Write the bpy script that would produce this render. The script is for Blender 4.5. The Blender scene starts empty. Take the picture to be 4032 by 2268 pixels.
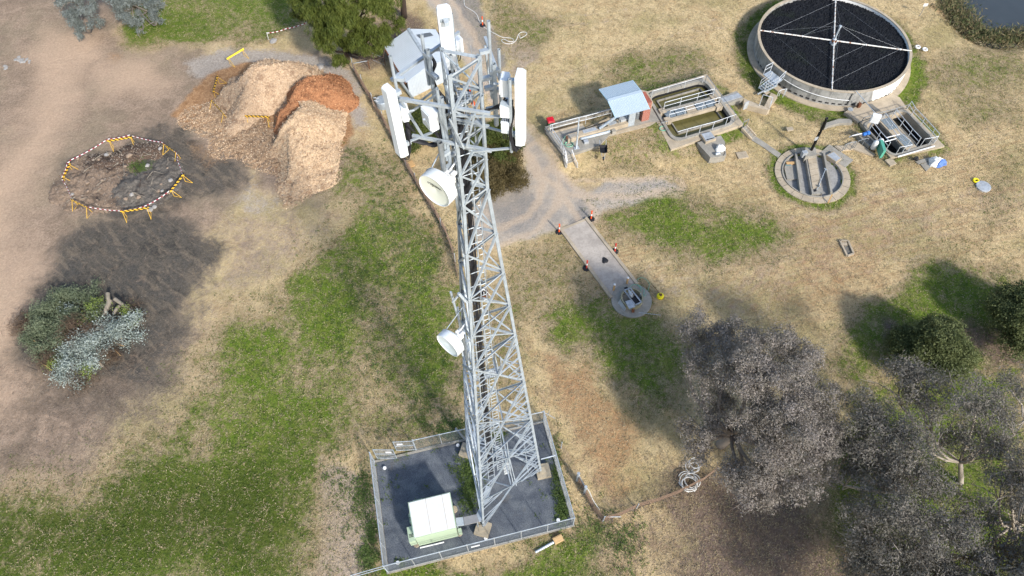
import bpy, math, random
import numpy as np
from mathutils import Vector, Matrix
random.seed(7); np.random.seed(7)
R_ = math.radians
scene = bpy.context.scene
# ---------------------------------------------------------------- camera
F_PX, PITCH, ROLL, CAM_H = 2767.0, 1.0056, -0.0309, 48.0
_fw = np.array([0, math.cos(PITCH), -math.sin(PITCH)]); _up = np.array([0, math.sin(PITCH), math.cos(PITCH)]); _ri = np.array([1.0, 0, 0])
_r = math.cos(ROLL)*_ri + math.sin(ROLL)*_up
_u = -math.sin(ROLL)*_ri + math.cos(ROLL)*_up
cam_d = bpy.data.cameras.new("camera"); cam = bpy.data.objects.new("camera", cam_d)
scene.collection.objects.link(cam)
cam.matrix_world = Matrix(((_r[0], _u[0], -_fw[0], 0), (_r[1], _u[1], -_fw[1], 0), (_r[2], _u[2], -_fw[2], CAM_H), (0, 0, 0, 1)))
cam_d.sensor_width = 36.0; cam_d.lens = F_PX/4032*36.0; cam_d.clip_start = 0.5; cam_d.clip_end = 3000
scene.camera = cam
# ---------------------------------------------------------------- light
SUN_EL = R_(35.0); SUN_AZ = math.atan2(0.55, -0.835)
world = bpy.data.worlds.new("World"); scene.world = world; world.use_nodes = True
_nt = world.node_tree; _bg = _nt.nodes["Background"]
_sky = _nt.nodes.new("ShaderNodeTexSky"); _sky.sky_type = 'NISHITA'; _sky.sun_disc = False
_sky.sun_elevation = SUN_EL; _sky.sun_rotation = SUN_AZ; _sky.dust_density = 1.5
_nt.links.new(_sky.outputs[0], _bg.inputs[0]); _bg.inputs[1].default_value = 0.15
sun_d = bpy.data.lights.new("sun", 'SUN'); sun_d.energy = 3.0; sun_d.angle = R_(4.5); sun_d.color = (1.0, 0.97, 0.93)
sun = bpy.data.objects.new("sun", sun_d); scene.collection.objects.link(sun)
_sv = Vector((math.sin(SUN_AZ)*math.cos(SUN_EL), math.cos(SUN_AZ)*math.cos(SUN_EL), math.sin(SUN_EL)))
sun.rotation_euler = (-_sv).to_track_quat('-Z', 'Y').to_euler(); sun.location = (20, -20, 60)
scene.view_settings.view_transform = 'Standard'; scene.view_settings.look = 'None'
scene.view_settings.exposure = 0.80; scene.view_settings.gamma = 1.0
# ---------------------------------------------------------------- pixel -> place
def P(x, y, z=0.0):
    d = (x-2016)/F_PX*_r - (y-1134)/F_PX*_u + _fw
    t = (z-CAM_H)/d[2]
    return np.array([t*d[0], t*d[1], z])
def V(x, y, z=0.0): return P(x*1.565217, y*1.565217, z)
_K = 640/2576
def Zc(ox, oy, x, y, z=0.0): return P(ox+x*_K, oy+y*_K, z)
def vlerp(a, b, t): return np.asarray(a)*(1-t)+np.asarray(b)*t
def unit(v):
    v = np.asarray(v, float); n = np.linalg.norm(v); return v/n if n > 1e-9 else v
# ---------------------------------------------------------------- mesh helpers
ORG = {}
class MB:
    def __init__(s): s.v = []; s.f = []; s.n = 0
    def add(s, vs, fs):
        b = s.n
        s.v.extend([tuple(float(c) for c in p) for p in vs]); s.n += len(vs)
        s.f.extend([tuple(i+b for i in f) for f in fs])
    def frame(s, c, ax, ay, az):
        c, ax, ay, az = (np.asarray(q, float) for q in (c, ax, ay, az))
        vs = [c+sx*ax+sy*ay+sz*az for sz in (-1, 1) for sx, sy in ((-1, -1), (1, -1), (1, 1), (-1, 1))]
        s.add(vs, [(0, 3, 2, 1), (4, 5, 6, 7), (0, 1, 5, 4), (1, 2, 6, 5), (2, 3, 7, 6), (3, 0, 4, 7)])
    def box(s, c, size, rz=0.0):
        ca, sa = math.cos(rz), math.sin(rz)
        s.frame(c, (ca*size[0]/2, sa*size[0]/2, 0), (-sa*size[1]/2, ca*size[1]/2, 0), (0, 0, size[2]/2))
    def beam(s, p, q, w, h=None, up=(0, 0, 1)):
        p = np.asarray(p, float); q = np.asarray(q, float); h = w if h is None else h
        d = unit(q-p); x = np.cross(d, np.asarray(up, float))
        if np.linalg.norm(x) < 1e-3: x = np.cross(d, (1.0, 0.1, 0))
        x = unit(x); y = np.cross(x, d)
        s.frame((p+q)/2, x*w/2, y*h/2, (q-p)/2)
    def angle(s, p, q, w, t, d1, d2):
        # an angle-section member: two thin flanges along unit vectors d1 and d2 from the line p-q
        p = np.asarray(p, float); q = np.asarray(q, float); d1 = unit(d1); d2 = unit(d2)
        s.frame((p+q)/2+d1*w/2, d1*w/2, d2*t/2, (q-p)/2)
        s.frame((p+q)/2+d2*(w/2+t/2), d2*(w/2-t/2), d1*t/2, (q-p)/2)
    def tube(s, p, q, r, n=8, r2=None, cap=True):
        s.path([p, q], [r, r if r2 is None else r2], n, cap)
    def path(s, pts, r, n=6, cap=True, closed=False):
        pts = [np.asarray(p, float) for p in pts]; m = len(pts)
        if not hasattr(r, '__len__'): r = [r]*m
        up = np.array([0.0, 0, 1]); vs = []; prev = None
        for i, p in enumerate(pts):
            a = pts[max(i-1, 0)] if not closed else pts[i-1]
            b = pts[min(i+1, m-1)] if not closed else pts[(i+1) % m]
            d = unit(b-a)
            x = np.cross(d, up) if prev is None else prev-d*np.dot(prev, d)
            if np.linalg.norm(x) < 1e-3: x = np.cross(d, (1.0, 0.13, 0))
            x = unit(x); prev = x; y = np.cross(d, x)
            for k in range(n):
                a_ = 2*math.pi*k/n; vs.append(p+r[i]*(math.cos(a_)*x+math.sin(a_)*y))
        fs = []
        for i in range(m-1 if not closed else m):
            j = (i+1) % m
            for k in range(n): fs.append((i*n+k, i*n+(k+1) % n, j*n+(k+1) % n, j*n+k))
        if cap and not closed:
            fs.append(tuple(range(n-1, -1, -1))); fs.append(tuple((m-1)*n+k for k in range(n)))
        s.add(vs, fs)
    def prism(s, poly, z0, z1, bottom=False):
        n = len(poly); vs = [(p[0], p[1], z0) for p in poly]+[(p[0], p[1], z1) for p in poly]
        a = sum(poly[i][0]*poly[(i+1) % n][1]-poly[(i+1) % n][0]*poly[i][1] for i in range(n))
        if a < 0: vs = vs[:n][::-1]+vs[n:][::-1]
        fs = [tuple(range(n, 2*n))]+[(i, (i+1) % n, n+(i+1) % n, n+i) for i in range(n)]
        if bottom: fs.append(tuple(range(n-1, -1, -1)))
        s.add(vs, fs)
    def ringwall(s, outer, inner, z0, z1):
        # closed wall between two loops of equal length
        n = len(outer); vs = []
        for z in (z0, z1): vs += [(p[0], p[1], z) for p in outer]+[(p[0], p[1], z) for p in inner]
        fs = []
        for i in range(n):
            j = (i+1) % n
            fs += [(i, j, 2*n+j, 2*n+i), (n+j, n+i, 3*n+i, 3*n+j), (2*n+i, 2*n+j, 3*n+j, 3*n+i), (j, i, n+i, n+j)]
        s.add(vs, fs)
    def lathe(s, c, prof, n=24, axis=None, cap0=False, cap1=False):
        # prof: (radius, along-axis) pairs
        c = np.asarray(c, float); z = np.array([0, 0, 1.0]) if axis is None else unit(axis)
        x = np.cross(z, (0.0, 0, 1)); x = np.array([1.0, 0, 0]) if np.linalg.norm(x) < 1e-3 else unit(x)
        y = np.cross(z, x); vs = []
        for r, h in prof:
            for k in range(n):
                a = 2*math.pi*k/n; vs.append(c+z*h+r*(math.cos(a)*x+math.sin(a)*y))
        fs = []
        for i in range(len(prof)-1):
            for k in range(n): fs.append((i*n+k, i*n+(k+1) % n, (i+1)*n+(k+1) % n, (i+1)*n+k))
        if cap0: fs.append(tuple(range(n-1, -1, -1)))
        if cap1: fs.append(tuple((len(prof)-1)*n+k for k in range(n)))
        s.add(vs, fs)
    def quad(s, a, b, c, d): s.add([a, b, c, d], [(0, 1, 2, 3)])
    def poly(s, pts): s.add(pts, [tuple(range(len(pts)))])
def circle(c, r, n=48, a0=0.0, a1=2*math.pi, full=True):
    return [(c[0]+r*math.cos(a0+(a1-a0)*i/(n if full else n-1)), c[1]+r*math.sin(a0+(a1-a0)*i/(n if full else n-1))) for i in range(n)]
def fillet(poly, r, n=5):
    out = []; m = len(poly)
    for i in range(m):
        p, a, b = (np.asarray(q[:2], float) for q in (poly[i], poly[i-1], poly[(i+1) % m]))
        da, db = unit(a-p), unit(b-p); p0 = p+da*r; p1 = p+db*r
        for k in range(n+1):
            t = k/n; out.append(tuple((1-t)**2*p0+2*t*(1-t)*p+t*t*p1))
    return out
def offset_poly(poly, d):
    # moves every edge of a convex loop outwards by d
    c = np.mean([p[:2] for p in poly], axis=0); m = len(poly); out = []
    for i in range(m):
        p, a, b = (np.asarray(q[:2], float) for q in (poly[i], poly[i-1], poly[(i+1) % m]))
        e1, e2 = unit(p-a), unit(b-p)
        n1 = np.array([e1[1], -e1[0]]); n2 = np.array([e2[1], -e2[0]])
        if np.dot(n1, p-c) < 0: n1, n2 = -n1, -n2
        nn = unit(n1+n2); out.append(tuple(p+nn*d/max(0.3, np.dot(nn, n1))))
    return out
COL = scene.collection
def origin_of(o):
    return np.array([0.0, 0, 0]) if o is None else ORG[o.name]
def mesh_from(name, v, f, smooth=False):
    me = bpy.data.meshes.new(name)
    me.from_pydata(v, [], f); me.update()
    if smooth: me.polygons.foreach_set("use_smooth", [True]*len(me.polygons))
    return me
def obj(name, mb, mat, parent=None, smooth=False, local=False):
    # one mesh object; vertices are given in world space unless local=True (relative to the parent's origin)
    vs = np.array(mb.v, float)
    if parent is None:
        org = np.array([(vs[:, 0].min()+vs[:, 0].max())/2, (vs[:, 1].min()+vs[:, 1].max())/2, vs[:, 2].min()]) if not local else np.zeros(3)
        loc = org
    else:
        org = origin_of(parent); loc = np.zeros(3)
        if local: vs = vs+org
    me = mesh_from(name, (vs-org).tolist(), mb.f, smooth)
    me.materials.append(mat)
    o = bpy.data.objects.new(name, me); COL.objects.link(o); o.location = loc
    if parent is not None: o.parent = parent
    ORG[o.name] = org
    return o
def tag(o, label=None, cat=None, group=None, kind=None):
    if label: o["label"] = label
    if cat: o["category"] = cat
    if group: o["group"] = group
    if kind: o["kind"] = kind
    return o
def thing(name, loc, label, cat, group=None, rz=0.0):
    o = bpy.data.objects.new(name, None); COL.objects.link(o); o.location = [float(c) for c in loc]
    o.rotation_euler = (0, 0, rz); o.empty_display_size = 0.3
    ORG[o.name] = np.array(loc, float)
    return tag(o, label, cat, group)
def copy_tree(o, parent=None):
    c = o.copy(); COL.objects.link(c)
    if parent is not None: c.parent = parent
    for ch in [q for q in COL.objects if q.parent == o]: copy_tree(ch, c)
    return c
def fast_mesh(name, verts, nper, mat, smooth=False):
    # verts (N*nper, 3): N separate faces of nper corners
    verts = np.asarray(verts, np.float32); n = len(verts)//nper
    me = bpy.data.meshes.new(name); me.vertices.add(len(verts)); me.vertices.foreach_set("co", verts.ravel())
    me.loops.add(len(verts)); me.loops.foreach_set("vertex_index", np.arange(len(verts), dtype=np.int32))
    me.polygons.add(n); me.polygons.foreach_set("loop_start", np.arange(0, len(verts), nper, dtype=np.int32))
    me.polygons.foreach_set("loop_total", np.full(n, nper, dtype=np.int32))
    me.update(calc_edges=True); me.materials.append(mat)
    return me
# ---------------------------------------------------------------- materials
def srgb(r, g, b):
    f = lambda c: (c/255/12.92) if c/255 <= 0.04045 else ((c/255+0.055)/1.055)**2.4
    return (f(r), f(g), f(b), 1.0)
class NT:
    def __init__(s, name, rough=0.8, metal=0.0, spec=0.3):
        s.m = bpy.data.materials.new(name); s.m.use_nodes = True; s.t = s.m.node_tree
        s.b = s.t.nodes["Principled BSDF"]; s.b.inputs["Roughness"].default_value = rough
        s.b.inputs["Metallic"].default_value = metal; s.b.inputs["Specular IOR Level"].default_value = spec
        s.pos = s.n("ShaderNodeNewGeometry").outputs["Position"]; s._obj = None
    def n(s, t): return s.t.nodes.new(t)
    def l(s, a, b): s.t.links.new(a, b)
    def objco(s):
        if s._obj is None: s._obj = s.n("ShaderNodeTexCoord").outputs["Object"]
        return s._obj
    def noise(s, scale, detail=4, rough=0.6, co=None, dist=0.0, out="Fac"):
        x = s.n("ShaderNodeTexNoise"); s.l(co if co is not None else s.pos, x.inputs["Vector"])
        x.inputs["Scale"].default_value = scale; x.inputs["Detail"].default_value = detail; x.inputs["Roughness"].default_value = rough
        x.inputs["Distortion"].default_value = dist
        return x.outputs[out]
    def scaled(s, sc, rz=0.0, co=None):
        src = co if co is not None else s.pos
        if rz:
            r = s.n("ShaderNodeMapping"); r.inputs["Rotation"].default_value = (0, 0, rz); s.l(src, r.inputs["Vector"]); src = r.outputs[0]
        x = s.n("ShaderNodeMapping"); x.inputs["Scale"].default_value = sc
        s.l(src, x.inputs["Vector"]); return x.outputs[0]
    def ramp(s, fac, stops, interp='LINEAR'):
        x = s.n("ShaderNodeValToRGB"); e = x.color_ramp; e.interpolation = interp
        while len(e.elements) < len(stops): e.elements.new(0.5)
        for el, (p, c) in zip(e.elements, stops): el.position = p; el.color = c
        s.l(fac, x.inputs[0]); return x.outputs[0]
    def val(s, fac, a, b, lo=0.0, hi=1.0, smooth=True):
        x = s.n("ShaderNodeMapRange"); x.interpolation_type = 'SMOOTHSTEP' if smooth else 'LINEAR'
        s.l(fac, x.inputs[0]); x.inputs[1].default_value = a; x.inputs[2].default_value = b
        x.inputs[3].default_value = lo; x.inputs[4].default_value = hi; return x.outputs[0]
    def math(s, op, a, b=None, c=None):
        x = s.n("ShaderNodeMath"); x.operation = op
        for i, q in enumerate((a, b, c)):
            if q is None: continue
            if isinstance(q, (int, float)): x.inputs[i].default_value = q
            else: s.l(q, x.inputs[i])
        return x.outputs[0]
    def mix(s, fac, a, b, blend='MIX'):
        x = s.n("ShaderNodeMix"); x.data_type = 'RGBA'; x.blend_type = blend
        for q, i in ((fac, 0), (a, 6), (b, 7)):
            if isinstance(q, (int, float)): x.inputs[i].default_value = q
            elif isinstance(q, tuple): x.inputs[i].default_value = q
            else: s.l(q, x.inputs[i])
        return x.outputs[2]
    def attr(s, name):
        x = s.n("ShaderNodeAttribute"); x.attribute_name = name; return x.outputs["Fac"]
    def island(s): return s.n("ShaderNodeNewGeometry").outputs["Random Per Island"]
    def color(s, c):
        if isinstance(c, tuple): s.b.inputs["Base Color"].default_value = c
        else: s.l(c, s.b.inputs["Base Color"])
    def bump(s, h, strength=0.3, dist=0.05):
        x = s.n("ShaderNodeBump"); x.inputs["Strength"].default_value = strength; x.inputs["Distance"].default_value = dist
        s.l(h, x.inputs["Height"]); s.l(x.outputs[0], s.b.inputs["Normal"])
def g1(v): return (v, v, v, 1.0)
def tinted(c, k): return (c[0]*k, c[1]*k, c[2]*k, 1.0)
def simple(name, c, rough=0.6, metal=0.0, var=0.25, scale=3.0, bump=0.0, spec=0.3, fine=25.0):
    m = NT(name, rough, metal, spec)
    f = m.noise(scale, 5, 0.65); g = m.noise(fine, 3)
    col = m.mix(f, tinted(c, 1-var), tinted(c, 1+var))
    col = m.mix(m.math('MULTIPLY', g, var*0.8), col, tinted(c, 0.45))
    m.color(col)
    if bump: m.bump(g, bump, 0.02)
    return m.m
def concrete(name, c, stain=0.5, streaks=False):
    m = NT(name, 0.85, 0, 0.2)
    a = m.noise(0.9, 6, 0.7); b = m.noise(6, 5, 0.7); d = m.noise(40, 2)
    col = m.mix(m.val(a, 0.35, 0.7), tinted(c, 1.12), tinted(c, 0.78))
    col = m.mix(m.math('MULTIPLY', m.val(b, 0.45, 0.75), stain), col, tinted(c, 0.5))
    if streaks:
        s_ = m.noise(1.0, 4, 0.7, co=m.scaled((3.5, 3.5, 0.25)))
        col = m.mix(m.math('MULTIPLY', m.val(s_, 0.45, 0.7), 0.55), col, tinted(c, 0.42))
    col = m.mix(m.math('MULTIPLY', d, 0.25), col, tinted(c, 0.6))
    m.color(col); m.bump(b, 0.25, 0.03); return m.m
def galv(name, c=(0.50, 0.53, 0.56), rough=0.5):
    m = NT(name, rough, 0.25, 0.4)
    a = m.noise(2.2, 5, 0.7); b = m.noise(14, 4)
    c = (c[0], c[1], c[2], 1)
    col = m.mix(m.val(a, 0.3, 0.7), tinted(c, 0.80), tinted(c, 1.16)); col = m.mix(m.math('MULTIPLY', m.val(b, 0.5, 0.7), 0.4), col, tinted(c, 0.7))
    m.color(col); return m.m
M = {}
M['steel'] = galv('galvanised_steel', (0.345, 0.39, 0.42))
M['steel_pale'] = galv('bright_galvanised_steel', (0.40, 0.445, 0.475))
M['steel_dark'] = galv('weathered_steel', (0.22, 0.24, 0.25))
M['rail'] = galv('handrail_steel', (0.40, 0.42, 0.43))
M['handrail'] = galv('pale_handrail_steel', (0.58, 0.60, 0.61))
M['mesh'] = galv('fence_mesh_steel', (0.26, 0.28, 0.29))
M['white'] = simple('white_fibreglass', (0.70, 0.73, 0.735, 1), 0.4, 0, 0.05, 2, fine=9)
M['cream'] = simple('cream_radome', (0.72, 0.74, 0.63, 1), 0.45, 0, 0.05, 2)
M['white_paint'] = simple('white_paint', (0.68, 0.68, 0.665, 1), 0.5, 0, 0.1)
M['roof_white'] = simple('dirty_white_panel', (0.66, 0.665, 0.64, 1), 0.6, 0, 0.14, 1.3)
M['sage'] = simple('sage_green_panel', (0.38, 0.47, 0.33, 1), 0.55, 0, 0.08, 1.0)
M['black'] = simple('black_rubber', (0.018, 0.018, 0.02, 1), 0.6, 0, 0.4)
M['cable'] = simple('black_cable_jacket', (0.022, 0.022, 0.026, 1), 0.5, 0, 0.4)
M['conc'] = concrete('aged_concrete', srgb(150, 145, 134))
M['conc_warm'] = concrete('warm_concrete', srgb(172, 158, 136), 0.35)
M['conc_dark'] = concrete('stained_concrete', srgb(112, 110, 104), 0.6)
M['conc_wall'] = concrete('streaked_concrete', srgb(150, 148, 142), 0.35, True)
M['conc_black'] = concrete('wet_black_concrete', srgb(38, 40, 40), 0.5)
M['conc_footing'] = concrete('stained_footing_concrete', srgb(168, 156, 134), 0.4)
M['orange'] = simple('orange_plastic', srgb(222, 88, 40), 0.45, 0, 0.1)
M['redp'] = simple('faded_red_plastic', srgb(190, 62, 48), 0.5, 0, 0.1)
M['yellow'] = simple('yellow_paint', srgb(225, 178, 62), 0.5, 0, 0.12)
M['rust'] = simple('rusty_metal', srgb(104, 66, 44), 0.85, 0, 0.4, 3, 0.3)
M['wood'] = simple('pale_timber', srgb(188, 152, 104), 0.7, 0, 0.2, 6)
M['deadwood'] = simple('grey_dead_wood', srgb(138, 128, 112), 0.85, 0, 0.35, 5)
M['bark'] = simple('dark_bark', srgb(72, 60, 52), 0.9, 0, 0.45, 6, 0.5)
M['gumbark'] = simple('grey_gum_bark', srgb(140, 128, 116), 0.8, 0, 0.4, 3, 0.3)
# ---------------------------------------------------------------- site layout shared by the ground and the structures
T = 0.8                                    # level of the inlet works and settling tank above the paddock
def crop(ox, oy, pts, z=0.0): return [Zc(ox, oy, x, y, z)[:2] for x, y in pts]
TANK1_PAD = crop(2480, 260, [(190, 432), (1215, 130), (1800, 922), (650, 1330)], T)
TANK1_IN = crop(2480, 260, [(300, 462), (1180, 222), (1655, 885), (715, 1172)], T+0.15)
TANK2_PAD = crop(3240, 360, [(590, 485), (1330, 255), (1935, 870), (1075, 1050)], 0.3)
TANK2_IN = crop(3240, 360, [(650, 535), (1285, 300), (1770, 800), (1105, 1015)], 0.3)
FILT_H = 1.55; FILT_C = np.array([0.7055, 1.2351])*(CAM_H-FILT_H); FILT_R = 0.15915*(CAM_H-FILT_H)
DIG_C = Zc(3000, 480, 795, 845)[:2]; DIG_R = np.linalg.norm(Zc(3000, 480, 200, 770)[:2]-Zc(3000, 480, 1390, 870)[:2])/2
_w = lambda x, y, z=0.0: P(2300+x*0.15181, 1040+y*0.15181, z)
WELL_PAD = _w(1225, 945)[:2]; WELL_PAD_R = np.linalg.norm(_w(700, 945)[:2]-_w(1750, 945)[:2])/2
WELL_C = _w(1243, 862, 0.55)[:2]; WELL_R = np.linalg.norm(_w(953, 862, 0.55)[:2]-_w(1535, 862, 0.55)[:2])/2
def vp(*pts): return [V(x, y)[:2] for x, y in pts]
POND = vp((2390, -60), (2384, 0), (2404, 40), (2430, 72), (2470, 98), (2520, 108), (2570, 104), (2640, 100), (2800, 60), (2800, -60))
COMPOUND = vp((943, 1163), (1367, 1062), (1441, 1322), (977, 1440))
# ---------------------------------------------------------------- ground
def sdist(px, py, poly):
    # signed distance to a polygon, positive inside
    poly = np.asarray(poly, float); n = len(poly); d2 = np.full(px.shape, 1e18); ins = np.zeros(px.shape, bool)
    for i in range(n):
        ax, ay = poly[i]; bx, by = poly[(i+1) % n]; ex, ey = bx-ax, by-ay
        wx, wy = px-ax, py-ay; t = np.clip((wx*ex+wy*ey)/(ex*ex+ey*ey+1e-12), 0, 1)
        d2 = np.minimum(d2, (wx-ex*t)**2+(wy-ey*t)**2)
        c1 = ay <= py; c2 = by > py; cr = ex*(py-ay)-ey*(px-ax)
        ins ^= (c1 & c2 & (cr > 0)) | (~c1 & ~c2 & (cr < 0))
    d = np.sqrt(d2); return np.where(ins, d, -d)
def sline(px, py, pts):
    pts = np.asarray(pts, float); d2 = np.full(px.shape, 1e18)
    for i in range(len(pts)-1):
        ax, ay = pts[i]; ex, ey = pts[i+1]-pts[i]; wx, wy = px-ax, py-ay
        t = np.clip((wx*ex+wy*ey)/(ex*ex+ey*ey+1e-12), 0, 1); d2 = np.minimum(d2, (wx-ex*t)**2+(wy-ey*t)**2)
    return np.sqrt(d2)
def sm(d, w): t = np.clip(d/w*0.5+0.5, 0, 1); return t*t*(3-2*t)
def vnoise(x, y, scale, seed):
    rs = np.random.RandomState(seed); G_ = rs.rand(256, 256)
    u, v = x/scale+1000.3, y/scale+1000.7; i, j = np.floor(u).astype(int), np.floor(v).astype(int); fu, fv = u-i, v-j
    fu, fv = fu*fu*(3-2*fu), fv*fv*(3-2*fv); g = lambda a, b: G_[a % 256, b % 256]
    return (g(i, j)*(1-fu)+g(i+1, j)*fu)*(1-fv)+(g(i, j+1)*(1-fu)+g(i+1, j+1)*fu)*fv
def fbm(x, y, scale, seed, o=4):
    a, t, s_ = 1.0, 0, 0
    for k in range(o): t = t+a*vnoise(x, y, scale/2**k, seed+k); s_ += a; a *= 0.55
    return t/s_
TERRACE = [Zc(2100, 300, 230, 900, T)[:2], Zc(2100, 300, 1250, 560, T)[:2], Zc(2480, 260, 150, 420, T)[:2], Zc(2480, 260, 1215, 100, T)[:2], Zc(2480, 260, 1500, 430, T)[:2],
           Zc(2480, 260, 1760, 900, T)[:2], Zc(2480, 260, 640, 1345, T)[:2], Zc(2100, 300, 1500, 1100, T)[:2], Zc(2100, 300, 1100, 1100, T)[:2], Zc(2100, 300, 620, 1240, T)[:2], Zc(2100, 300, 500, 1270, T)[:2]]
_ax = 0.24
def _grow(a, step, n, k): 
    o = []; 
    for i in range(n): step *= k; a += step; o.append(a)
    return o
_xs = np.arange(-62, 62.01, _ax); _ys = np.arange(3, 82.01, _ax)
_gx = np.array([-q for q in _grow(62, 0.5, 14, 1.6)][::-1]+list(_xs)+_grow(62, 0.5, 14, 1.6))
_gy = np.array([-q for q in _grow(-3, 0.5, 14, 1.6)][::-1]+list(_ys)+_grow(82, 0.5, 14, 1.6))
GX, GY = np.meshgrid(_gx, _gy); GX = GX.ravel(); GY = GY.ravel()
def masks(x, y):
    m = {}
    wx = x+(fbm(x, y, 6, 11)-0.5)*7; wy = y+(fbm(x, y, 6, 31)-0.5)*7
    wx2 = x+(fbm(x, y, 2, 51)-0.5)*1.3; wy2 = y+(fbm(x, y, 2, 71)-0.5)*1.3
    S = lambda *p, w=1.6: sm(sdist(wx, wy, vp(*p)), w)
    S2 = lambda *p, w=0.7: sm(sdist(wx2, wy2, vp(*p)), w)
    # bare pinkish earth on the left
    dirt = S((-400, -60), (330, -60), (315, 90), (350, 130), (480, 135), (620, 140), (760, 130), (850, 160), (905, 210), (930, 330), (880, 480), (790, 520), (700, 480), (640, 420), (560, 560), (500, 800), (470, 990), (300, 1100), (240, 1190), (0, 1240), (-500, 1300), w=3)
    dirt = np.maximum(dirt, .5*S((480, 440), (640, 490), (760, 480), (800, 560), (720, 700), (660, 780), (520, 850), (450, 900), (520, 760), (560, 620), w=3))
    m['dirt'] = dirt
    m['track'] = np.maximum(S((140, 60), (250, 100), (235, 200), (140, 330), (90, 520), (70, 760), (40, 960), (-100, 1150), (-400, 900), (-300, 500), (-20, 420), (90, 250), w=4), 0.9*S((240, 160), (380, 150), (420, 200), (330, 260), (230, 260), w=3))
    burnt = np.maximum(S((85, 720), (150, 640), (230, 570), (330, 540), (440, 520), (530, 560), (575, 600), (545, 680), (512, 720), (520, 770), (480, 800), (460, 870), (450, 970), (400, 1030), (300, 1000), (150, 960), (40, 900), (50, 800), w=2.4),
                       S((350, 340), (470, 335), (600, 400), (610, 440), (520, 480), (470, 510), (330, 560), (160, 520), (160, 420), (230, 370), w=2.2)*0.8)
    burnt = np.maximum(burnt, 0.6*S((30, 1000), (200, 930), (420, 1000), (330, 1090), (160, 1120), w=3))
    burnt = np.maximum(burnt, .28*S((-20, 1000), (60, 880), (430, 860), (480, 980), (400, 1120), (160, 1220), (-20, 1200), w=4))
    m['burnt'] = np.maximum(burnt, 0.75*S2((490, 790), (520, 770), (470, 690), (490, 590), (560, 590), (575, 640), (515, 720), w=1.2))
    ash = np.maximum(S2((455, 165), (560, 120), (700, 125), (820, 150), (900, 190), (930, 330), (890, 310), (870, 220), (770, 210), (690, 170), (600, 165), (500, 200), w=1.5), 0.6*S((620, 420), (720, 470), (700, 520), (560, 480), w=2))
    m['ash'] = ash
    patch = fbm(x, y, 4.5, 91, 3); strip = fbm(x*0.8+y*0.45, y*0.5-x*0.2, 3.2, 97, 3)
    g = S((312, -60), (750, -60), (775, 40), (760, 70), (690, 100), (560, 112), (440, 128), (335, 130), (318, 70), w=1.4)*np.clip(.35+.75*patch,0,1)
    main = S((1010, 400), (960, 380), (880, 340), (850, 520), (760, 610), (720, 720), (690, 790), (600, 830), (520, 860), (470, 960), (420, 1060), (350, 1110), (260, 1190), (60, 1250), (-500, 1300), (-500, 1600), (860, 1600), (830, 1449), (800, 1380), (830, 1240), (900, 1180), (935, 1130), (1150, 1090), (1170, 900), (1150, 700), (1135, 610), (1090, 560), (1060, 470), w=2.2)
    g = np.maximum(g, main*np.clip(0.26+1.5*(0.5*patch+0.5*strip-0.30), 0.1, 1.0))
    g = np.maximum(g, np.clip(.46+.85*(.5*strip+.5*patch),0,1)*S((-400, 1240), (250, 1230), (470, 1060), (700, 1120), (760, 1250), (800, 1380), (830, 1600), (-400, 1600), w=4))
    g = np.maximum(g, 0.9*S((960, 1460), (1430, 1345), (1480, 1300), (1530, 1320), (1560, 1380), (1560, 1600), (860, 1600), w=1.2)*np.clip(0.45+patch, 0, 1))
    R1 = S((1478, 540), (1560, 520), (1700, 500), (1800, 530), (1950, 575), (1930, 620), (1860, 655), (1790, 680), (1700, 690), (1650, 640), (1560, 590), w=3)*np.clip(0.12+1.35*fbm(x, y, 3.0, 94, 4), 0, 1)
    R1 = np.maximum(R1, S((1400, 770), (1480, 715), (1580, 730), (1600, 790), (1700, 830), (1760, 900), (1780, 1000), (1690, 1030), (1580, 960), (1520, 880), (1440, 820), w=3.2)*np.clip(0.34+0.8*patch, 0, 1))
    for p, a in (([(1120, 760), (1180, 760), (1310, 620), (1440, 590), (1500, 700), (1400, 760), (1330, 800), (1330, 1050), (1200, 1050)], .42), ([(1610, 150), (1760, 120), (1800, 190), (1640, 240), (1560, 270), (1500, 300), (1480, 270)], .62), ([(2280, 140), (2420, 110), (2600, 130), (2600, 330), (2440, 340), (2400, 260)], .50),
                 ([(1240, 0), (1170, -20), (1280, 130), (1330, 140), (1390, 80), (1290, 40)], .55), ([(2060, 880), (2190, 780), (2330, 700), (2560, 650), (2600, 900), (2440, 960), (2300, 1000), (2200, 960), (2150, 1060)], .8),
                 ([(2130, 1000), (2260, 930), (2600, 930), (2650, 1500), (2200, 1500), (2120, 1300), (2090, 1060)], .95), ([(2080, 1250), (2200, 1200), (2250, 1500), (2120, 1500), (2060, 1400)], .9), ([(1460, 330), (1560, 330), (1680, 350), (1760, 400), (1640, 440), (1480, 430)], .45),
                 ([(2480, 400), (2600, 420), (2500, 640), (2380, 700), (2330, 640)], .3)):
        R1 = np.maximum(R1, a*S(*p, w=2.2)*np.clip(0.45+1.1*patch, 0, 1))
    g = np.maximum(g, R1)
    # rank grass hugging the concrete
    for poly, ww, zz in ((TANK1_PAD, 1.1, .75), (TANK2_PAD, 1.0, .7), (circle(DIG_C, DIG_R, 40), .6, .9), (circle(FILT_C, FILT_R+1.3, 48), 1.0, .9), (circle(WELL_PAD, WELL_PAD_R, 24), .5, .6)):
        d = sdist(wx2, wy2, poly); g = np.maximum(g, zz*sm(ww+d, .8)*np.clip(0.45+0.9*fbm(x, y, 3.0, 7, 3), 0, 1))
    m['green'] = g
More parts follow.
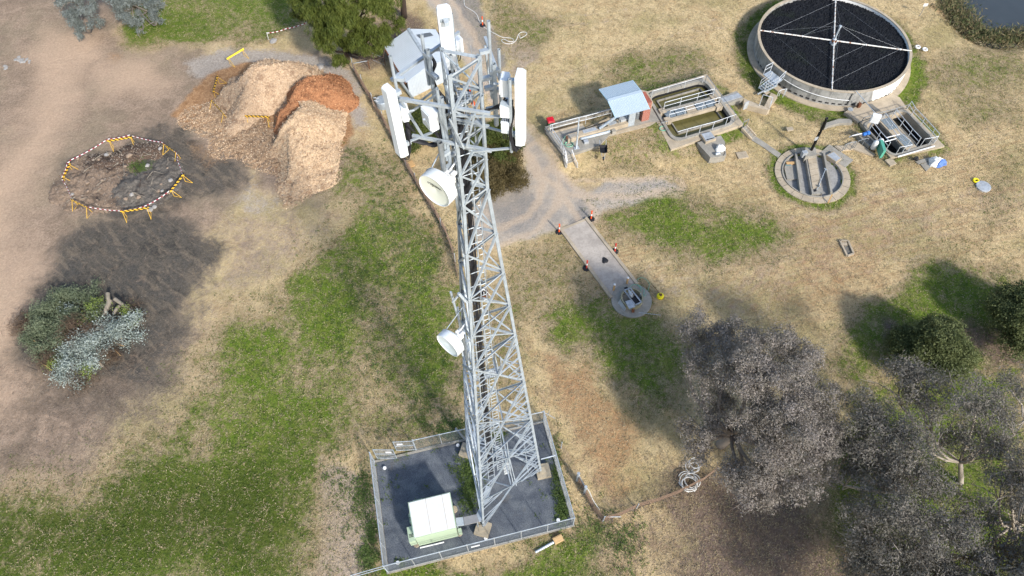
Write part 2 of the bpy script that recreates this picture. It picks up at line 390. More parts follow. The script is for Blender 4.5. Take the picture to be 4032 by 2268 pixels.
    m['lush'] = np.maximum(np.maximum(S((1430, 560), (1560, 520), (1940, 580), (1800, 690), (1700, 690), w=3)*0.0, S((-400, 1300), (400, 1180), (720, 1150), (790, 1500), (-400, 1500), w=5)*1.0), S((420, 60), (740, 20), (760, 60), (560, 110), (350, 120), w=3)*0.2)  # lower left: dense dark grass, with the corner vignette painted into its green
    for p in ([(1850, 110), (1880, 60), (1910, 20), (1890, 140), (1930, 220), (1900, 230)], [(1790, 270), (1830, 300), (1880, 400), (1850, 400)]): m['lush'] = np.maximum(m['lush'], S2(*p, w=1.0))
    m['brown'] = np.maximum.reduce([0.62*S((980, 440), (1060, 470), (1140, 600), (1170, 760), (1120, 900), (1000, 850), (960, 700), (930, 560), w=3.0), 0.8*S((1340, 850), (1480, 860), (1560, 960), (1680, 1060), (1700, 1240), (1530, 1290), (1450, 1180), (1390, 1020), w=2.5), 0.55*S((1960, 560), (2240, 540), (2440, 560), (2300, 680), (2160, 760), (2000, 800), (1860, 760), w=3.5), 0.6*S((240, 140), (330, 140), (310, 170), (270, 165), w=1), 0.55*S((460, 370), (540, 340), (570, 400), (500, 420), w=1.5),
                                 0.7*S((2340, 0), (2380, 50), (2440, 100), (2500, 118), (2600, 118), (2600, 98), (2500, 100), (2440, 70), (2400, 0), w=0.8), 0.5*S((1160, 470), (1250, 480), (1230, 530), (1150, 560), w=1.5)])
    road = np.maximum.reduce([S2((1050, -60), (1135, -60), (1200, 110), (1262, 250), (1335, 325), (1372, 390), (1425, 445), (1475, 492), (1512, 535), (1440, 572), (1412, 568), (1340, 598), (1250, 612), (1195, 604), (1150, 570), (1180, 545), (1210, 490), (1290, 455), (1335, 440), (1316, 360), (1262, 290), (1180, 180), (1110, 70), w=.9), S2((1470, 490), (1560, 452), (1650, 445), (1705, 478), (1610, 502), (1530, 527), (1490, 540), w=1.0)])
    m['road'] = road
    m['gravel'] = np.maximum.reduce([S2((1120, -60), (1190, -60), (1215, 40), (1250, 100), (1275, 160), (1270, 190), (1230, 170), (1180, 90), w=1.0), 0.7*S((1230, 460), (1330, 480), (1380, 560), (1300, 600), (1200, 590), (1170, 540), w=2.5), 0.75*S((1395, 515), (1430, 505), (1480, 530), (1470, 560), (1415, 565), w=0.8), 0.45*S((1350, 380), (1420, 450), (1460, 500), (1400, 500), w=1.5), 0.5*S((1180, -40), (1230, 30), (1260, 130), (1240, 130), (1190, 30), w=1)])
    m['chips'] = np.maximum(S2((435, 285), (520, 190), (560, 175), (600, 160), (700, 160), (760, 210), (880, 210), (885, 330), (830, 440), (760, 480), (700, 440), (690, 400), (560, 350), w=0.9), 0)
    m['litter'] = np.maximum.reduce([.42*S((-20, 1020), (60, 900), (430, 880), (470, 980), (390, 1110), (160, 1210), (-20, 1200), w=4), .55*S((1520, 1320), (1700, 1260), (1800, 1220), (1800, 1600), (1540, 1600), w=3), S((1770, 1230), (1900, 1180), (2060, 1260), (2080, 1360), (2200, 1449), (2200, 1600), (1580, 1600), (1680, 1440), (1700, 1330), w=3), 0.45*S((2080, 1000), (2280, 960), (2700, 1000), (2700, 1600), (2100, 1600), w=3)*np.clip(fbm(x, y, 3, 5, 3)*1.5-0.1, 0, 1), S((2430, 830), (2520, 920), (2600, 930), (2600, 880), (2480, 810), w=1.2), S((860, 150), (1000, 0), (1070, 0), (1100, 80), (1010, 120), (950, 200), w=1.8)*.9, S((2210, 840), (2240, 820), (2300, 900), (2300, 960), (2230, 930), w=1)])
    m['pale'] = np.maximum.reduce([0.9*S((790, 1290), (850, 1210), (930, 1200), (975, 1440), (960, 1600), (830, 1600), w=1.6), 0.5*S((480, 460), (640, 500), (760, 480), (800, 560), (720, 700), (660, 780), (520, 830), (470, 790), (530, 700), (590, 610), w=3), 0.65*S((1560, 530), (1640, 560), (1700, 600), (1650, 600), (1590, 560), w=1)*np.clip(3*fbm(x, y, 1.0, 3, 3)-1.15, 0, 1), 0.8*S((1590, 875), (1625, 870), (1640, 890), (1610, 895), w=.5), 0.75*S((1250, 100), (1330, 110), (1350, 150), (1290, 180), (1250, 160), w=1.2), .7*S((1750, 170), (1790, 200), (1830, 270), (1790, 250), w=1)])
    for pts, a_, w_ in (([(1385, 930), (1430, 1090), (1500, 1230), (1580, 1280)], .5, .35), ([(1420, 930), (1470, 1080), (1560, 1220)], .45, .35), ([(1360, 900), (1390, 1050), (1460, 1230)], .45, .35), ([(735, 960), (745, 1040), (735, 1110)], .6, .5), ([(700, 930), (690, 1010), (640, 1110)], .4, .5), ([(1390, 900), (1440, 1080), (1520, 1220)], .45, .6), ([(1330, 880), (1400, 1120), (1500, 1290)], .4, .6), ([(560, 830), (470, 1010), (390, 1150)], .4, .7), ([(350, 880), (420, 1010), (470, 1120)], .4, .5), ([(320, 890), (380, 1010), (430, 1130)], .4, .5)):
        m['pale'] = np.maximum(m['pale'], a_*sm(w_-sline(wx2, wy2, vp(*pts)), .8))
    m['ruts'] = np.zeros(len(x))
    for k in range(9):
        o_ = k*17+(k*37 % 11); d_ = sline(wx2, wy2, vp((1640+k*40, 690+o_), (1960, 585+o_*.9), (2240, 505+o_*.95), (2620, 405+o_))); m['brown'] = np.maximum(m['brown'], (.58 if k % 3 else .7)*sm(.30-d_, .45)*np.clip(.2+1.2*patch, 0, 1)); m['pale'] = np.maximum(m['pale'], .5*sm(.35-np.abs(d_-.8), .4)*np.clip(.2+1.2*patch, 0, 1))
    for pts in ([(1230, 80), (1600, 30), (1850, 90)], [(1330, 230), (1500, 170), (1800, 60)], [(1480, 640), (1640, 760), (1900, 760)], [(2060, 560), (2330, 480), (2600, 260)]):
        d_ = sline(wx2, wy2, vp(*pts)); m['pale'] = np.maximum(m['pale'], .5*sm(.3-np.abs(d_-.75), .4)*np.clip(.3+patch, 0, 1))
    for pts in ([(1085, -60), (1150, 60), (1225, 190), (1298, 300), (1350, 370), (1392, 440), (1440, 500), (1470, 540)], [(1350, 380), (1385, 450), (1375, 510), (1330, 560), (1260, 592), (1190, 596)], [(1395, 440), (1440, 478), (1530, 478), (1620, 468), (1690, 468)]):
        d_ = sline(wx2, wy2, vp(*pts)); m['ruts'] = np.maximum(m['ruts'], np.exp(-((d_-.85)/.45)**2)); m['gravel'] = np.maximum(m['gravel'], .5*sm(.42-d_, .5))
    # mown / wheel lines in the straw
    sx = S((1340, 560), (2600, 300), (2600, 700), (2300, 760), (2100, 800), (1950, 800), (1900, 690), (1700, 740), (1500, 720), w=5)
    m['lines'] = sx
    return m
_ins = (GX > -63) & (GX < 63) & (GY > 2) & (GY < 83)
MASK = masks(GX, GY)
def height(x, y, carve=True):
    h = (fbm(x, y, 7, 201, 3)-0.5)*0.10+(fbm(x, y, 1.3, 221, 2)-0.5)*0.05
    d = sdist(x, y, TERRACE)
    near = np.minimum.reduce([sline(x, y, [Zc(2100, 300, 190, 870)[:2], Zc(2100, 300, 510, 1449)[:2]])])
    h = h+T*sm(d+0.35, 1.6)*sm(sdist(x, y, TERRACE)+2.0, 1.6)
    h = h+0.25*sm(sdist(x, y, TANK2_PAD)-0.1, 1.2)-0.25*sm(sdist(x, y, vp((185, 440), (250, 390), (420, 380), (440, 440), (330, 510), (210, 500))), 2.0)
    h = h-.22*sm(FILT_R+3.0-np.hypot(x-FILT_C[0], y-FILT_C[1]), 2.5)
    h = np.where(sdist(x, y, COMPOUND) > -0.3, np.minimum(h, -0.02), h)
    if carve:
        for poly, dep, off in ((TANK1_IN, -3, 0.12), (TANK2_IN, -3, 0.12), (circle(WELL_C, WELL_R, 24), -2, -0.1), (circle(DIG_C, DIG_R*0.78, 36), -1.6, -0.1)):
            h = np.where(sdist(x, y, poly) > -off, dep, h)
        h = h-1.3*sm(sdist(x, y, POND)+0.2, 1.6)
    return h
GZ = height(GX, GY)
_nx, _ny = len(_gx), len(_gy)
_idx = np.arange(_nx*_ny).reshape(_ny, _nx)
_fq = np.stack([_idx[:-1, :-1], _idx[:-1, 1:], _idx[1:, 1:], _idx[1:, :-1]], -1).reshape(-1, 4)
gm = bpy.data.meshes.new("ground"); gm.vertices.add(len(GX)); gm.vertices.foreach_set("co", np.stack([GX, GY, GZ], 1).astype(np.float32).ravel())
gm.loops.add(_fq.size); gm.loops.foreach_set("vertex_index", _fq.ravel().astype(np.int32))
gm.polygons.add(len(_fq)); gm.polygons.foreach_set("loop_start", np.arange(0, _fq.size, 4, dtype=np.int32)); gm.polygons.foreach_set("loop_total", np.full(len(_fq), 4, dtype=np.int32))
gm.update(calc_edges=True); gm.polygons.foreach_set("use_smooth", [True]*len(_fq))
for k_, a_ in MASK.items():
    at = gm.attributes.new("m_"+k_, 'FLOAT', 'POINT'); at.data.foreach_set("value", a_.astype(np.float32))
def ground_material():
    m = NT('paddock_ground', 0.95, 0, 0.08)
    n_big = m.noise(0.16, 5, 0.65); n_pat = m.noise(0.55, 6, 0.7, dist=0.6); n_mid = m.noise(1.5, 5, 0.7, dist=0.8); n_fine = m.noise(4.6, 4, 0.75); n_gr = m.noise(9, 3, 0.85)
    n_fib = m.noise(1.0, 5, 0.8, co=m.scaled((6, 2.6, 3), R_(33)), dist=2.0)
    mul = lambda x, y: m.math('MULTIPLY', x, y); add = lambda x, y: m.math('ADD', x, y)
    edge = add(add(mul(n_pat, .34), mul(n_mid, .33)), mul(n_fine, .33))                     # ragged, many-sized noise round 0.5
    tuft = m.val(add(mul(n_gr, .30), add(mul(n_fib, .40), mul(n_fine, .30))), .385, .615)
    def amount(name, lo=.30, hi=.74, amp=2.3):
        mk = m.attr('m_'+name)
        return mul(m.val(m.math('MULTIPLY_ADD', m.math('SUBTRACT', edge, .5), amp, mk), lo, hi), m.val(mk, .02, .16))
    def two(a, b, c=None, d=None, sel=None):
        q = m.mix(tuft, a, b); return q if c is None else m.mix(m.val(n_mid if sel is None else sel, .36, .64), q, m.mix(tuft, c, d))
    straw = two(srgb(166, 145, 106), srgb(208, 186, 142), srgb(178, 154, 114), srgb(216, 193, 150))
    straw = m.mix(mul(m.val(n_pat, .46, .68), .8), straw, two(srgb(150, 124, 90), srgb(190, 162, 120)))
    straw = m.mix(mul(m.val(n_big, .46, .64), .75), straw, two(srgb(128, 118, 78), srgb(176, 162, 114)))
    col = straw
    ln = m.noise(1.0, 4, 0.65, co=m.scaled((0.25, 2.8, 1), R_(-14)), dist=.9)
    col = m.mix(mul(mul(m.val(ln, .44, .62), m.attr('m_lines')), .5), col, two(srgb(126, 98, 72), srgb(168, 132, 96)))
    col = m.mix(amount('pale'), col, two(srgb(146, 130, 112), srgb(186, 168, 146)))
    dirt = two(srgb(132, 112, 94), srgb(176, 154, 132), srgb(110, 95, 80), srgb(152, 132, 112), n_pat); dirt = m.mix(mul(m.val(n_mid, .54, .70), .55), dirt, two(srgb(104, 92, 80), srgb(138, 122, 106))); dirt = m.mix(mul(m.val(n_big, .45, .62), .5), dirt, two(srgb(124, 112, 92), srgb(150, 136, 112)))
    col = m.mix(amount('dirt', .1, .9, 1.5), col, dirt)
    col = m.mix(mul(amount('track', .05, 1.0, .9), .9), col, two(srgb(172, 146, 122), srgb(196, 169, 142)))
    col = m.mix(amount('ash', .25, .8), col, two(srgb(140, 129, 117), srgb(184, 172, 157)))
    burn_c = two(srgb(60, 58, 54), srgb(92, 88, 82), srgb(76, 71, 63), srgb(112, 103, 91), n_pat)
    burn_c = m.mix(mul(m.val(n_pat, .50, .64), .75), burn_c, two(srgb(44, 43, 42), srgb(72, 70, 66))); burn_c = m.mix(mul(m.val(n_mid, .55, .70), .5), burn_c, two(srgb(116, 98, 82), srgb(140, 122, 104)))
    b_s = m.noise(1.0, 4, .65, co=m.scaled((.5, 1.9, 1), R_(40)), dist=.6); burn_c = m.mix(mul(m.val(b_s, .48, .66), .6), burn_c, two(srgb(108, 96, 82), srgb(136, 122, 104)))
    col = m.mix(amount('burnt', .06, .85, 2.4), col, burn_c)
    col = m.mix(mul(amount('brown', .3, .95), .9), col, two(srgb(136, 98, 66), srgb(184, 140, 100), srgb(128, 102, 74), srgb(172, 138, 102)))
    gl = two(srgb(80, 94, 33), srgb(126, 140, 56), srgb(66, 87, 26), srgb(108, 131, 44)); gl = m.mix(mul(m.val(n_pat, .5, .68), .8), gl, two(srgb(98, 100, 48), srgb(140, 138, 80)))
    gl = m.mix(mul(m.attr('m_lush'), .85), gl, two(srgb(44, 55, 19), srgb(76, 86, 34)))  # dark green of rank grass, also the painted vignette at lower left
    ga = amount('green', .34, .80, 2.8)
    col = m.mix(mul(m.val(m.attr('m_green'), .05, .5), .85), col, two(srgb(124, 108, 84), srgb(178, 160, 130), srgb(108, 90, 66), srgb(154, 132, 100)))
    col = m.mix(ga, col, gl)
    col = m.mix(mul(mul(m.val(n_fine, .58, .72), m.val(m.attr('m_green'), .1, .6)), .55), col, two(srgb(120, 100, 74), srgb(166, 144, 112)))
    col = m.mix(amount('litter', .2, .9), col, two(srgb(88, 74, 64), srgb(134, 116, 104), srgb(96, 82, 66), srgb(142, 122, 104)))
    rut = m.attr('m_ruts')
    col = m.mix(amount('road', .2, .8, 1.2), col, two(srgb(168, 153, 135), srgb(194, 179, 160), srgb(150, 143, 133), srgb(178, 168, 154), n_pat))
    col = m.mix(mul(amount('gravel', .2, .9, 1.3), .85), col, two(srgb(112, 108, 104), srgb(148, 142, 134)))
    col = m.mix(mul(m.val(m.math('MULTIPLY_ADD', m.math('SUBTRACT', edge, .5), 1.6, rut), .25, 1.0), .6), col, two(srgb(182, 158, 132), srgb(204, 182, 156)))
    col = m.mix(amount('chips', .3, .75, 1.6), col, two(srgb(136, 100, 70), srgb(194, 156, 116), srgb(118, 86, 60), srgb(172, 132, 94)))
    col = m.mix(mul(m.val(n_gr, .54, .74), .42), col, m.mix(.6, col, (.02, .017, .012, 1)))
    col = m.mix(mul(m.val(m.noise(7.5, 2, .5), .70, .78), .35), col, srgb(214, 200, 170))
    m.color(col)
    m.bump(add(mul(n_gr, .6), add(n_fib, mul(n_mid, .8))), .75, .12)
    return m.m
ground_mat = ground_material(); gm.materials.append(ground_mat)
ground = bpy.data.objects.new("ground", gm); COL.objects.link(ground); ORG["ground"] = np.zeros(3); tag(ground, kind="structure")
def gz(x, y): return float(height(np.array([x]), np.array([y]), False)[0])
# ---------------------------------------------------------------- lattice tower
FEET = [np.array([-2.4697, 11.51]), np.array([1.70, 15.2556]), np.array([-3.54, 16.867])]
TG = sum(FEET)/3; TB_DIR = unit(FEET[1]-TG); TDIR = [np.array([math.cos(R_(a)), math.sin(R_(a))]) for a in (-108.0, 12.5, 132.0)]
ZTOP = 36.0
def t_axis(z): return TG+TB_DIR*0.2*z/36
def t_rad(z): return max(0.65, 3.2-0.0828*z)
def leg_at(i, z): return np.array([*(t_axis(z)+TDIR[i % 3]*t_rad(z)), z])
def t_polar(az, d, z): return np.array([*(t_axis(z)+d*np.array([math.cos(R_(az)), math.sin(R_(az))])), z])
tower = thing('lattice_tower', (*TG, 0), 'tall three-legged galvanised steel lattice tower standing in the fenced gravel compound', 'tower')
for i in range(3):
    mb = MB(); d1 = unit(np.append(FEET[(i+1) % 3]-FEET[i], 0)); d2 = unit(np.append(FEET[(i+2) % 3]-FEET[i], 0))
    for za, zb, w in ((0.35, 10.25, .16), (10.25, 20.7, .145), (20.7, 30.8, .13), (30.8, ZTOP, .12)):
        mb.angle(leg_at(i, za), leg_at(i, zb), w, .02, d1, d2)
    obj('leg', mb, M['steel'], tower)
ZL = [0.4, 5.0, 10.25, 15.6, 20.7, 23.3, 25.8, 28.4, 30.8, 32.2, 33.5, 34.8, 35.9]
def xpoint(i, za, zb):
    a0, b1, b0, a1 = leg_at(i, za), leg_at(i+1, zb), leg_at(i+1, za), leg_at(i, zb)
    w0 = np.linalg.norm(b0-a0); w1 = np.linalg.norm(a1-b1); return vlerp(a0, b1, w0/(w0+w1))
for k in range(len(ZL)-1):
    za, zb = ZL[k], ZL[k+1]; w = 0.08 if k < 4 else (0.07 if k < 8 else 0.055)
    nodes = []
    for i in range(3):
        nrm = np.append(TDIR[i]+TDIR[(i+1) % 3], 0)
        off = unit(nrm)*0.03
        for p, q, s_ in ((leg_at(i, za), leg_at(i+1, zb), 1), (leg_at(i+1, za), leg_at(i, zb), -1)):
            mb = MB(); d = unit(q-p); mb.angle(p+off*s_+d*.05, q+off*s_-d*.05, w, .015, np.cross(d, unit(nrm)), -unit(nrm)); obj('diagonal_brace', mb, M['steel'], tower)
        nodes.append(xpoint(i, za, zb))
        if k >= 4 or k in (1, 2, 3):
            mb = MB(); p, q = leg_at(i, zb), leg_at(i+1, zb); mb.angle(p, q, w*.95, .015, (0, 0, 1), -unit(nrm)); obj('horizontal_brace', mb, M['steel_pale' if k % 2 else 'steel'], tower)
        if k < 4:
            X = nodes[-1]
            for li, zz in ((i, za), (i+1, za), (i, zb), (i+1, zb)):
                L0 = leg_at(li, zz); prev = None
                for t in (0.36, 0.68):
                    dp = vlerp(L0, X, t); lp = leg_at(li, dp[2])
                    mb = MB(); mb.beam(dp, lp, .042, .03); obj('secondary_brace', mb, M['steel_pale'], tower)
                    lp0 = leg_at(li, vlerp(L0, X, t*0.5 if prev is None else prev)[2])
                    mb = MB(); mb.beam(dp, leg_at(li, zz+(dp[2]-zz)*0.45 if prev is None else vlerp(L0, X, prev)[2]), .040, .03); obj('redundant_brace', mb, M['steel_pale'], tower)
                    prev = t
    if k < 4:
        for i in range(3):
            mb = MB(); mb.beam(nodes[i], nodes[(i+1) % 3], .075, .06); obj('plan_brace', mb, M['steel'], tower)
            mb = MB(); q = leg_at(i+1, nodes[i][2]); mb.beam(nodes[i], vlerp(nodes[i], q, 0.97), .07, .06); obj('plan_brace', mb, M['steel_pale'], tower)
# feeder cables and the ladders inside the face nearest the shelter
C0 = P(1936, 1895, 0.6)[:2]-TG
def lad(z, off=0.0, side=0.0):
    s_ = t_rad(z)/3.2; s_ = max(s_, 0.22)
    r = np.append(t_axis(z)+C0*s_, z); d = unit(np.append(C0, 0)) if np.linalg.norm(C0) > .05 else np.array([1.0, 0, 0]); t = np.array([0.93, 0.37, 0]); n_ = np.array([-0.37, 0.93, 0])
    return r+t*side+n_*off
zs_ = np.linspace(2.2, 34.6, 24)
mb = MB()
for s_ in np.linspace(-.13, .13, 7): mb.path([lad(z, .03*math.sin(z*3+s_*40), s_) for z in zs_], .021, 5)
mb.path([lad(z, .05, 0.0) for z in zs_], .05, 6)
feed = obj('feeder_cables', mb, M['cable'], tower)
mb = MB()
for s_ in (-.21, .21): mb.path([lad(z, -.02, s_) for z in np.linspace(0.3, 35, 20)], .028, 5)
for z in np.arange(1.0, 35, 0.9): mb.tube(lad(z, -.03, -.21), lad(z, -.03, .21), .018, 5)
obj('cable_ladder', mb, M['steel_pale'], tower)
mb = MB()
for s_ in (.42, .78): mb.path([lad(z, .1, s_*max(.6, t_rad(z)/3.2+.25)) for z in np.linspace(2.0, 35, 20)], .025, 5)
for z in np.arange(2.2, 35, 0.4): k_ = max(.6, t_rad(z)/3.2+.25); mb.tube(lad(z, .1, .42*k_), lad(z, .1, .78*k_), .013, 4)
obj('climbing_ladder', mb, M['steel_pale'], tower)
mb = MB(); mb.path([lad(z, .3, 1.0*max(.6, t_rad(z)/3.2+.25)) for z in np.linspace(0.2, 36, 20)], .008, 4); obj('safety_wire', mb, M['rail'], tower)
grating = NT('expanded_metal', 0.5, 0.3, 0.4)
_w1 = grating.n("ShaderNodeTexChecker"); _w1.inputs["Scale"].default_value = 16; grating.l(grating.scaled((1, 1, 1), R_(38)), _w1.inputs["Vector"])
grating.color(grating.mix(_w1.outputs["Fac"], (0.62, 0.65, 0.67, 1), (0.20, 0.22, 0.22, 1))); M['grating'] = grating.m
mb = MB(); pts = [Zc(1480, 300, *q, 34.55) for q in ((1275, 215), (1500, 250), (1530, 360), (1320, 500))]; mb.prism(pts, 34.52, 34.56, True); obj('work_platform', mb, M['grating'], tower)
mb = MB(); pts = [Zc(1740, 1400, *q, 17.6) for q in ((650, 270), (940, 190), (935, 320), (690, 370))]; mb.prism(pts, 17.56, 17.6, True); rp = obj('rest_platform', mb, M['grating'], tower)
mb = MB()
for a, b in ((0, 1), (1, 2)): mb.beam(pts[a]+[0, 0, .06], pts[b]+[0, 0, .06], .08)
mb.tube(pts[1], pts[1]+[0, 0, 1.1], .03); mb.tube(Zc(1740, 1400, 890, 210, 17.6), Zc(1740, 1400, 840, 0, 18.6), .03); obj('platform_rail', mb, M['steel_pale'], rp)
# mesh anti-climb panel low on the tower
mb = MB(); q = [Zc(1740, 1740, 955, 345, 2.2), Zc(1740, 1740, 1055, 320, 2.2), Zc(1740, 1740, 1090, 490, 1.1), Zc(1740, 1740, 995, 520, 1.1)]; mb.quad(*q); mb.quad(*[p+[0, 0, -.02] for p in q[::-1]]); obj('climb_guard', mb, M['grating'], tower)
mb = MB()
for (x0, y0, z0), (x1, y1, z1) in (((1000, 140, 3.0), (1140, 690, 0.3)), ((1040, 140, 3.0), (1180, 690, .3)), ((1030, 0, 4.2), (1090, 480, 1.2)), ((1300, 0, 4.0), (1370, 490, 1.0)), ((985, 135, 2.9), (1540, 260, 3.0))): mb.tube(Zc(1740, 1740, x0, y0, z0), Zc(1740, 1740, x1, y1, z1), .035, 6)
obj('hanger_rod', mb, M['steel_pale'], tower)
# head frame: three long beams at each of two levels
ZU, ZW = 34.8, 33.5
s_px = lambda x, y, z: P(x, y, z)
for z, ends in ((ZU, [((1808, 127), (1540, 316)), ((1910, 147), (2003, 410)), ((1575, 390), (1930, 447))]), (ZW, [((1624, 534), (1936, 594))])):
    for (x0, y0), (x1, y1) in ends:
        mb = MB(); mb.beam(P(x0, y0, z), P(x1, y1, z), .085, .085); obj('headframe_beam', mb, M['steel_pale'], tower)
for (a, b) in ((t_polar(-70, 0.9, ZW), t_polar(-25, 1.75, ZW)), (t_polar(172, .6, ZW), t_polar(195, 1.7, ZW)), (t_polar(104, .5, ZW+1.0), t_polar(104, 1.15, ZW+1.0)), (t_polar(20, .5, ZW), t_polar(-10, 1.5, ZW)), (t_polar(150, .5, ZW), t_polar(120, 1.1, ZW)),
               (P(1575, 391, ZU), P(1667, 540, ZW)), (P(1700, 520, ZW), P(1670, 470, ZU)), (P(1870, 450, ZU), P(1836, 580, ZW)), (P(1771, 470, ZU), P(1826, 585, ZW)), (P(1577, 320, ZU), P(1640, 410, ZW)), (P(1910, 180, ZU+.3), P(1935, 380, ZW)),
               (P(1640, 410, ZW+.5), P(1722, 345, ZU)), (P(1600, 452, ZW+.4), P(1720, 372, ZU)), (P(1775, 455, ZU-.3), P(1985, 460, ZU-.3)), (P(1785, 468, ZW+.6), P(1926, 496, ZW+.6)), (P(1785, 480, ZW+.3), P(1920, 500, ZW+.3))):
    mb = MB(); mb.beam(a, b, .06, .05); obj('headframe_strut', mb, M['steel'], tower)
for (x, y), zt, ln, r in (((1660, 135), 36.0, 1.7, .055), ((1684, 195), 35.6, 2.3, .075), ((1536, 220), 35.9, 2.1, .055), ((1923, 82), 36.9, 2.5, .055), ((1943, 250), 35.6, 2.2, .085), ((1964, 194), 36.0, 1.9, .05), ((2007, 311), 36.0, 2.6, .055),
                          ((1721, 350), 35.3, 2.7, .055), ((1738, 383), 35.0, 3.2, .08), ((1896, 376), 35.2, 3.1, .06), ((1776, 54), 36.3, 2.4, .06), ((1774, 216), 35.6, 2.2, .05), ((1732, 560), 33.6, 1.6, .1), ((1789, 693), 31.9, 1.6, .085), ((1824, 1318), 22.6, 2.3, .085)):
    r *= .82; p = P(x, y, zt); mb = MB(); mb.lathe(p-[0, 0, ln], [(r, 0), (r, ln), (r*.8, ln), (r*.8, ln-.15)], 10, cap0=True, cap1=True); pipe = obj('mounting_pipe', mb, M['steel_dark' if r > .08 else 'steel'], tower)
    for h in (.35, .7): mb = MB(); c = p-[0, 0, ln*h]; a = np.append(t_axis(c[2]), c[2]); mb.beam(c, c+unit(a-c)*min(.28, np.linalg.norm(a-c)), .12, .1); obj('clamp', mb, M['steel_pale'], pipe)
for (a, b, r) in ((P(1775, 1150, 25.6), P(1818, 1300, 21.6), .05), (P(1783, 1190, 25.2), P(1803, 1165, 25.6), .05), (P(1806, 1155, 26.3), P(1834, 1187, 25.7), .06), (P(1803, 1210, 24.0), P(1822, 1400, 21.0), .04)):
    mb = MB(); mb.tube(a, b, r, 8); obj('standoff_arm', mb, M['steel_pale'], tower)
# ---------------------------------------------------------------- antennas
def frame_az(az): return np.array([math.cos(R_(az)), math.sin(R_(az)), 0]), np.array([-math.sin(R_(az)), math.cos(R_(az)), 0])
def panel_antenna(az, d, z0, z1, label, face=None):
    n, t = frame_az(az if face is None else face); c = t_polar(az, d, z0); th = thing('panel_antenna', c, label, 'antenna', 'panel antennas on the tower head')
    w, dp = .185, .12
    sec = [(-w, -dp), (w, -dp), (w, .02), (w*.72, dp), (-w*.72, dp), (-w, .02)]
    mb = MB(); H = z1-z0; lo = [c+t*a+n*b for a, b in sec]; m_ = len(sec)
    up_ = [p+[0, 0, H-.03] for p in lo]; tp = [c+t*a*.9+n*b*.9+np.array([0, 0, H]) for a, b in sec]
    mb.add(lo+up_+tp, [tuple(range(m_))[::-1]]+[(i, (i+1) % m_, m_+(i+1) % m_, m_+i) for i in range(m_)]+[(m_+i, m_+(i+1) % m_, 2*m_+(i+1) % m_, 2*m_+i) for i in range(m_)]+[tuple(range(2*m_, 3*m_))])
    obj('radome', mb, M['white'], th)
    for h in (.25, H-.3):
        mb = MB(); mb.beam(c-n*.1+[0, 0, h], c-n*.34+[0, 0, h], .12, .12); mb.beam(c-n*.12-t*.14+[0, 0, h], c-n*.12+t*.14+[0, 0, h], .06, .1); obj('bracket', mb, M['steel_pale'], th)
    mb = MB()
    for q in np.linspace(-.14, .14, 6): mb.path([c+t*q, c+t*q-[0, 0, .14], c+t*q-n*.12-[0, 0, .2+.1*abs(q)], c+t*q*.6-n*.28+[0, 0, .1], c-n*.3+t*q*.5+[0, 0, .6]], .018, 5)
    obj('jumper_cable', mb, M['cable'], th)
    return th
panel_antenna(197, 1.85, 33.2, 35.6, 'long white panel antenna on the left arm of the tower head, nearest the sandy mulch', 218)
panel_antenna(104, 1.2, 34.3, 36.7, 'white panel antenna standing highest on the tower head, in front of the gravel road')
panel_antenna(-25, 1.8, 33.75, 36.15, 'tall white panel antenna on the right arm of the tower head, above the dark shrubs', -12)
def dish(az, d, z, label, mat, writing=False):
    n, t = frame_az(az); f = t_polar(az, d, z); th = thing('dish_antenna', f-n*.4-[0, 0, .6], label, 'dish antenna', 'drum dish antennas on the tower')
    r = .58
    mb = MB(); mb.lathe(f, [(r*.99, -.34), (r, -.32), (r, -.02), (r*.985, 0.0), (r*.95, 0.0), (r*.95, -.03)], 40, n); obj('shroud', mb, M['white'], th, True)
    mb = MB(); mb.lathe(f-n*.035, [(r*.95, 0), (r*.6, -.012), (r*.3, -.03), (.001, -.06)], 40, n); rad = obj('radome', mb, mat, th, True)
    mb = MB(); mb.lathe(f-n*.34, [(r*1.03, .03), (r*1.03, -.01), (r*.8, -.11), (r*.4, -.2), (.12, -.24), (.12, -.32)], 32, n, cap1=True); obj('reflector', mb, M['white'], th, True)
    mb = MB(); b = f-n*.72; mb.frame(b, n*.12, t*.11, (0, 0, .2)); mb.frame(b+t*.18+[0, 0, .22], n*.09, t*.05, (0, 0, .05)); mb.frame(b-[0, 0, .24], n*.1, t*.12, (0, 0, .045)); mb.tube(b+t*.05+[0, 0, .3], b-n*.35+[0, 0, .34], .03); mb.tube(b-t*.2, b+t*.2, .04); obj('mount', mb, M['white_paint'], th)
    mb = MB(); mb.tube(f-n*.35+t*(-.4)+[0, 0, .3], t_polar(az-40, .62, z+.8), .02); obj('stay_rod', mb, M['steel'], th)
    if writing:
        cu = bpy.data.curves.new('lettering', 'FONT'); cu.body = 'CommScope'; cu.size = .17; cu.align_x = 'CENTER'; cu.extrude = .002
        to = bpy.data.objects.new('lettering', cu); COL.objects.link(to); bpy.context.view_layer.update()
        me = bpy.data.meshes.new_from_object(to.evaluated_get(bpy.context.evaluated_depsgraph_get())); COL.objects.unlink(to); bpy.data.objects.remove(to)
        mx = Matrix((tuple(t*-1), (0, 0, -1), tuple(n))).transposed().to_4x4() if False else Matrix(((-t[0], 0, n[0], 0), (-t[1], 0, n[1], 0), (0, -1, 0, 0), (0, 0, 0, 1)))
        me.transform(mx); pos = f-n*.05+np.array([0, 0, .24])-ORG[rad.name]
        me.transform(Matrix.Translation([float(q) for q in pos])); me.materials.append(M['black'])
        lo = bpy.data.objects.new('lettering', me); COL.objects.link(lo); lo.parent = rad; ORG[lo.name] = ORG[rad.name]
    return th
dish(232, 1.5, 32.25, 'larger looking cream-faced drum dish with dark lettering, just below the tower head', M['cream'], True)
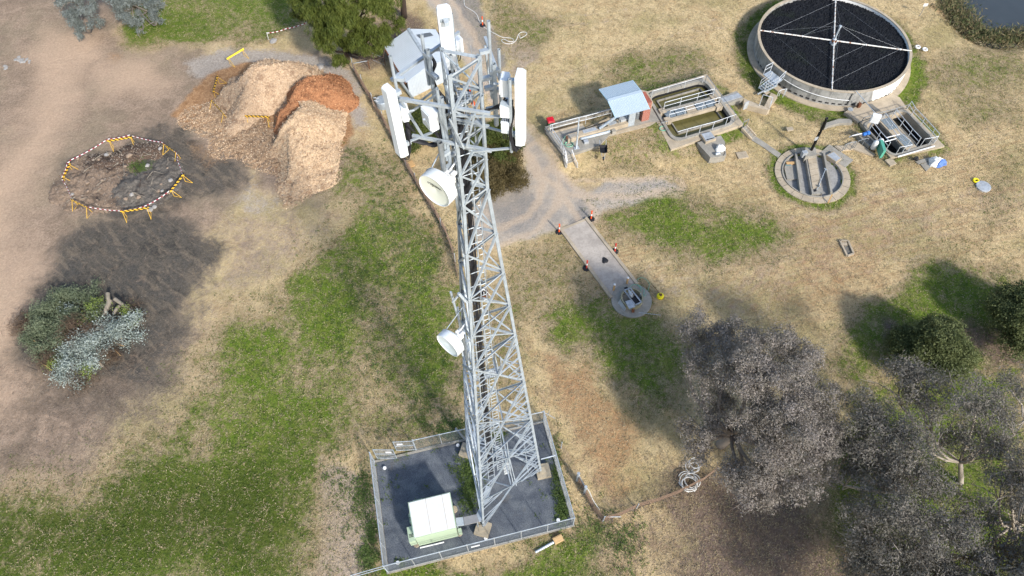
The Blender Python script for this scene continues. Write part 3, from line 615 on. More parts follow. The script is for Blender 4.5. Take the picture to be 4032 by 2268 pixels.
dish(228, 2.0, 23.2, 'plain white drum dish part way down the tower, facing the grass', simple('pale_blue_radome', (.66, .74, .76, 1), .4, 0, .04))
def radio(x, y, z, az, sz, label, fins=True):
    n, t = frame_az(az); c = P(x, y, z); th = thing('radio_unit', c-[0, 0, sz[2]/2], label, 'radio unit', 'white radio units on the tower head')
    mb = MB(); mb.frame(c, n*sz[1]/2, t*sz[0]/2, (0, 0, sz[2]/2)); mb.frame(c+n*(sz[1]/2+.012), n*.012, t*sz[0]*.42, (0, 0, sz[2]*.44)); obj('housing', mb, M['white'], th)
    mb = MB()
    for q in np.linspace(-.42, .42, 9): mb.frame(c-n*(sz[1]/2+.02)+t*sz[0]*q, n*.02, t*.006, (0, 0, sz[2]*.42))
    obj('cooling_fins', mb, M['white_paint'], th)
    mb = MB(); mb.tube(c-n*sz[1]/2, c-n*(sz[1]/2+.2), .03); obj('bracket', mb, M['steel_pale'], th)
    mb = MB()
    for q in np.linspace(-.35, .35, 4): p = c+t*sz[0]*q-[0, 0, sz[2]/2]; mb.path([p, p-[0, 0, .15], p-n*.1-[0, 0, .4], p-n*.2-[0, 0, .5]], .014, 5)
    obj('tail_cable', mb, M['cable'], th)
radio(1592, 442, 34.3, 195, (.3, .16, .45), 'small white radio box behind the left panel antenna')
radio(1697, 462, 34.1, 215, (.48, .3, .62), 'large white radio box with dark cables on the lower front beam')
radio(1988, 436, 34.9, -100, (.25, .16, .36), 'white radio box beside the right panel antenna, upper of the two on its pipe')
radio(1992, 496, 34.3, -100, (.25, .16, .40), 'white radio box beside the right panel antenna, lower of the two on its pipe')
radio(1989, 333, 35.5, -10, (.34, .2, .55), 'pale radio box behind the top of the right panel antenna')
radio(1795, 180, 35.1, -60, (.36, .2, .45), 'white radio box just behind the highest panel antenna')
def bundle(label, runs, r=.022):
    mb = MB()
    for run in runs:
        pts = [np.asarray(p, float) for p in run]; out = []
        for i in range(len(pts)-1):
            p0, p1, p2, p3 = pts[max(i-1, 0)], pts[i], pts[i+1], pts[min(i+2, len(pts)-1)]
            for t in np.linspace(0, 1, 6, endpoint=False):
                out.append(.5*((2*p1)+(-p0+p2)*t+(2*p0-5*p1+4*p2-p3)*t*t+(-p0+3*p1-3*p2+p3)*t**3))
        out.append(pts[-1]); mb.path(out, r, 5)
    o = obj('cable_bundle', mb, M['cable']); return tag(o, label, 'cables', 'cable bundles on the tower head')
jit = lambda p, s: np.asarray(p)+np.random.uniform(-s, s, 3)
bundle('thick loop of black cables hanging from the left panel antenna to the tower leg', [[jit(P(*q, z), .06) for q, z in (((1600, 470), 33.9), ((1606, 510), 33.6), ((1622, 545), 33.35), ((1665, 562), 33.2), ((1712, 570), 33.15), ((1736, 545), 33.4), ((1735, 500), 33.8), ((1722, 480), 34.0))] for _ in range(11)], .024)
bundle('black cable tails drooping from the large white radio box on the front beam', [[jit(P(*q, z), .05) for q, z in (((1700, 494), 33.85), ((1708, 515), 33.7), ((1730, 535), 33.5), ((1735, 555), 33.35), ((1752, 520), 33.6), ((1757, 430), 34.5))] for _ in range(8)], .022)
bundle('black cables running down behind the right panel antenna', [[jit(P(*q, z), .05) for q, z in (((2012, 400), 35.2), ((2020, 450), 34.8), ((2012, 520), 34.2), ((2016, 565), 33.8), ((2030, 590), 33.55), ((2036, 570), 33.7))] for _ in range(7)], .02)
bundle('black cables bunched beside the highest panel antenna', [[jit(P(*q, z), .06) for q, z in (((1772, 165), 35.2), ((1776, 200), 34.9), ((1790, 240), 34.6), ((1782, 290), 34.2), ((1790, 330), 33.9), ((1770, 420), 33.6))] for _ in range(9)], .022)
bundle('black cables hanging beside the corrugated shed roof at the rear tower leg', [[jit(P(*q, z), .05) for q, z in (((1690, 215), 35.2), ((1712, 250), 35.0), ((1705, 300), 34.6), ((1720, 345), 34.2), ((1760, 400), 33.8))] for _ in range(5)], .02)
bundle('black cables crossing from the right arm into the tower head', [[jit(P(*q, z), .05) for q, z in (((1990, 400), 35.0), ((1960, 420), 34.6), ((1915, 432), 34.5), ((1860, 440), 34.4))] for _ in range(4)], .02)
# ---------------------------------------------------------------- footings
for i, lb in enumerate(('square concrete footing under the front tower leg, near the shelter', 'square concrete footing under the right tower leg', 'square concrete footing under the rear left tower leg')):
    mb = MB(); c = FEET[i]+TDIR[i]*0.0; mb.box((c[0]+.05, c[1]-.02, .2), (.95, .95, .5), R_(-18 if i != 1 else 10)); mb.box((c[0], c[1], .47), (.45, .45, .06), R_(12))
    o = obj('concrete_footing', mb, M['conc_footing']); tag(o, lb, 'footing', 'concrete footings of the tower')
# ---------------------------------------------------------------- compound
gravel = NT('dark_blue_gravel', 0.9, 0, 0.2)
_a = gravel.noise(22, 3, 0.8); _b = gravel.noise(1.2, 4, 0.6); _c = gravel.noise(60, 2)
_col = gravel.mix(gravel.val(_a, .3, .7), srgb(62, 67, 74), srgb(104, 109, 116)); _col = gravel.mix(gravel.math('MULTIPLY', gravel.val(_b, .42, .66), .75), _col, gravel.mix(gravel.val(_a, .3, .7), srgb(78, 84, 90), srgb(128, 132, 134))); _col = gravel.mix(gravel.val(_c, .64, .74), _col, srgb(150, 148, 140))
_d = gravel.noise(.5, 5, .7); _col = gravel.mix(gravel.math('MULTIPLY', gravel.val(_d, .56, .72), .5), _col, srgb(92, 84, 72))
gravel.color(_col); gravel.bump(_a, .6, .05); M['gravel'] = gravel.m
mb = MB(); mb.prism(COMPOUND, -.05, .035); tag(obj('gravel_pad', mb, M['gravel']), kind='structure')
edge_o, edge_i = offset_poly(COMPOUND, .10), offset_poly(COMPOUND, -.04)
mb = MB(); mb.ringwall(edge_o, edge_i, -.05, .11); tag(obj('kerb_edging', mb, M['conc']), 'low concrete edging strip round the dark gravel compound', 'edging')
FH = 2.0
def chain_mesh(mb, p, q, h, z0=0.05, step=.13, r=.0045):
    p = np.asarray(p[:2], float); q = np.asarray(q[:2], float); L = np.linalg.norm(q-p); d = (q-p)/L; nv = np.array([-d[1], d[0]])
    for sgn in (1, -1):
        s0 = -h
        while s0 < L:
            a0, a1 = s0, s0+h
            za, zb = (0, h) if sgn > 0 else (h, 0)
            c0, c1 = max(a0, 0), min(a1, L)
            if c1-c0 > .02:
                f = lambda s_: za+(zb-za)*(s_-a0)/h
                A = np.array([*(p+d*c0), z0+f(c0)]); B = np.array([*(p+d*c1), z0+f(c1)]); o3 = np.array([*nv*r, 0]); u3 = np.array([0, 0, r*1.4])
                mb.add([A-o3, B-o3, B+o3, A+o3, A-u3, B-u3, B+u3, A+u3], [(0, 1, 2, 3), (4, 5, 6, 7)])
            s0 += step
fence = thing('chainlink_fence', (*np.mean(COMPOUND, 0), 0), 'galvanised chain link fence round the dark gravel tower compound', 'fence')
c_tl, c_tr, c_br, c_bl = [np.array(q) for q in COMPOUND]
gate_a, gate_b = P(1482+5, 1806, 0)[:2], P(1639, 1773, 0)[:2]
runs = [(c_tl, c_bl, 5), (c_bl, c_br, 7), (c_br, c_tr, 5), (c_tr, gate_b, 5)]
for p, q, n in runs:
    p = np.asarray(p); q = np.asarray(q)
    mb = MB(); chain_mesh(mb, p, q, FH-.12); obj('mesh', mb, M['mesh'], fence)
    mb = MB(); mb.tube((*p, FH-.02), (*q, FH-.02), .032, 6); mb.tube((*p, .12), (*q, .12), .008, 4); obj('top_rail', mb, M['steel_pale'], fence)
    for k in range(n):
        c = vlerp(p, q, k/n); rr = .045 if k == 0 else .03
        mb = MB(); mb.tube((*c, -.05), (*c, FH+.08), rr, 8); obj('post', mb, M['steel_pale' if k == 0 else 'rail'], fence)
mb = MB(); mb.tube((*gate_b, -.05), (*gate_b, FH+.1), .045, 8); obj('post', mb, M['steel_pale'], fence)
mb = MB(); e = np.append(vlerp(c_br, c_tr, .99), 0); mb.tube(e, e+[.35, .05, 0]+np.array([0, 0, FH+.1]), .02, 6); mb.tube(e+[0, 0, FH], e+np.array([.75, -.35, FH-.3]), .022, 6); obj('stay', mb, M['rail'], fence)
gate = thing('mesh_gate', (*vlerp(gate_a, gate_b, .5), 0), 'double leaf chain link gate with two small white signs at the compound corner', 'gate')
for a, b in ((gate_a, vlerp(gate_a, gate_b, .5)), (gate_b, vlerp(gate_a, gate_b, .5))):
    sw = .16 if a is gate_a else -.12
    b = b+np.array([.05, -1.0])*sw*2
    mb = MB()
    for z in (.12, 1.0, 1.85): mb.tube((*a, z), (*b, z), .024, 6)
    for c in (a, b): mb.tube((*c, .1), (*c, 1.87), .028, 6)
    leaf = obj('gate_leaf', mb, M['steel_pale'], gate)
    mb = MB(); chain_mesh(mb, a, b, 1.7, .14); obj('mesh', mb, M['rail'], leaf)
    mb = MB(); c = vlerp(a, b, .72); d = unit(b-a); mb.frame((*c, 1.32), (*d*.2, 0), (d[1]*.012, -d[0]*.012, 0), (0, 0, .13)); obj('sign', mb, M['white_paint'], leaf)
mb = MB(); c = vlerp(c_bl, c_br, .47); d = unit(c_br-c_bl); mb.frame((*(c+np.array([d[1], -d[0]])*.03), 1.25), (*d*.28, 0), (d[1]*.01, -d[0]*.01, 0), (0, 0, .12)); obj('sign', mb, M['white_paint'], fence)
mb = MB(); mb.beam(P(1794, 1688, 1.9), P(1830, 1728, .1), .16, .05); tag(obj('leaning_channel', mb, M['steel']), 'grey steel channel leaning on the fence left of the tower', 'steel channel')
mb = MB(); mb.tube(P(2130, 1808, 1.9), P(2187, 1793, 1.9), .045, 8); tag(obj('steel_pipe', mb, M['steel_pale']), 'galvanised pipe spanning from the right tower leg to the fence', 'pipe')
mb = MB()
for q in ((1395+0, 2268), ): pass
a, b = P(1528, 2240, 0), P(1395, 2278, 0)
for z in (.5, 1.05): mb.tube(a+[0, 0, z], b+[0, 0, z], .025, 6)
for t in (0, 1.0): mb.tube(vlerp(a, b, t), vlerp(a, b, t)+[0, 0, 1.07], .03, 6)
tag(obj('pipe_rail', mb, M['steel_pale']), 'short galvanised pipe rail outside the lower left compound corner', 'rail')
# ---------------------------------------------------------------- equipment shelter
RZ_ = 2.62
roofc = [Zc(1440, 1880, *q, RZ_)[:2] for q in ((765, 968), (1440, 800), (1336, 232), (668, 395))]
sh = thing('equipment_shelter', (*np.mean(roofc, 0), 0), 'small pale green equipment shelter with flat white roof beside the tower', 'shelter')
wallp = offset_poly(roofc, -.05)
mb = MB(); mb.prism(wallp, .28, RZ_-.09, True); wall = obj('wall', mb, M['sage'], sh)
mb = MB(); mb.prism(roofc, RZ_-.08, RZ_); roof = obj('roof', mb, M['sage'], sh)
mb = MB(); mb.prism(offset_poly(roofc, -.05), RZ_+.001, RZ_+.03); rs = obj('roof_panel', mb, M['roof_white'], roof)
mb = MB()
for t in (.41, .80): a, b = vlerp(roofc[0], roofc[1], t), vlerp(roofc[3], roofc[2], t); mb.beam((*vlerp(a, b, .02), RZ_+.035), (*vlerp(a, b, .98), RZ_+.035), .035, .012)
obj('roof_seam', mb, simple('seam_sealant', srgb(190, 178, 160), .8), rs)
mb = MB(); a, b = np.array(wallp[0]), np.array(wallp[1]); nrm = unit(np.array([(b-a)[1], -(b-a)[0]]))
for t0, t1, z in ((.0, 1, .75),): mb.beam((*(vlerp(a, b, .01)+nrm*.004), z), (*(vlerp(a, b, .99)+nrm*.004), z), .015, .015)
obj('panel_joint', mb, simple('panel_joint', srgb(110, 128, 100), .7), wall)
dl = unit(np.array(roofc[3])-roofc[0]); nl = np.array([-dl[1], dl[0]]); 
if np.dot(nl, np.array(roofc[0])-roofc[1]) < 0: nl = -nl
for t, ln, ww, z0, z1 in ((.14, .42, .95, .75, 1.75), (.55, .16, .6, .9, 1.9)):
    c = vlerp(roofc[0], roofc[3], t+.1)+nl*ln/2
    mb = MB(); mb.frame((*c, (z0+z1)/2), (*nl*ln/2, 0), (*dl*ww/2, 0), (0, 0, (z1-z0)/2)); ac = obj('air_conditioner', mb, M['sage'], sh)
    mb = MB()
    for s_ in (-.16, -.08, 0): mb.frame((*(c-dl*(ww*.2+s_)), z1+.004), (*nl*ln*.35, 0), (*dl*.02, 0), (0, 0, .004))
    obj('vent_slot', mb, M['black'], ac)
c = vlerp(roofc[3], roofc[2], .22)+np.array([-nl[1], nl[0]])*0; 
mb = MB(); dt = unit(np.array(roofc[2])-roofc[3]); mb.frame((*(c+dl*.05), 2.2), (*dt*.3, 0), (*dl*.06, 0), (0, 0, .2)); obj('vent_hood', mb, M['sage'], sh)
c = np.array(roofc[1])+(-nl)*.12+dl*.15; mb = MB(); mb.frame((*c, .95), (*nl*.12, 0), (*dl*.14, 0), (0, 0, .3)); obj('meter_box', mb, M['sage'], sh)
for x, y in ((1400, 500), (1478, 870), (800, 1045), (735, 560)):
    mb = MB(); p = Zc(1440, 1880, x, y, .28); mb.lathe((*p[:2], -.05), [(.22, 0), (.22, .33)], 16, cap1=True); obj('pier', mb, M['conc_warm'], sh)
mb = MB(); mb.tube(Zc(1440, 1880, 862, 1112, .1), Zc(1440, 1880, 1240, 1022, .1), .06, 10); tag(obj('plastic_pipe', mb, M['white_paint']), 'white plastic pipe lying on the gravel along the shelter wall', 'pipe')
# cable bridge
cb = thing('cable_bridge', Zc(1440, 1880, 1640, 660, 0), 'galvanised cable tray bridging from the shelter to the front tower leg', 'cable tray')
ZB = 1.9
def tray(pts, name, mat):
    mb = MB(); q = [Zc(1440, 1880, *p, ZB)[:2] for p in pts]; mb.prism(q, ZB-.14, ZB, True); return obj(name, mb, mat, cb)
tray([(1425, 640), (1540, 628), (1560, 755), (1440, 768)], 'tray_lid', M['steel_pale'])
tray([(1548, 628), (1752, 583), (1795, 700), (1566, 753)], 'tray_lid', simple('rust_stained_galv', srgb(142, 142, 142), .6, .2, .3, 3))
tray([(1755, 583), (1790, 500), (1850, 560), (1835, 690), (1798, 700)], 'tray_lid', M['steel'])
mb = MB(); q = [Zc(1740, 1740, *p, 1.3)[:2] for p in ((640, 960), (700, 985), (790, 720), (700, 690))]; mb.prism(q, 1.17, 1.3, True); obj('tray_lid', mb, M['steel_pale'], cb)
mb = MB()
for x, y in ((1765, 700), (1450, 760)): p = Zc(1440, 1880, x, y, ZB-.15); mb.tube((p[0], p[1], 0), p, .04, 8)
obj('tray_post', mb, M['steel'], cb)
# small things on the gravel
for (x, y), lb in (((968, 1178), 'white round marker in the gravel at the upper left corner, near the gate'), ((1152, 1121), 'white round marker in the gravel beside the rear left footing'), ((1222, 1354), 'white round marker in the gravel by the front footing'), ((1404, 1309), 'white round marker in the gravel at the right hand corner'), ((1001, 1416), 'dirty white marker in the gravel at the lower left corner')):
    p = V(x, y, .1); mb = MB(); mb.lathe((p[0], p[1], .02), [(.09, 0), (.09, .12), (.13, .12), (.13, .19), (.11, .21)], 14, cap1=True); tag(obj('ground_marker', mb, M['white_paint']), lb, 'marker', 'white markers standing in the compound gravel')
mb = MB(); mb.tube(P(2108, 2174, .08), P(2188, 2130, .08), .09, 10); tag(obj('drain_pipe', mb, M['steel_pale']), 'grey pipe lying on the grass outside the compound', 'pipe')
mb = MB(); mb.box((*P(2197, 2126, 0)[:2], .14), (.62, .42, .26), R_(24)); mb.box((*P(2197, 2122, 0)[:2], .28), (.58, .2, .02), R_(24)); tag(obj('cardboard_carton', mb, simple('tan_cardboard', srgb(196, 164, 118), .8)), 'tan carton at the end of the grey pipe on the grass', 'carton')
# ---------------------------------------------------------------- treatment works: helpers
def corrugated(mb, a, b, c, d, n):
    # a-b runs along the ribs' repeat, a-d down the ribs; zigzag sheet
    a, b, c, d = (np.asarray(q, float) for q in (a, b, c, d)); nr = unit(np.cross(b-a, d-a)); nr = nr if nr[2] > 0 else -nr
    vs = []; 
    for i in range(2*n+1):
        t = i/(2*n); h = .03 if i % 2 else 0.0; vs += [vlerp(a, b, t)+nr*h, vlerp(d, c, t)+nr*h]
    mb.add(vs, [(2*i, 2*i+2, 2*i+3, 2*i+1) for i in range(2*n)])
def handrail(name, base, h=1.0, label='', cat='handrail', group=None, posts=None, mid=True, r=.03, mat='handrail', parent=None):
    base = [np.asarray(b, float) for b in base]
    th = thing(name, base[0], label, cat, group) if parent is None else parent
    mb = MB(); mb.path([b+[0, 0, h] for b in base], r, 6); obj('top_rail', mb, M[mat], th)
    if mid: mb = MB(); mb.path([b+[0, 0, h*.52] for b in base], r*.9, 6); obj('mid_rail', mb, M[mat], th)
    for b in (base if posts is None else posts): b = np.asarray(b, float); mb = MB(); mb.tube(b-[0, 0, .02], b+[0, 0, h], r, 6); obj('post', mb, M[mat], th)
    return th
def slab(name, poly, z0, z1, mat, label=None, cat='slab', kind=None, parent=None):
    mb = MB(); mb.prism([q[:2] for q in poly], z0, z1); o = obj(name, mb, M[mat], parent)
    if parent is None: tag(o, label, cat if label else None, kind=kind)
    return o
def hose(pts, r, mat, label, name='hose', cat='hose', closed=False, n=8, group=None):
    pts = [np.asarray(p, float) for p in pts]; out = []; m = len(pts)
    for i in range(m-1):
        p0, p1, p2, p3 = pts[max(i-1, 0)], pts[i], pts[i+1], pts[min(i+2, m-1)]
        for t in np.linspace(0, 1, n, endpoint=False): out.append(.5*((2*p1)+(-p0+p2)*t+(2*p0-5*p1+4*p2-p3)*t*t+(-p0+3*p1-3*p2+p3)*t**3))
    out.append(pts[-1]); mb = MB(); mb.path(out, r, 6); o = obj(name, mb, M[mat], smooth=True); return tag(o, label, cat, group)
M['hose_green'] = simple('green_hose', srgb(120, 176, 148), .5, 0, .15); M['hose_white'] = simple('white_hose', srgb(206, 204, 198), .6, 0, .1)
M['corr'] = simple('corrugated_roof_sheet', srgb(176, 190, 198), .5, .15, .08, 1.2); M['corr_old'] = simple('weathered_corrugated_sheet', srgb(182, 190, 196), .55, .15, .14, .9)
A_ = lambda x, y, z=0.85: Zc(2100, 300, x, y, z)
PL = 0.85
# ---------------------------------------------------------------- inlet works
iw = thing('inlet_works', A_(700, 1000, 0), 'raised concrete inlet works with stairs and a small roofed bay beside the gravel road', 'inlet works')
front = [A_(*q) for q in ((195, 882), (300, 888), (780, 762), (830, 832), (1215, 668), (1500, 570), (1870, 440), (2010, 690), (1850, 785), (1190, 952), (1040, 1098), (625, 1228), (585, 1240), (495, 1275))]
slab('deck', front, -.4, PL, 'conc', parent=iw)
slab('walkway_paving', [A_(*q) for q in ((1240, 905), (1500, 822), (1840, 735), (1950, 720), (1850, 783), (1192, 950), (1165, 960))], PL, PL+.02, 'conc_warm', parent=iw)
slab('channel_floor', [A_(*q) for q in ((300, 888), (780, 762), (830, 832), (1215, 668), (1215, 585), (255, 862))], -.4, .15, 'conc_black', parent=iw)
mb = MB(); mb.beam(A_(190, 868, .4), A_(1225, 572, .4), .2, .92); obj('back_wall', mb, M['conc'], iw)
mb = MB(); mb.beam(A_(300, 890, PL+.06), A_(780, 762, PL+.06), .12, .14); mb.beam(A_(830, 832, PL+.06), A_(1215, 668, PL+.06), .12, .14); obj('channel_kerb', mb, M['conc_warm'], iw)
mb = MB(); mb.beam(A_(188, 880, .42), A_(490, 1272, .42), .2, .98); obj('side_wall', mb, M['conc'], iw)
sa, sb, sc_, sd_ = A_(497, 1275, 0)[:2], A_(588, 1240, 0)[:2], A_(530, 1480, 0)[:2], A_(655, 1440, 0)[:2]
sa, sb = A_(497, 1275)[:2], A_(588, 1240)[:2]
for k in range(5):
    t0, t1 = k/5, (k+1)/5; z = PL-(k+.5)*PL/5.2
    slab('step', [vlerp(sa, sc_, t0), vlerp(sb, sd_, t0), vlerp(sb, sd_, t1), vlerp(sa, sc_, t1)], -.2, z, 'conc', parent=iw)
mb = MB()
d_ = unit(sc_-sa); 
mb.add([(*sa, -.2), (*sc_, -.2), (*sc_, .35), (*sa, PL+.1)]+[(*(p+np.array([-.16, -.04])), z) for p, z in ((sa, -.2), (sc_, -.2), (sc_, .35), (sa, PL+.1))], [(0, 1, 2, 3), (7, 6, 5, 4), (3, 2, 6, 7), (1, 5, 6, 2), (0, 4, 5, 1), (0, 3, 7, 4)])
obj('stair_wall', mb, M['conc'], iw)
mb = MB(); e = sd_-sb
mb.add([(*sb, -.2), (*(sb+e*1.35), -.2), (*(sb+e*1.35), .15), (*sb, PL+.05)]+[(*(p+np.array([.2, .05])), z) for p, z in ((sb, -.2), (sb+e*1.35, -.2), (sb+e*1.35, .15), (sb, PL+.05))], [(0, 1, 2, 3), (7, 6, 5, 4), (3, 2, 6, 7), (1, 5, 6, 2), (0, 4, 5, 1), (0, 3, 7, 4)])
obj('stair_wall', mb, M['conc_warm'], iw)
tz = 1.32
slab('screen_channel', [A_(*q, tz) for q in ((512, 932), (1290, 700), (1505, 632), (1510, 742), (1250, 815), (745, 945), (552, 1005))], PL-.1, tz, 'conc_warm', parent=iw)
slab('channel_cover', [A_(*q, tz) for q in ((775, 862), (975, 808), (1020, 850), (800, 908))], tz, tz+.03, 'rail', parent=iw)
slab('channel_cover', [A_(*q, tz) for q in ((560, 935), (665, 905), (690, 945), (565, 985))], tz, tz+.03, 'conc', parent=iw)
slab('channel_cover', [A_(*q, tz) for q in ((1180, 745), (1300, 705), (1330, 745), (1215, 785))], tz, tz+.03, 'rail', parent=iw)
slab('channel_opening', [A_(*q, tz) for q in ((1020, 808), (1150, 765), (1190, 790), (1050, 835))], tz, tz+.02, 'conc_black', parent=iw)
slab('pipe_mouth', [A_(*q, tz) for q in ((516, 950), (540, 945), (556, 990), (530, 1000))], tz-.02, tz+.025, 'rust', parent=iw)
mb = MB(); mb.path([A_(745, 985, 1.0), A_(770, 992, 1.02), A_(1160, 890, 1.05), A_(1210, 868, 1.05)], .14, 10); obj('discharge_pipe', mb, M['steel_pale'], iw, True)
mb = MB(); c = A_(835, 1040, .95); mb.box(c, (.42, .34, .3), R_(15)); obj('pipe_support', mb, M['rail'], iw)
mb = MB(); c = A_(1270, 880, 1.0); mb.box(c, (.36, .36, .4), R_(15)); obj('valve_box', mb, M['conc'], iw)
mb = MB(); mb.tube(A_(1050, 828, 1.45), A_(1300, 655, 2.5), .13, 10); obj('screw_conveyor', mb, M['steel_pale'], iw)
EZ, RGZ = 3.15, 3.6
rc = {k: A_(*q, EZ) for k, q in dict(tl=(1042, 205), bl=(1305, 665), br=(1845, 520), tr=(1575, 65)).items()}
rl, rr_ = A_(1180, 385, RGZ), A_(1715, 240, RGZ)
mb = MB(); corrugated(mb, rl, rr_, rc['br'], rc['bl'], 24); rf = obj('roof', mb, M['corr'], iw)
mb = MB(); corrugated(mb, rl, rr_, rc['tr'], rc['tl'], 24); obj('roof', mb, M['corr'], iw)
mb = MB(); mb.beam(rl+[0, 0, .03], rr_+[0, 0, .03], .34, .03); obj('ridge_cap', mb, M['corr'], rf)
M['trim'] = simple('pale_blue_trim', srgb(170, 200, 212), .5)
for p, q in ((rc['tl'], rl), (rl, rc['bl']), (rc['tr'], rr_), (rr_, rc['br'])): mb = MB(); mb.beam(p-[0, 0, .03], q-[0, 0, .03], .06, .08); obj('barge_board', mb, M['trim'], rf)
brick = NT('red_brick', .85, 0, .2); _bt = brick.n("ShaderNodeTexBrick"); _bt.inputs["Scale"].default_value = 4.5
brick.l(brick.scaled((1, 1, 1)), _bt.inputs["Vector"]); _bt.inputs["Color1"].default_value = srgb(158, 84, 66); _bt.inputs["Color2"].default_value = srgb(128, 66, 54); _bt.inputs["Mortar"].default_value = srgb(170, 150, 136); _bt.inputs["Mortar Size"].default_value = .025
_mp = brick.n("ShaderNodeMapping"); _mp.inputs["Rotation"].default_value = (R_(90), 0, 0); brick.l(brick.pos, _mp.inputs[0]); brick.l(_mp.outputs[0], _bt.inputs["Vector"]); brick.color(_bt.outputs["Color"]); M['brick'] = brick.m
b0, b1 = A_(1712, 722), A_(1830, 690); dx = unit(b1-b0); dy = np.array([-dx[1], dx[0], 0])
mb = MB(); w_ = np.linalg.norm(b1-b0); c = (b0+b1)/2+dy*.75; mb.frame(c+[0, 0, 1.08], dx*w_/2, dy*.75, (0, 0, 1.08)); obj('brick_pier', mb, M['brick'], iw)
d0, d1 = A_(1495, 802), A_(1597, 772); mb = MB(); c = (d0+d1)/2; mb.frame(c+dy*.06+[0, 0, .85], (d1-d0)/2, dy*.05, (0, 0, .85)); obj('sheet_panel', mb, M['steel_pale'], iw)
for q in ((1345, 800), (1230, 640), (1640, 650)): mb = MB(); p = A_(*q); mb.tube(p, p+[0, 0, 2.35], .05, 6); obj('roof_post', mb, M['steel_dark'], iw)
mb = MB(); c = A_(1430, 730); mb.frame(c+[0, 0, .35], dx*.5, dy*.35, (0, 0, .35)); obj('plant_cabinet', mb, M['rail'], iw)
mb = MB(); c = A_(1640, 650); mb.lathe(c, [(.3, 0), (.3, .7), (.2, .9)], 14, cap1=True); obj('plant_vessel', mb, M['steel_dark'], iw)
slab('roof_slab', [A_(*q, 1.55) for q in ((1700, 215), (1800, 235), (1897, 405), (1795, 432), (1700, 300))], .4, 1.55, 'conc_warm', parent=iw)
lp = thing('lamp_post', A_(683, 1140), 'slim grey pole standing on the inlet works deck', 'pole')
mb = MB(); p = A_(683, 1140); mb.lathe(p, [(.16, 0), (.16, .03), (.075, .05), (.07, 1.9), (.085, 1.95), (.085, 2.9), (.05, 3.0), (.04, 3.7)], 12, cap1=True); obj('shaft', mb, M['steel_pale'], lp, True)
mb = MB(); mb.box(p+[0, 0, .02], (.5, .35, .05), R_(12)); obj('base_plate', mb, M['rail'], lp)
handrail('handrail', [A_(262, 900), A_(300, 888), A_(720, 776), A_(828, 755), A_(1215, 650)], 1.0, 'white handrail along the dark inlet channel', group='handrails of the treatment works', posts=[A_(262, 900), A_(300, 888), A_(825, 757)])
hl = [A_(262, 905), A_(435, 1160), A_(470, 1240), [*vlerp(sa, sc_, .2), PL-.1], [*vlerp(sa, sc_, .95), .12]]
handrail('handrail', hl, .95, 'handrail down the left wall of the inlet works stairs', group='handrails of the treatment works')
handrail('handrail', [[*(sb+np.array([.1, 0])), PL+.05], [*(sb+e*.6+np.array([.1, 0])), .45], [*(sb+e*1.3+np.array([.1, 0])), .15]], .55, 'low handrail on the right hand wall of the inlet works stairs', group='handrails of the treatment works', mid=False)
bn = thing('wheelie_bin', (*A_(268, 838, 0)[:2], 0), 'green wheelie bin with a red lid at the corner of the inlet works', 'wheelie bin')
c = np.array([*A_(268, 838, 0)[:2], 0]); ax_ = np.array([math.cos(R_(14)), math.sin(R_(14)), 0]); ay_ = np.array([-ax_[1], ax_[0], 0])
mb = MB(); lo = [c+ax_*sx*.24+ay_*sy*.26+[0, 0, .12] for sx, sy in ((-1, -1), (1, -1), (1, 1), (-1, 1))]; hi = [c+ax_*sx*.32+ay_*sy*.36+[0, 0, 1.15] for sx, sy in ((-1, -1), (1, -1), (1, 1), (-1, 1))]
mb.add(lo+hi, [(3, 2, 1, 0), (0, 1, 5, 4), (1, 2, 6, 5), (2, 3, 7, 6), (3, 0, 4, 7)]); obj('body', mb, simple('bin_green', srgb(38, 86, 58), .5), bn)
mb = MB(); lo = [c+ax_*sx*.345+ay_*sy*.39+[0, 0, 1.15] for sx, sy in ((-1, -1), (1, -1), (1, 1), (-1, 1))]; hi = [c+ax_*sx*.26+ay_*sy*.3+[0, 0, 1.27] for sx, sy in ((-1, -1), (1, -1), (1, 1), (-1, 1))]
mb.add(lo+hi, [(4, 5, 6, 7), (0, 1, 5, 4), (1, 2, 6, 5), (2, 3, 7, 6), (3, 0, 4, 7), (3, 2, 1, 0)]); obj('lid', mb, simple('bin_red', srgb(206, 24, 44), .45), bn)
for s_ in (-1, 1): mb = MB(); mb.lathe(c+ax_*s_*.25+ay_*.28+[0, 0, .12], [(.12, -.03), (.12, .03)], 12, ax_, True, True); obj('wheel', mb, M['black'], bn)
def coil(c, r, n, z, jitter=.08, seed=1):
    rs = np.random.RandomState(seed); o = []
    for i in range(n*12+1):
        a = 2*math.pi*i/12; rr = r*(1+rs.uniform(-jitter, jitter)); o.append((c[0]+rr*math.cos(a), c[1]+rr*math.sin(a)*.9, z+.03*(i % 5)/5+i*.001))
    return o
hose([A_(508, 950, 1.35), A_(480, 1000, 1.1), A_(470, 1080, .88)]+coil(A_(565, 1085), .36, 3, PL+.03), .022, 'hose_green', 'green garden hose coiled on the inlet works deck by the pole', n=4)
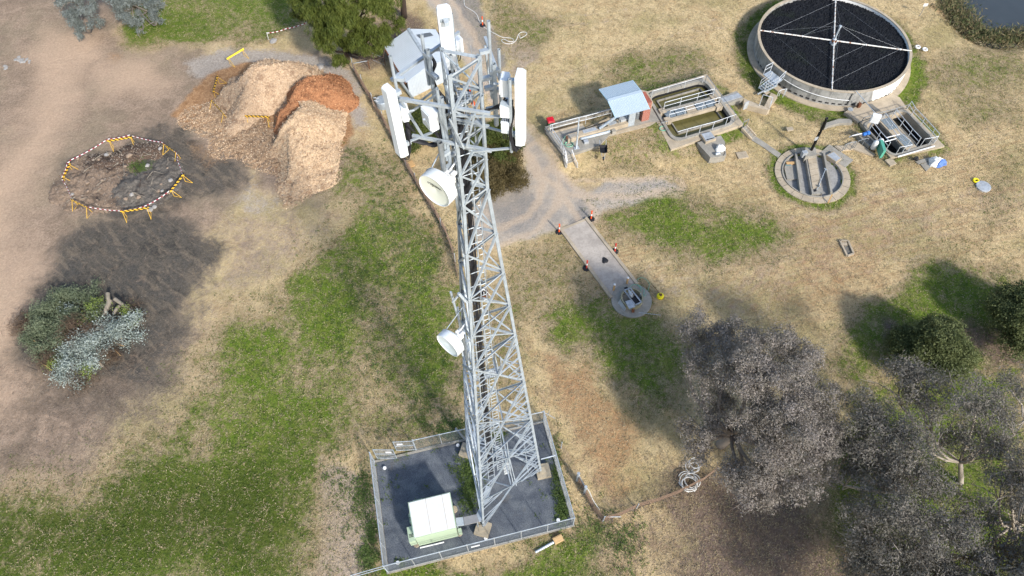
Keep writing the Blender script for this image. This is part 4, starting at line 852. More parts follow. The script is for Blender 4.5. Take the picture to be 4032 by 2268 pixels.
# wheelbarrow
wb = thing('wheelbarrow', A_(1110, 1200, T), 'black wheelbarrow parked on the straw beside the inlet works', 'wheelbarrow')
w0, w1 = A_(1105, 1130, T), A_(1115, 1275, T); fx = unit(w1-w0); fx[2] = 0; fx = unit(fx); fy = np.array([-fx[1], fx[0], 0]); c = A_(1107, 1185, T+.3)
mb = MB(); top = [c+fx*a+fy*b+[0, 0, .28] for a, b in ((-.5, -.36), (.45, -.33), (.55, 0), (.45, .33), (-.5, .36))]; bot = [c+fx*a+fy*b+[0, 0, .02] for a, b in ((-.36, -.22), (.2, -.2), (.24, 0), (.2, .2), (-.36, .22))]
mb.add(top+bot, [(5, 6, 7, 8, 9)]+[(i, (i+1) % 5, 5+(i+1) % 5, 5+i) for i in range(5)]); obj('tray', mb, M['black'], wb)
mb = MB()
for s_ in (-1, 1): mb.path([c+fx*-1.1+fy*s_*.3+[0, 0, .25], c+fx*-.4+fy*s_*.26+[0, 0, 0], c+fx*.85+fy*s_*.07+[0, 0, -.12]], .022, 6); mb.tube(c+fx*-.35+fy*s_*.25, c+fx*-.4+fy*s_*.27+[0, 0, -.3], .02, 6)
obj('frame', mb, M['steel_pale'], wb)
mb = MB(); mb.lathe(c+fx*.8+[0, 0, -.12], [(.08, -.05), (.17, -.05), (.19, 0), (.17, .05), (.08, .05)], 16, fy, True, True); obj('wheel', mb, M['black'], wb)
# ---------------------------------------------------------------- settling tank one
B_ = lambda x, y, z=T: Zc(2480, 260, x, y, z)
t1 = thing('settling_tank', (*np.mean(TANK1_IN, 0), 0), 'rectangular concrete settling tank of olive water crossed by a railed walkway', 'settling tank')
o_ = fillet(TANK1_PAD, .06, 6); i_ = fillet(TANK1_IN, 1.0, 6)
mb = MB(); mb.ringwall(o_, fillet(offset_poly(TANK1_IN, .02), 1.0, 6), -2.5, T+.03); obj('apron', mb, M['conc_warm'], t1)
mb = MB(); mb.ringwall(fillet(offset_poly(TANK1_IN, .26), 1.1, 6), i_, T-.8, T+.2); obj('rim_wall', mb, M['conc'], t1)
mb = MB(); mb.ringwall(fillet(offset_poly(TANK1_IN, -.0), 1.0, 6), fillet(offset_poly(TANK1_IN, -.05), .98, 6), T-.9, T-.18); obj('scum_band', mb, M['black'], t1)
def water(name, base, rough=.12):
    m = NT(name, rough, 0, .5); n_ = m.noise(.5, 3, .6); m.color(m.mix(n_, tinted(base, .8), tinted(base, 1.2))); w2 = m.noise(5, 3); m.bump(w2, .06, .02); return m.m
M['olive_water'] = water('olive_water', srgb(98, 92, 54), .25); M['dark_water'] = water('dark_water', srgb(22, 24, 24), .2)
mb = MB(); mb.prism(i_, T-1.2, T-.42); tag(obj('tank_water', mb, M['olive_water'], t1))
wr = [B_(*q, T-.25) for q in ((430, 548), (1108, 352), (1478, 852), (772, 1062))]
for k in range(4): mb = MB(); mb.beam(wr[k]-[0, 0, .12], wr[(k+1) % 4]-[0, 0, .12], .1, .26); obj('weir_wall', mb, M['conc'] if k != 1 else M['conc_dark'], t1)
wk = [B_(*q, T+.32) for q in ((515, 712), (1322, 492), (1405, 632), (598, 852))]
for a, b, m_, nm in ((0, 1, 'conc', 'edge_beam'), (3, 2, 'conc_warm', 'edge_beam')): mb = MB(); mb.beam(wk[a]-[0, 0, .17], wk[b]-[0, 0, .17], .22, .36); obj(nm, mb, M[m_], t1)
inn = [vlerp(wk[0], wk[3], .15), vlerp(wk[1], wk[2], .15), vlerp(wk[1], wk[2], .85), vlerp(wk[0], wk[3], .85)]
mesh_gr = NT('walkway_grating', .55, .2, .3); _ck = mesh_gr.n("ShaderNodeTexChecker"); _ck.inputs["Scale"].default_value = 11; mesh_gr.l(mesh_gr.scaled((1, 1, 1), R_(17)), _ck.inputs["Vector"]); mesh_gr.color(mesh_gr.mix(_ck.outputs["Fac"], srgb(150, 160, 164), srgb(84, 92, 94))); M['wgrate'] = mesh_gr.m
for k in range(5):
    q = [vlerp(inn[0], inn[1], k/5+.008), vlerp(inn[0], inn[1], (k+1)/5-.008), vlerp(inn[3], inn[2], (k+1)/5-.008), vlerp(inn[3], inn[2], k/5+.008)]
    slab('floor_panel', q, T+.24, T+.30, 'wgrate' if k != 2 else 'conc_warm', parent=t1)
for q in (wk[0], wk[1], wk[2], wk[3]): mb = MB(); mb.box(q-[0, 0, .15], (.6, .55, .5), R_(17)); obj('end_block', mb, M['conc_warm'], t1)
handrail('handrail', [B_(530, 705, T+.3), B_(790, 632, T+.3), B_(1060, 558, T+.3), B_(1308, 490, T+.3)], 1.0, 'handrail on the far side of the settling tank walkway', group='handrails of the treatment works')
handrail('handrail', [B_(615, 830, T+.3), B_(870, 765, T+.3), B_(1145, 690, T+.3), B_(1400, 615, T+.3)], .95, 'handrail on the near side of the settling tank walkway', group='handrails of the treatment works')
hb = [B_(640, 1060, T+.2), B_(730, 1168, T+.2), B_(885, 1122, T+.2), B_(1095, 1065, T+.2), B_(1302, 1012, T+.2), B_(1512, 940, T+.2), B_(1640, 895, T+.2)]
handrail('handrail', hb[1:], 1.0, 'handrail along the near edge of the olive settling tank', group='handrails of the treatment works', mid=False, posts=hb[2:6])
handrail('handrail', [B_(1648, 885, T+.2), B_(1420, 580, T+.2), B_(1330, 455, T+.2), B_(1190, 265, T+.2)], .9, 'handrail along the right hand edge of the olive settling tank', group='handrails of the treatment works', mid=False, mat='steel_dark')
handrail('handrail', [B_(1150, 260, T+.2), B_(860, 345, T+.2), B_(600, 420, T+.2), B_(340, 495, T+.2)], .75, 'handrail along the far edge of the olive settling tank', group='handrails of the treatment works', mid=False)
mb = MB(); a, b = B_(345, 440), B_(1150, 205); mb.beam(a+[0, 0, .03], b+[0, 0, .03], .28, .06); obj('launder_channel', mb, M['conc_dark'], t1)
# outlet channel and covers to the right
slab('outlet_channel', [B_(*q, T+.12) for q in ((1395, 505), (1690, 395), (1805, 500), (1490, 615))], -.5, T+.12, 'conc', 'concrete outlet channel with slatted covers right of the settling tank', 'channel')
oc = thing('slatted_cover', B_(1600, 510, T+.12), 'grey slatted cover over the outlet channel beside the settling tank', 'cover')
for k in range(5): mb = MB(); a, b = vlerp(B_(1420, 520, T+.15), B_(1470, 575, T+.15), k/4), vlerp(B_(1725, 430, T+.15), B_(1775, 482, T+.15), k/4); mb.beam(a, b, .10, .05); obj('slat', mb, M['rail'], oc)
chb = slab('chamber', [B_(*q, T+.3) for q in ((1118, 1078), (1285, 1036), (1372, 1148), (1205, 1208))], -.2, T+.3, 'conc_warm', 'square concrete chamber with black slot in front of the settling tank', 'chamber')
slab('cover_lid', [B_(*q, T+.31) for q in ((1135, 1078), (1280, 1042), (1355, 1142), (1210, 1190))], T+.301, T+.33, 'rail', parent=chb)
slab('lid_slot', [B_(*q, T+.34) for q in ((1212, 1162), (1335, 1130), (1340, 1142), (1218, 1176))], T+.331, T+.336, 'black', parent=chb)
slab('pump_apron', [B_(*q, T) for q in ((1068, 1215), (1440, 1100), (1505, 1200), (1527, 1412), (1400, 1445), (1275, 1450), (1140, 1300))], -.2, T+.025, 'conc', kind='structure')
def tarp(name, c, sx, sy, h, label, mats, seed):
    th = thing(name, c, label, 'covered pump'); rs = np.random.RandomState(seed)
    for j, (mt, nm, ox, sc) in enumerate(mats):
        mb = MB(); n = 18; vs = []; rings = [(1.05, 0), (1.0, .25), (.85, .6), (.6, .88), (.3, 1.0), (.01, 1.03)]
        for q, (r, hh) in enumerate(rings):
            for k in range(n):
                a = 2*math.pi*k/n; f = 1+.16*math.sin(3*a+seed)+rs.uniform(-.13, .13); g_ = rs.uniform(-.09, .07) if 0 < q < 5 else 0
                vs.append(np.asarray(c)+np.array([ox[0]+sx*sc*r*f*math.cos(a), ox[1]+sy*sc*r*f*math.sin(a), (h*hh*sc+g_*h) if q else 0]))
        mb.add(vs, [(i*n+k, i*n+(k+1) % n, (i+1)*n+(k+1) % n, (i+1)*n+k) for i in range(len(rings)-1) for k in range(n)]); obj(nm, mb, mt, th, False)
    return th
mt_w = simple('white_tarpaulin', srgb(214, 214, 210), .6, 0, .15, 5); mt_b = simple('blue_tarpaulin', srgb(84, 116, 176), .5, 0, .2, 4)
tp = tarp('covered_pump', B_(1425, 1325, T+.02), .42, .34, .55, 'small pump wrapped in white sheeting on the concrete apron', [(mt_w, 'sheeting', (0, 0), 1)], 3)
mb = MB(); mb.lathe(B_(1390, 1390, T+.2), [(.1, -.22), (.13, -.2), (.13, .2), (.1, .22)], 12, (1, .3, 0), True, True); mb.tube(B_(1430, 1400, T+.03), B_(1400, 1380, T+.3), .05); obj('motor', mb, M['steel_pale'], tp)
hose([B_(1490, 1340, T+.2), B_(1508, 1370, T+.06), B_(1480, 1420, T+.04)], .02, 'black', 'short black cable beside the white wrapped pump', 'cable', 'cable')
hose(coil(B_(525, 1000), .32, 3, T+.06, .1, 4), .022, 'hose_green', 'green hose coiled at the near left corner of the settling tank', n=3)
mb = MB(); mb.path([B_(480, 965), B_(480, 965)+[0, 0, .5], B_(590, 935)+[0, 0, .5], B_(590, 935)], .025, 6); tag(obj('hose_rack', mb, M['steel_dark']), 'dark pipe hoop over the hose coil at the settling tank corner', 'rack')
# stairs and path down to the digester
st = thing('concrete_stairs', B_(1870, 1040, 0), 'short flight of concrete steps from the settling tank down to the path', 'steps')
s0, s1, e0, e1 = B_(1775, 985)[:2], B_(1835, 930)[:2], B_(1925, 1175, 0)[:2], B_(1990, 1120, 0)[:2]
for k in range(5): t0, t1 = k/5, (k+1)/5; slab('tread', [vlerp(s0, e0, t0), vlerp(s1, e1, t0), vlerp(s1, e1, t1), vlerp(s0, e0, t1)], -.2, T*(1-(k+.6)/5.3), 'conc', parent=st)
for a, b in ((s0, e0), (s1, e1)): mb = MB(); mb.beam([*a, T-.02], [*b, .1], .1, .22); obj('stringer', mb, M['conc_warm'], st)
handrail('handrail', [[*s0, T], [*vlerp(s1, e1, .1), T]], .8, 'bent pipe rail at the head of the small concrete steps', group='handrails of the treatment works', mid=False, mat='steel_dark')
E_ = lambda x, y, z=0.0: Zc(3000, 480, x, y, z)
path_p = [B_(1920, 1175, 0), B_(1990, 1120, 0), E_(0, 300), E_(305, 512), E_(255, 575), E_(0, 395)]
slab('footpath', path_p, -.2, .06, 'conc', kind='structure')
slab('ramp_path', [B_(*q, .6) for q in ((1810, 510), (1880, 545), (2225, 680), (2190, 700), (1870, 625), (1800, 600))], -.2, .62, 'conc_warm', kind='structure')
slab('side_path', [B_(*q, .3) for q in ((2130, 640), (2210, 665), (2345, 470), (2240, 420))], -.2, .3, 'conc_warm', kind='structure')
handrail('handrail', [B_(2045, 640, .55), B_(2075, 555, .55), B_(2225, 600, .5), B_(2205, 680, .5)], .8, 'low pipe rail across the ramp between settling tank and filter', group='handrails of the treatment works', mid=False)
mb = MB(); mb.beam(B_(1805, 640, .9), B_(1875, 610, .9), .05, .9); tag(obj('leaning_board', mb, M['rail']), 'grey board leaning at the start of the ramp', 'board')
for (x, y), sz, lb in (((1780, 1415), (.95, .75), 'pale square concrete plate lying in the straw below the settling tank apron'), ((2535, 1000), (.6, .4), 'worn small concrete plate half buried in straw above the footpath')):
    mb = MB(); p = B_(x, y, .05 if y > 1200 else .3); mb.box((p[0], p[1], p[2]), (*sz, .14), R_(8)); tag(obj('concrete_plate', mb, M['conc_warm']), lb, 'plate')
# ---------------------------------------------------------------- trickling filter
tf = thing('trickling_filter', (*FILT_C, 0), 'large round concrete trickling filter full of black stones with a rotating arm', 'trickling filter')
N_ = 120; ang0 = lambda p: math.atan2(p[1]-FILT_C[1], p[0]-FILT_C[0])
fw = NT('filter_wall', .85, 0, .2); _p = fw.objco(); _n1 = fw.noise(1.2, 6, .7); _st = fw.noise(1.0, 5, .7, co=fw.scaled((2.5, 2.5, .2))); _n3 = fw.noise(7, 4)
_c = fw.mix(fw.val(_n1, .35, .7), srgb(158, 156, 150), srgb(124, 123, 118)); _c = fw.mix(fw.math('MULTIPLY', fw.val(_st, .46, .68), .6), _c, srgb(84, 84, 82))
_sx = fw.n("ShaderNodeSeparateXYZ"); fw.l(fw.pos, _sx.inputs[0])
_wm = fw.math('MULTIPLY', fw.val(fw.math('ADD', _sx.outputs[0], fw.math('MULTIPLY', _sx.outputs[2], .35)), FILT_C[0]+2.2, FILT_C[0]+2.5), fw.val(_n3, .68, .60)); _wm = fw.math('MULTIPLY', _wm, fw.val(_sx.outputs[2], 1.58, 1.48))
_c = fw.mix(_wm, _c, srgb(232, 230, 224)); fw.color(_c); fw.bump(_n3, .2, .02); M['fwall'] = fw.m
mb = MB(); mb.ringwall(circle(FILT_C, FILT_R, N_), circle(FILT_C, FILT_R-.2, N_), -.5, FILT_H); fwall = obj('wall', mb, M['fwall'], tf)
mb = MB(); mb.ringwall(circle(FILT_C, FILT_R+.03, N_), circle(FILT_C, FILT_R-.23, N_), FILT_H+.001, FILT_H+.06); obj('rim', mb, M['conc_warm'], fwall)
for k in range(34):
    a = R_(-172+k*4.7); c = np.array([FILT_C[0]+FILT_R*math.cos(a), FILT_C[1]+FILT_R*math.sin(a), .12]); mb = MB(); mb.frame(c, (math.cos(a)*.02, math.sin(a)*.02, 0), (-math.sin(a)*.17, math.cos(a)*.17, 0), (0, 0, .07)); obj('vent', mb, M['black'], tf)
rs = np.random.RandomState(5); stp = .11; gx = np.arange(-FILT_R, FILT_R+stp, stp); X_, Y_ = np.meshgrid(gx, gx); n_ = len(gx)
Zm = 1.18+fbm(X_.ravel(), Y_.ravel(), .5, 301, 2)*.10+rs.rand(n_*n_)*.13
px_ = X_.ravel()+rs.uniform(-.03, .03, n_*n_); py_ = Y_.ravel()+rs.uniform(-.03, .03, n_*n_); rr2 = np.hypot(px_, py_)
id_ = np.arange(n_*n_).reshape(n_, n_); fq = np.stack([id_[:-1, :-1], id_[:-1, 1:], id_[1:, 1:], id_[1:, :-1]], -1).reshape(-1, 4); fq = fq[(rr2[fq] < FILT_R-.21).all(1)]
med = NT('black_filter_stone', .8, 0, .15); _i = med.noise(9, 3, .8); _j = med.noise(.8, 4); med.color(med.mix(med.val(_i, .35, .7), (.003, .0035, .0045, 1), (.017, .019, .024, 1))); _k = med.noise(.35, 5, .7); _cc = med.b.inputs['Base Color'].links[0].from_socket; med.color(med.mix(med.math('MULTIPLY', med.val(_k, .5, .7), .6), _cc, (.014, .019, .012, 1))); med.bump(_i, .9, .08); M['media'] = med.m
mb = MB(); mb.add(np.stack([px_+FILT_C[0], py_+FILT_C[1], Zm], 1), fq.tolist()); obj('stone_bed', mb, M['media'], tf)
AZ_ = 1.62; F_ = lambda x, y, z=AZ_: Zc(2960, 0, x, y, z)
hub = np.array([*FILT_C, AZ_]); aw = NT('flaking_white_arm', .6, 0, .3); _n = aw.noise(3.5, 5, .7); aw.color(aw.mix(aw.val(_n, .5, .62), srgb(214, 212, 204), srgb(140, 96, 70))); M['arm'] = aw.m
ends = [F_(130, 480), F_(2532, 806), F_(1272, 1425)]; ends.append(hub+(hub-ends[2])*1.0)
mtop = hub+[0, 0, 1.75]
dist_ = thing('distributor', (*FILT_C, 1.3), 'rusty white rotary distributor with four pipe arms and wire stays over the stone bed', 'distributor')
mb = MB(); mb.lathe((*FILT_C, 1.2), [(.34, 0), (.34, .3), (.22, .34), (.2, .62), (.1, .7), (.08, 1.9), (.14, 1.95), (.14, 2.15), (.05, 2.2)], 16, cap1=True); obj('mast', mb, M['steel_pale'], dist_)
mb = MB(); mb.box((*FILT_C, AZ_), (.42, .42, .3), R_(-8)); obj('hub', mb, M['rust'], dist_)
for e_ in ends:
    d = unit(e_-hub); mb = MB(); mb.tube(hub+d*.2, e_, .07, 8, .055); arm = obj('arm', mb, M['arm'], dist_)
    for t in (.42, .86): p = vlerp(hub, e_, t); mb = MB(); mb.lathe(p, [(.095, -.05), (.095, .05)], 10, d, True, True); obj('collar', mb, M['white_paint'], arm)
    mb = MB()
    for t in (.42, .86): p = vlerp(hub, e_, t); mb.tube(mtop, p+[0, 0, .08], .0045, 4)
    obj('stay_wire', mb, M['rail'], dist_)
for a, b in ((0, 3), (1, 2), (0, 2), (1, 3)):
    mb = MB()
    for t in (.42, .86): mb.tube(vlerp(hub, ends[a], t)+[0, 0, .05], vlerp(hub, ends[b], t)+[0, 0, .05], .006 if a+b == 3 else .003, 4)
    obj('tie_wire', mb, M['rail'], dist_)
# apron round the filter and the paved link to the second tank
mb = MB(); mb.ringwall(circle(FILT_C, FILT_R+.62, N_), circle(FILT_C, FILT_R-.02, N_), -.5, -.1); tag(obj('filter_apron', mb, M['conc_warm']), kind='structure')
D_ = lambda x, y, z=0.3: Zc(3240, 360, x, y, z)
slab('paved_link', [D_(*q, .14) for q in ((340, 325), (560, 490), (1335, 262), (1215, 90), (1090, 40), (700, 170))], -.2, .14, 'conc_warm', kind='structure')
slab('link_path', [D_(*q, .2) for q in ((450, 435), (265, 430), (60, 495), (30, 580), (110, 545), (270, 500), (470, 497))], -.2, .2, 'conc', kind='structure')
mb = MB(); mb.lathe(D_(438, 283, .15), [(.26, -.02), (.26, .03)], 18, cap1=True); tag(obj('manhole_lid', mb, M['rail']), 'round green grey lid set in the paving at the filter wall', 'manhole lid')
slab('grated_pit', [D_(*q, .18) for q in ((725, 205), (770, 195), (910, 305), (850, 330))], .1, .2, 'conc_dark', 'narrow grated pit in the paving between filter and second tank', 'pit')
# service pipes on the filter wall
a0, a1 = ang0(Zc(2920, 240, 640, 320, .95)), ang0(Zc(2920, 240, 1710, 632, .7))
mb = MB(); mb.path([(FILT_C[0]+(FILT_R+.09)*math.cos(a), FILT_C[1]+(FILT_R+.09)*math.sin(a), z) for a, z in zip(np.linspace(a0, a1, 30), np.linspace(1.0, .7, 30))], .035, 6); obj('wall_pipe', mb, M['white_paint'], tf)
mb = MB(); mb.tube(Zc(2920, 240, 1815, 475, 1.75), Zc(2920, 240, 2150, 860, 1.5), .035, 6); mb.tube(Zc(2920, 240, 2150, 860, 1.5), Zc(2920, 240, 2110, 950, .4), .035, 6); tag(obj('overhead_conduit', mb, M['steel_pale']), 'thin grey conduit running from the filter rim to the white control box', 'conduit')
mb = MB()
for x, y, z, x2, y2, z2 in ((1790, 505, 1.5, 1690, 715, .2),): p, q = Zc(2920, 240, x, y, z), Zc(2920, 240, x2, y2, z2); a = ang0(q); mb.tube((FILT_C[0]+(FILT_R+.06)*math.cos(a), FILT_C[1]+(FILT_R+.06)*math.sin(a), 1.5), (FILT_C[0]+(FILT_R+.06)*math.cos(a), FILT_C[1]+(FILT_R+.06)*math.sin(a), .1), .05, 6)
obj('downpipe', mb, M['conc_dark'], tf)
mb = MB(); p = Zc(2920, 240, 1845, 735, .1); mb.box(p+[0, 0, .25], (.3, .25, .5), .3); mb.tube(p, Zc(2920, 240, 1868, 640, 1.0), .03); tag(obj('valve_stand', mb, M['rust']), 'small rusty valve stand against the filter wall', 'valve')
# landing and steps
S_ = lambda x, y, z: Zc(2920, 240, x, y, z)
ap = thing('access_stair', S_(400, 350, 0), 'galvanised landing and steps with handrails on the left of the trickling filter', 'access stair')
LZ = 1.1
lq = [S_(345, 212, LZ), S_(462, 148, LZ), S_(655, 292, LZ), S_(545, 372, LZ)]
slab('landing', lq, LZ-.08, LZ, 'steel_pale', parent=ap)
f0, f1, g0, g1 = S_(440, 300, LZ), S_(560, 385, LZ), S_(270, 432, .15), S_(350, 498, .15)
for k in range(5): t = (k+.5)/5; a, b = vlerp(f0, g0, t), vlerp(f1, g1, t); mb = MB(); mb.beam(a, b, .26, .04); obj('tread', mb, M['steel_pale'], ap)
for a, b in ((f0, g0), (f1, g1)): mb = MB(); mb.beam(a, b, .05, .22); obj('stringer', mb, M['steel_pale'], ap)
for bs, m_ in (([lq[0], vlerp(lq[0], lq[1], .95)], True), ([g0, f0], True), ([g1, f1, lq[2]+[0, 0, .0]], True)):
    handrail('', bs, 1.0, parent=ap, mid=m_)
mb = MB(); mb.tube(S_(250, 528, .12), S_(345, 478, .3), .1, 10); tag(obj('black_pipe', mb, M['steel_dark']), 'dark pipe stub on the ground at the foot of the filter stair', 'pipe')
mb = MB(); mb.box(S_(398, 505, .1), (.55, .4, .16), .5); tag(obj('concrete_block', mb, M['conc_warm']), 'pale concrete block at the foot of the filter stair', 'block')
handrail('handrail', [S_(555, 575, .1), S_(590, 555, .1), S_(680, 535, .1), S_(650, 575, .1)], .75, 'bent pipe rail over the apron left of the filter vents', group='handrails of the treatment works', mid=False)
# ---------------------------------------------------------------- second tank
t2 = thing('humus_tank', (*np.mean(TANK2_IN, 0), 0), 'sunken rectangular concrete tank of black water with a central walkway', 'tank')
i2 = fillet(TANK2_IN, .75, 6)
mb = MB(); mb.ringwall(fillet(TANK2_PAD, .06, 6), i2, -2.4, .3); obj('apron', mb, M['conc_warm'], t2)
mb = MB(); mb.ringwall(fillet(offset_poly(TANK2_IN, .22), .85, 6), fillet(offset_poly(TANK2_IN, .005), .75, 6), .31, .38); obj('rim', mb, M['conc'], t2)
mb = MB(); mb.prism(fillet(offset_poly(TANK2_IN, .02), .75, 6), -2.4, -.65); obj('tank_water', mb, M['dark_water'], t2)
mb = MB(); mb.ringwall(fillet(offset_poly(TANK2_IN, -.003), .75, 6), fillet(offset_poly(TANK2_IN, -.03), .72, 6), -1.5, -.42); obj('scum_band', mb, M['black'], t2)
w2 = [D_(*q, .34) for q in ((872, 440), (1062, 388), (1508, 895), (1345, 945))]
slab('walkway', w2, .14, .32, 'conc_warm', parent=t2)
mb = MB(); mb.beam(vlerp(w2[0], w2[3], 0)-[0, 0, .45], w2[3]-[0, 0, .45], .14, .6); obj('walkway_beam', mb, M['conc_dark'], t2)
lerp2 = lambda u, v: vlerp(vlerp(w2[0], w2[1], u), vlerp(w2[3], w2[2], u), v)
for v0, v1 in ((.04, .19), (.20, .36), (.56, .72), (.73, .90)): slab('floor_panel', [lerp2(.12, v0), lerp2(.88, v0), lerp2(.88, v1), lerp2(.12, v1)], .321, .345, 'wgrate', parent=t2)
slab('bridge_beam', [D_(*q, -.2) for q in ((1185, 540), (1230, 530), (1560, 880), (1500, 890))], -.5, -.3, 'conc_dark', parent=t2)
for bs, lb in (([D_(925, 460, .32), D_(1045, 625, .32), D_(1165, 785, .32), D_(1310, 900, .32)], 'handrail on the left of the black tank walkway'), ([D_(1095, 405, .32), D_(1220, 560, .32), D_(1350, 715, .32), D_(1480, 855, .32)], 'handrail on the right of the black tank walkway'),
               ([D_(1335, 275, .3), D_(1395, 385, .3), D_(1545, 540, .3), D_(1700, 710, .3), D_(1770, 790, .3)], 'handrail along the outer right edge of the black tank'), ([D_(1000, 925, .3), D_(850, 755, .3), D_(720, 590, .3)], 'handrail along the left edge of the black tank')):
    handrail('handrail', bs, .95, lb, group='handrails of the treatment works')
handrail('handrail', [D_(1540, 870, .3), D_(1665, 850, .3), D_(1755, 830, .3)], .95, 'short handrail at the near right corner of the black tank', group='handrails of the treatment works', mid=False)
handrail('handrail', [D_(1150, 1000, .3), D_(1245, 985, .3), D_(1340, 960, .3)], .95, 'short handrail at the near left corner of the black tank', group='handrails of the treatment works', mid=False)
handrail('handrail', [D_(610, 485, .3), D_(850, 410, .3), D_(1140, 335, .3), D_(1320, 278, .3)], .55, 'low dark rail along the far edge of the black tank', group='handrails of the treatment works', mid=False, mat='steel_dark')
for a, b in (((1000, 735), (1220, 680)), ((985, 797), (1160, 748))): mb = MB(); mb.tube(D_(*a, .8), D_(*b, .8), .05, 8); obj('cross_pipe', mb, M['white_paint'], t2)
slab('white_beam', [D_(*q, .5) for q in ((1188, 1024), (1772, 856), (1778, 864), (1194, 1034))], .39, .52, 'white_paint', 'long white beam lying along the near edge of the black tank', 'beam')
sp_ = [D_(*q, .45) for q in ((555, 690), (680, 655), (865, 815), (735, 865))]
mb = MB(); mb.ringwall(sp_, offset_poly(sp_, -.16), .0, .45); sump = obj('sump_wall', mb, M['conc']); tag(sump, 'low concrete sump with grey cover left of the black tank', 'sump')
slab('sump_cover', offset_poly(sp_, -.17), .2, .38, 'conc_dark', parent=sump)
cx_ = thing('control_cabinet', D_(730, 610), 'white control cabinet on a post at the corner of the black tank', 'control cabinet')
p = D_(735, 600, .3); mb = MB(); mb.tube(p, p+[0, 0, 1.1], .05); obj('post', mb, M['steel'], cx_)
mb = MB(); mb.box(p+[.02, 0, 1.35], (.75, .38, .85), R_(-22)); obj('cabinet', mb, M['white_paint'], cx_)
mb = MB(); ca, sa_ = math.cos(R_(-22)), math.sin(R_(-22)); mb.frame(p+np.array([.02+.2*sa_, -.2*ca, 1.35]), (.33*ca, .33*sa_, 0), (-sa_*.012, ca*.012, 0), (0, 0, .38)); obj('cabinet_door', mb, M['roof_white'], cx_)
bp = thing('blue_pump', D_(660, 690), 'blue pump set with white pipe on a steel frame beside the control cabinet', 'pump')
blue = simple('pump_blue', srgb(44, 104, 176), .45, 0, .15); dpp = unit(D_(750, 640)-D_(590, 690))
mb = MB(); mb.lathe(D_(690, 665, .9), [(.08, -.4), (.16, -.36), (.16, -.05), (.11, 0), (.2, .05), (.2, .28), (.08, .36)], 14, dpp, True, True); obj('pump_body', mb, blue, bp)
mb = MB(); mb.path([D_(420, 720, .5), D_(470, 700, .8), D_(575, 675, .9), D_(620, 670, .9)], .05, 8); obj('pump_pipe', mb, M['white_paint'], bp)
mb = MB()
for x, y in ((530, 690), (690, 740)): mb.tube(D_(x, y, .3), D_(x+20, y-30, .85), .03)
mb.beam(D_(510, 700, .6), D_(700, 650, .6), .1, .06); obj('pump_frame', mb, M['steel_dark'], bp)
for (x, y), lb in (((790, 905), 'white dome topped cylinder beside the green cover, nearer of the two'), ((868, 872), 'white dome topped cylinder right against the green cover')):
    p = D_(x, y, .3); mb = MB(); mb.lathe(p, [(.2, 0), (.24, .04), (.24, .72), (.2, .86), (.1, .95), (.03, .97)], 18, cap1=True); tag(obj('pressure_vessel', mb, M['white_paint'], smooth=True), lb, 'pressure vessel', 'white cylinders beside the black tank')
gq = [D_(*q, 1.25) for q in ((908, 765), (952, 755), (1008, 935), (965, 945))]
mb = MB(); mb.prism(gq, .3, 1.25); tag(obj('green_cover', mb, simple('machine_green', srgb(84, 156, 134), .5)), 'tall narrow green machine cover at the edge of the black tank', 'machine cover')
for pts, z, mt, lb in ((((985, 1085), (1085, 1050), (1172, 1140), (1070, 1177)), .2, 'conc_warm', 'pale square cover slab at the near corner of the black tank'), (((1465, 1108), (1690, 1040), (1720, 1085), (1520, 1150)), .12, 'conc', 'long grey slab below the black tank, nearest the dark bag'), (((1548, 1155), (1660, 1110), (1720, 1190), (1640, 1260)), .1, 'conc', 'grey slab under the blue wrapped pump')):
    slab('concrete_slab', [D_(*q, z) for q in pts], -.1, z, mt, lb, 'slab')
tarp('covered_pump', D_(1790, 1140, .1), .62, .46, .62, 'pump under crumpled blue and white sheeting below the black tank', [(mt_b, 'sheeting', (.22, -.08), .9), (mt_w, 'sheeting', (-.05, .04), 1.02)], 8)
tarp('dark_bag', D_(1468, 1075, .3), .25, .2, .3, 'small dark plastic bag on the paving below the black tank', [(M['black'], 'plastic', (0, 0), 1)], 5)
# ---------------------------------------------------------------- digester pad with vent pole
dg = thing('digester', (*DIG_C, 0), 'round concrete digester with channel walls set in a ring of paving', 'digester')
mb = MB(); mb.ringwall(circle(DIG_C, DIG_R, 64), circle(DIG_C, DIG_R*.79, 64), -1.5, .1); obj('paving_ring', mb, M['conc_warm'], dg)
mb = MB(); mb.ringwall(circle(DIG_C, DIG_R*.815, 64), circle(DIG_C, DIG_R*.785, 64), .101, .2); obj('rim', mb, M['conc'], dg)
mb = MB(); mb.prism(circle(DIG_C, DIG_R*.80, 48), -1.4, -.10); obj('floor', mb, concrete('black_stained_floor', srgb(150, 148, 143), .7), dg)
for k in range(20):
    a = R_(k*18+5); mb = MB(); p = [np.array([*(DIG_C+r*np.array([math.cos(a), math.sin(a)])), .102]) for r in (DIG_R*.82, DIG_R*.995)]; mb.beam(p[0], p[1], .025, .006); obj('joint', mb, M['conc_black'], dg)
for a, b in (((538, 470), (622, 1095)), ((985, 487), (1105, 1115))): mb = MB(); p, q = E_(*a, .35), E_(*b, .35); mb.beam(p-[0, 0, .45], q-[0, 0, .45], .17, .9); obj('dividing_wall', mb, M['conc'], dg)
mb = MB(); mb.prism([E_(*q, .3) for q in ((690, 548), (862, 545), (958, 1135), (795, 1140))], -.9, .3); ch = obj('covered_channel', mb, M['conc'], dg)
cq = [E_(*q, .35) for q in ((722, 560), (855, 556), (935, 1010), (808, 1060))]
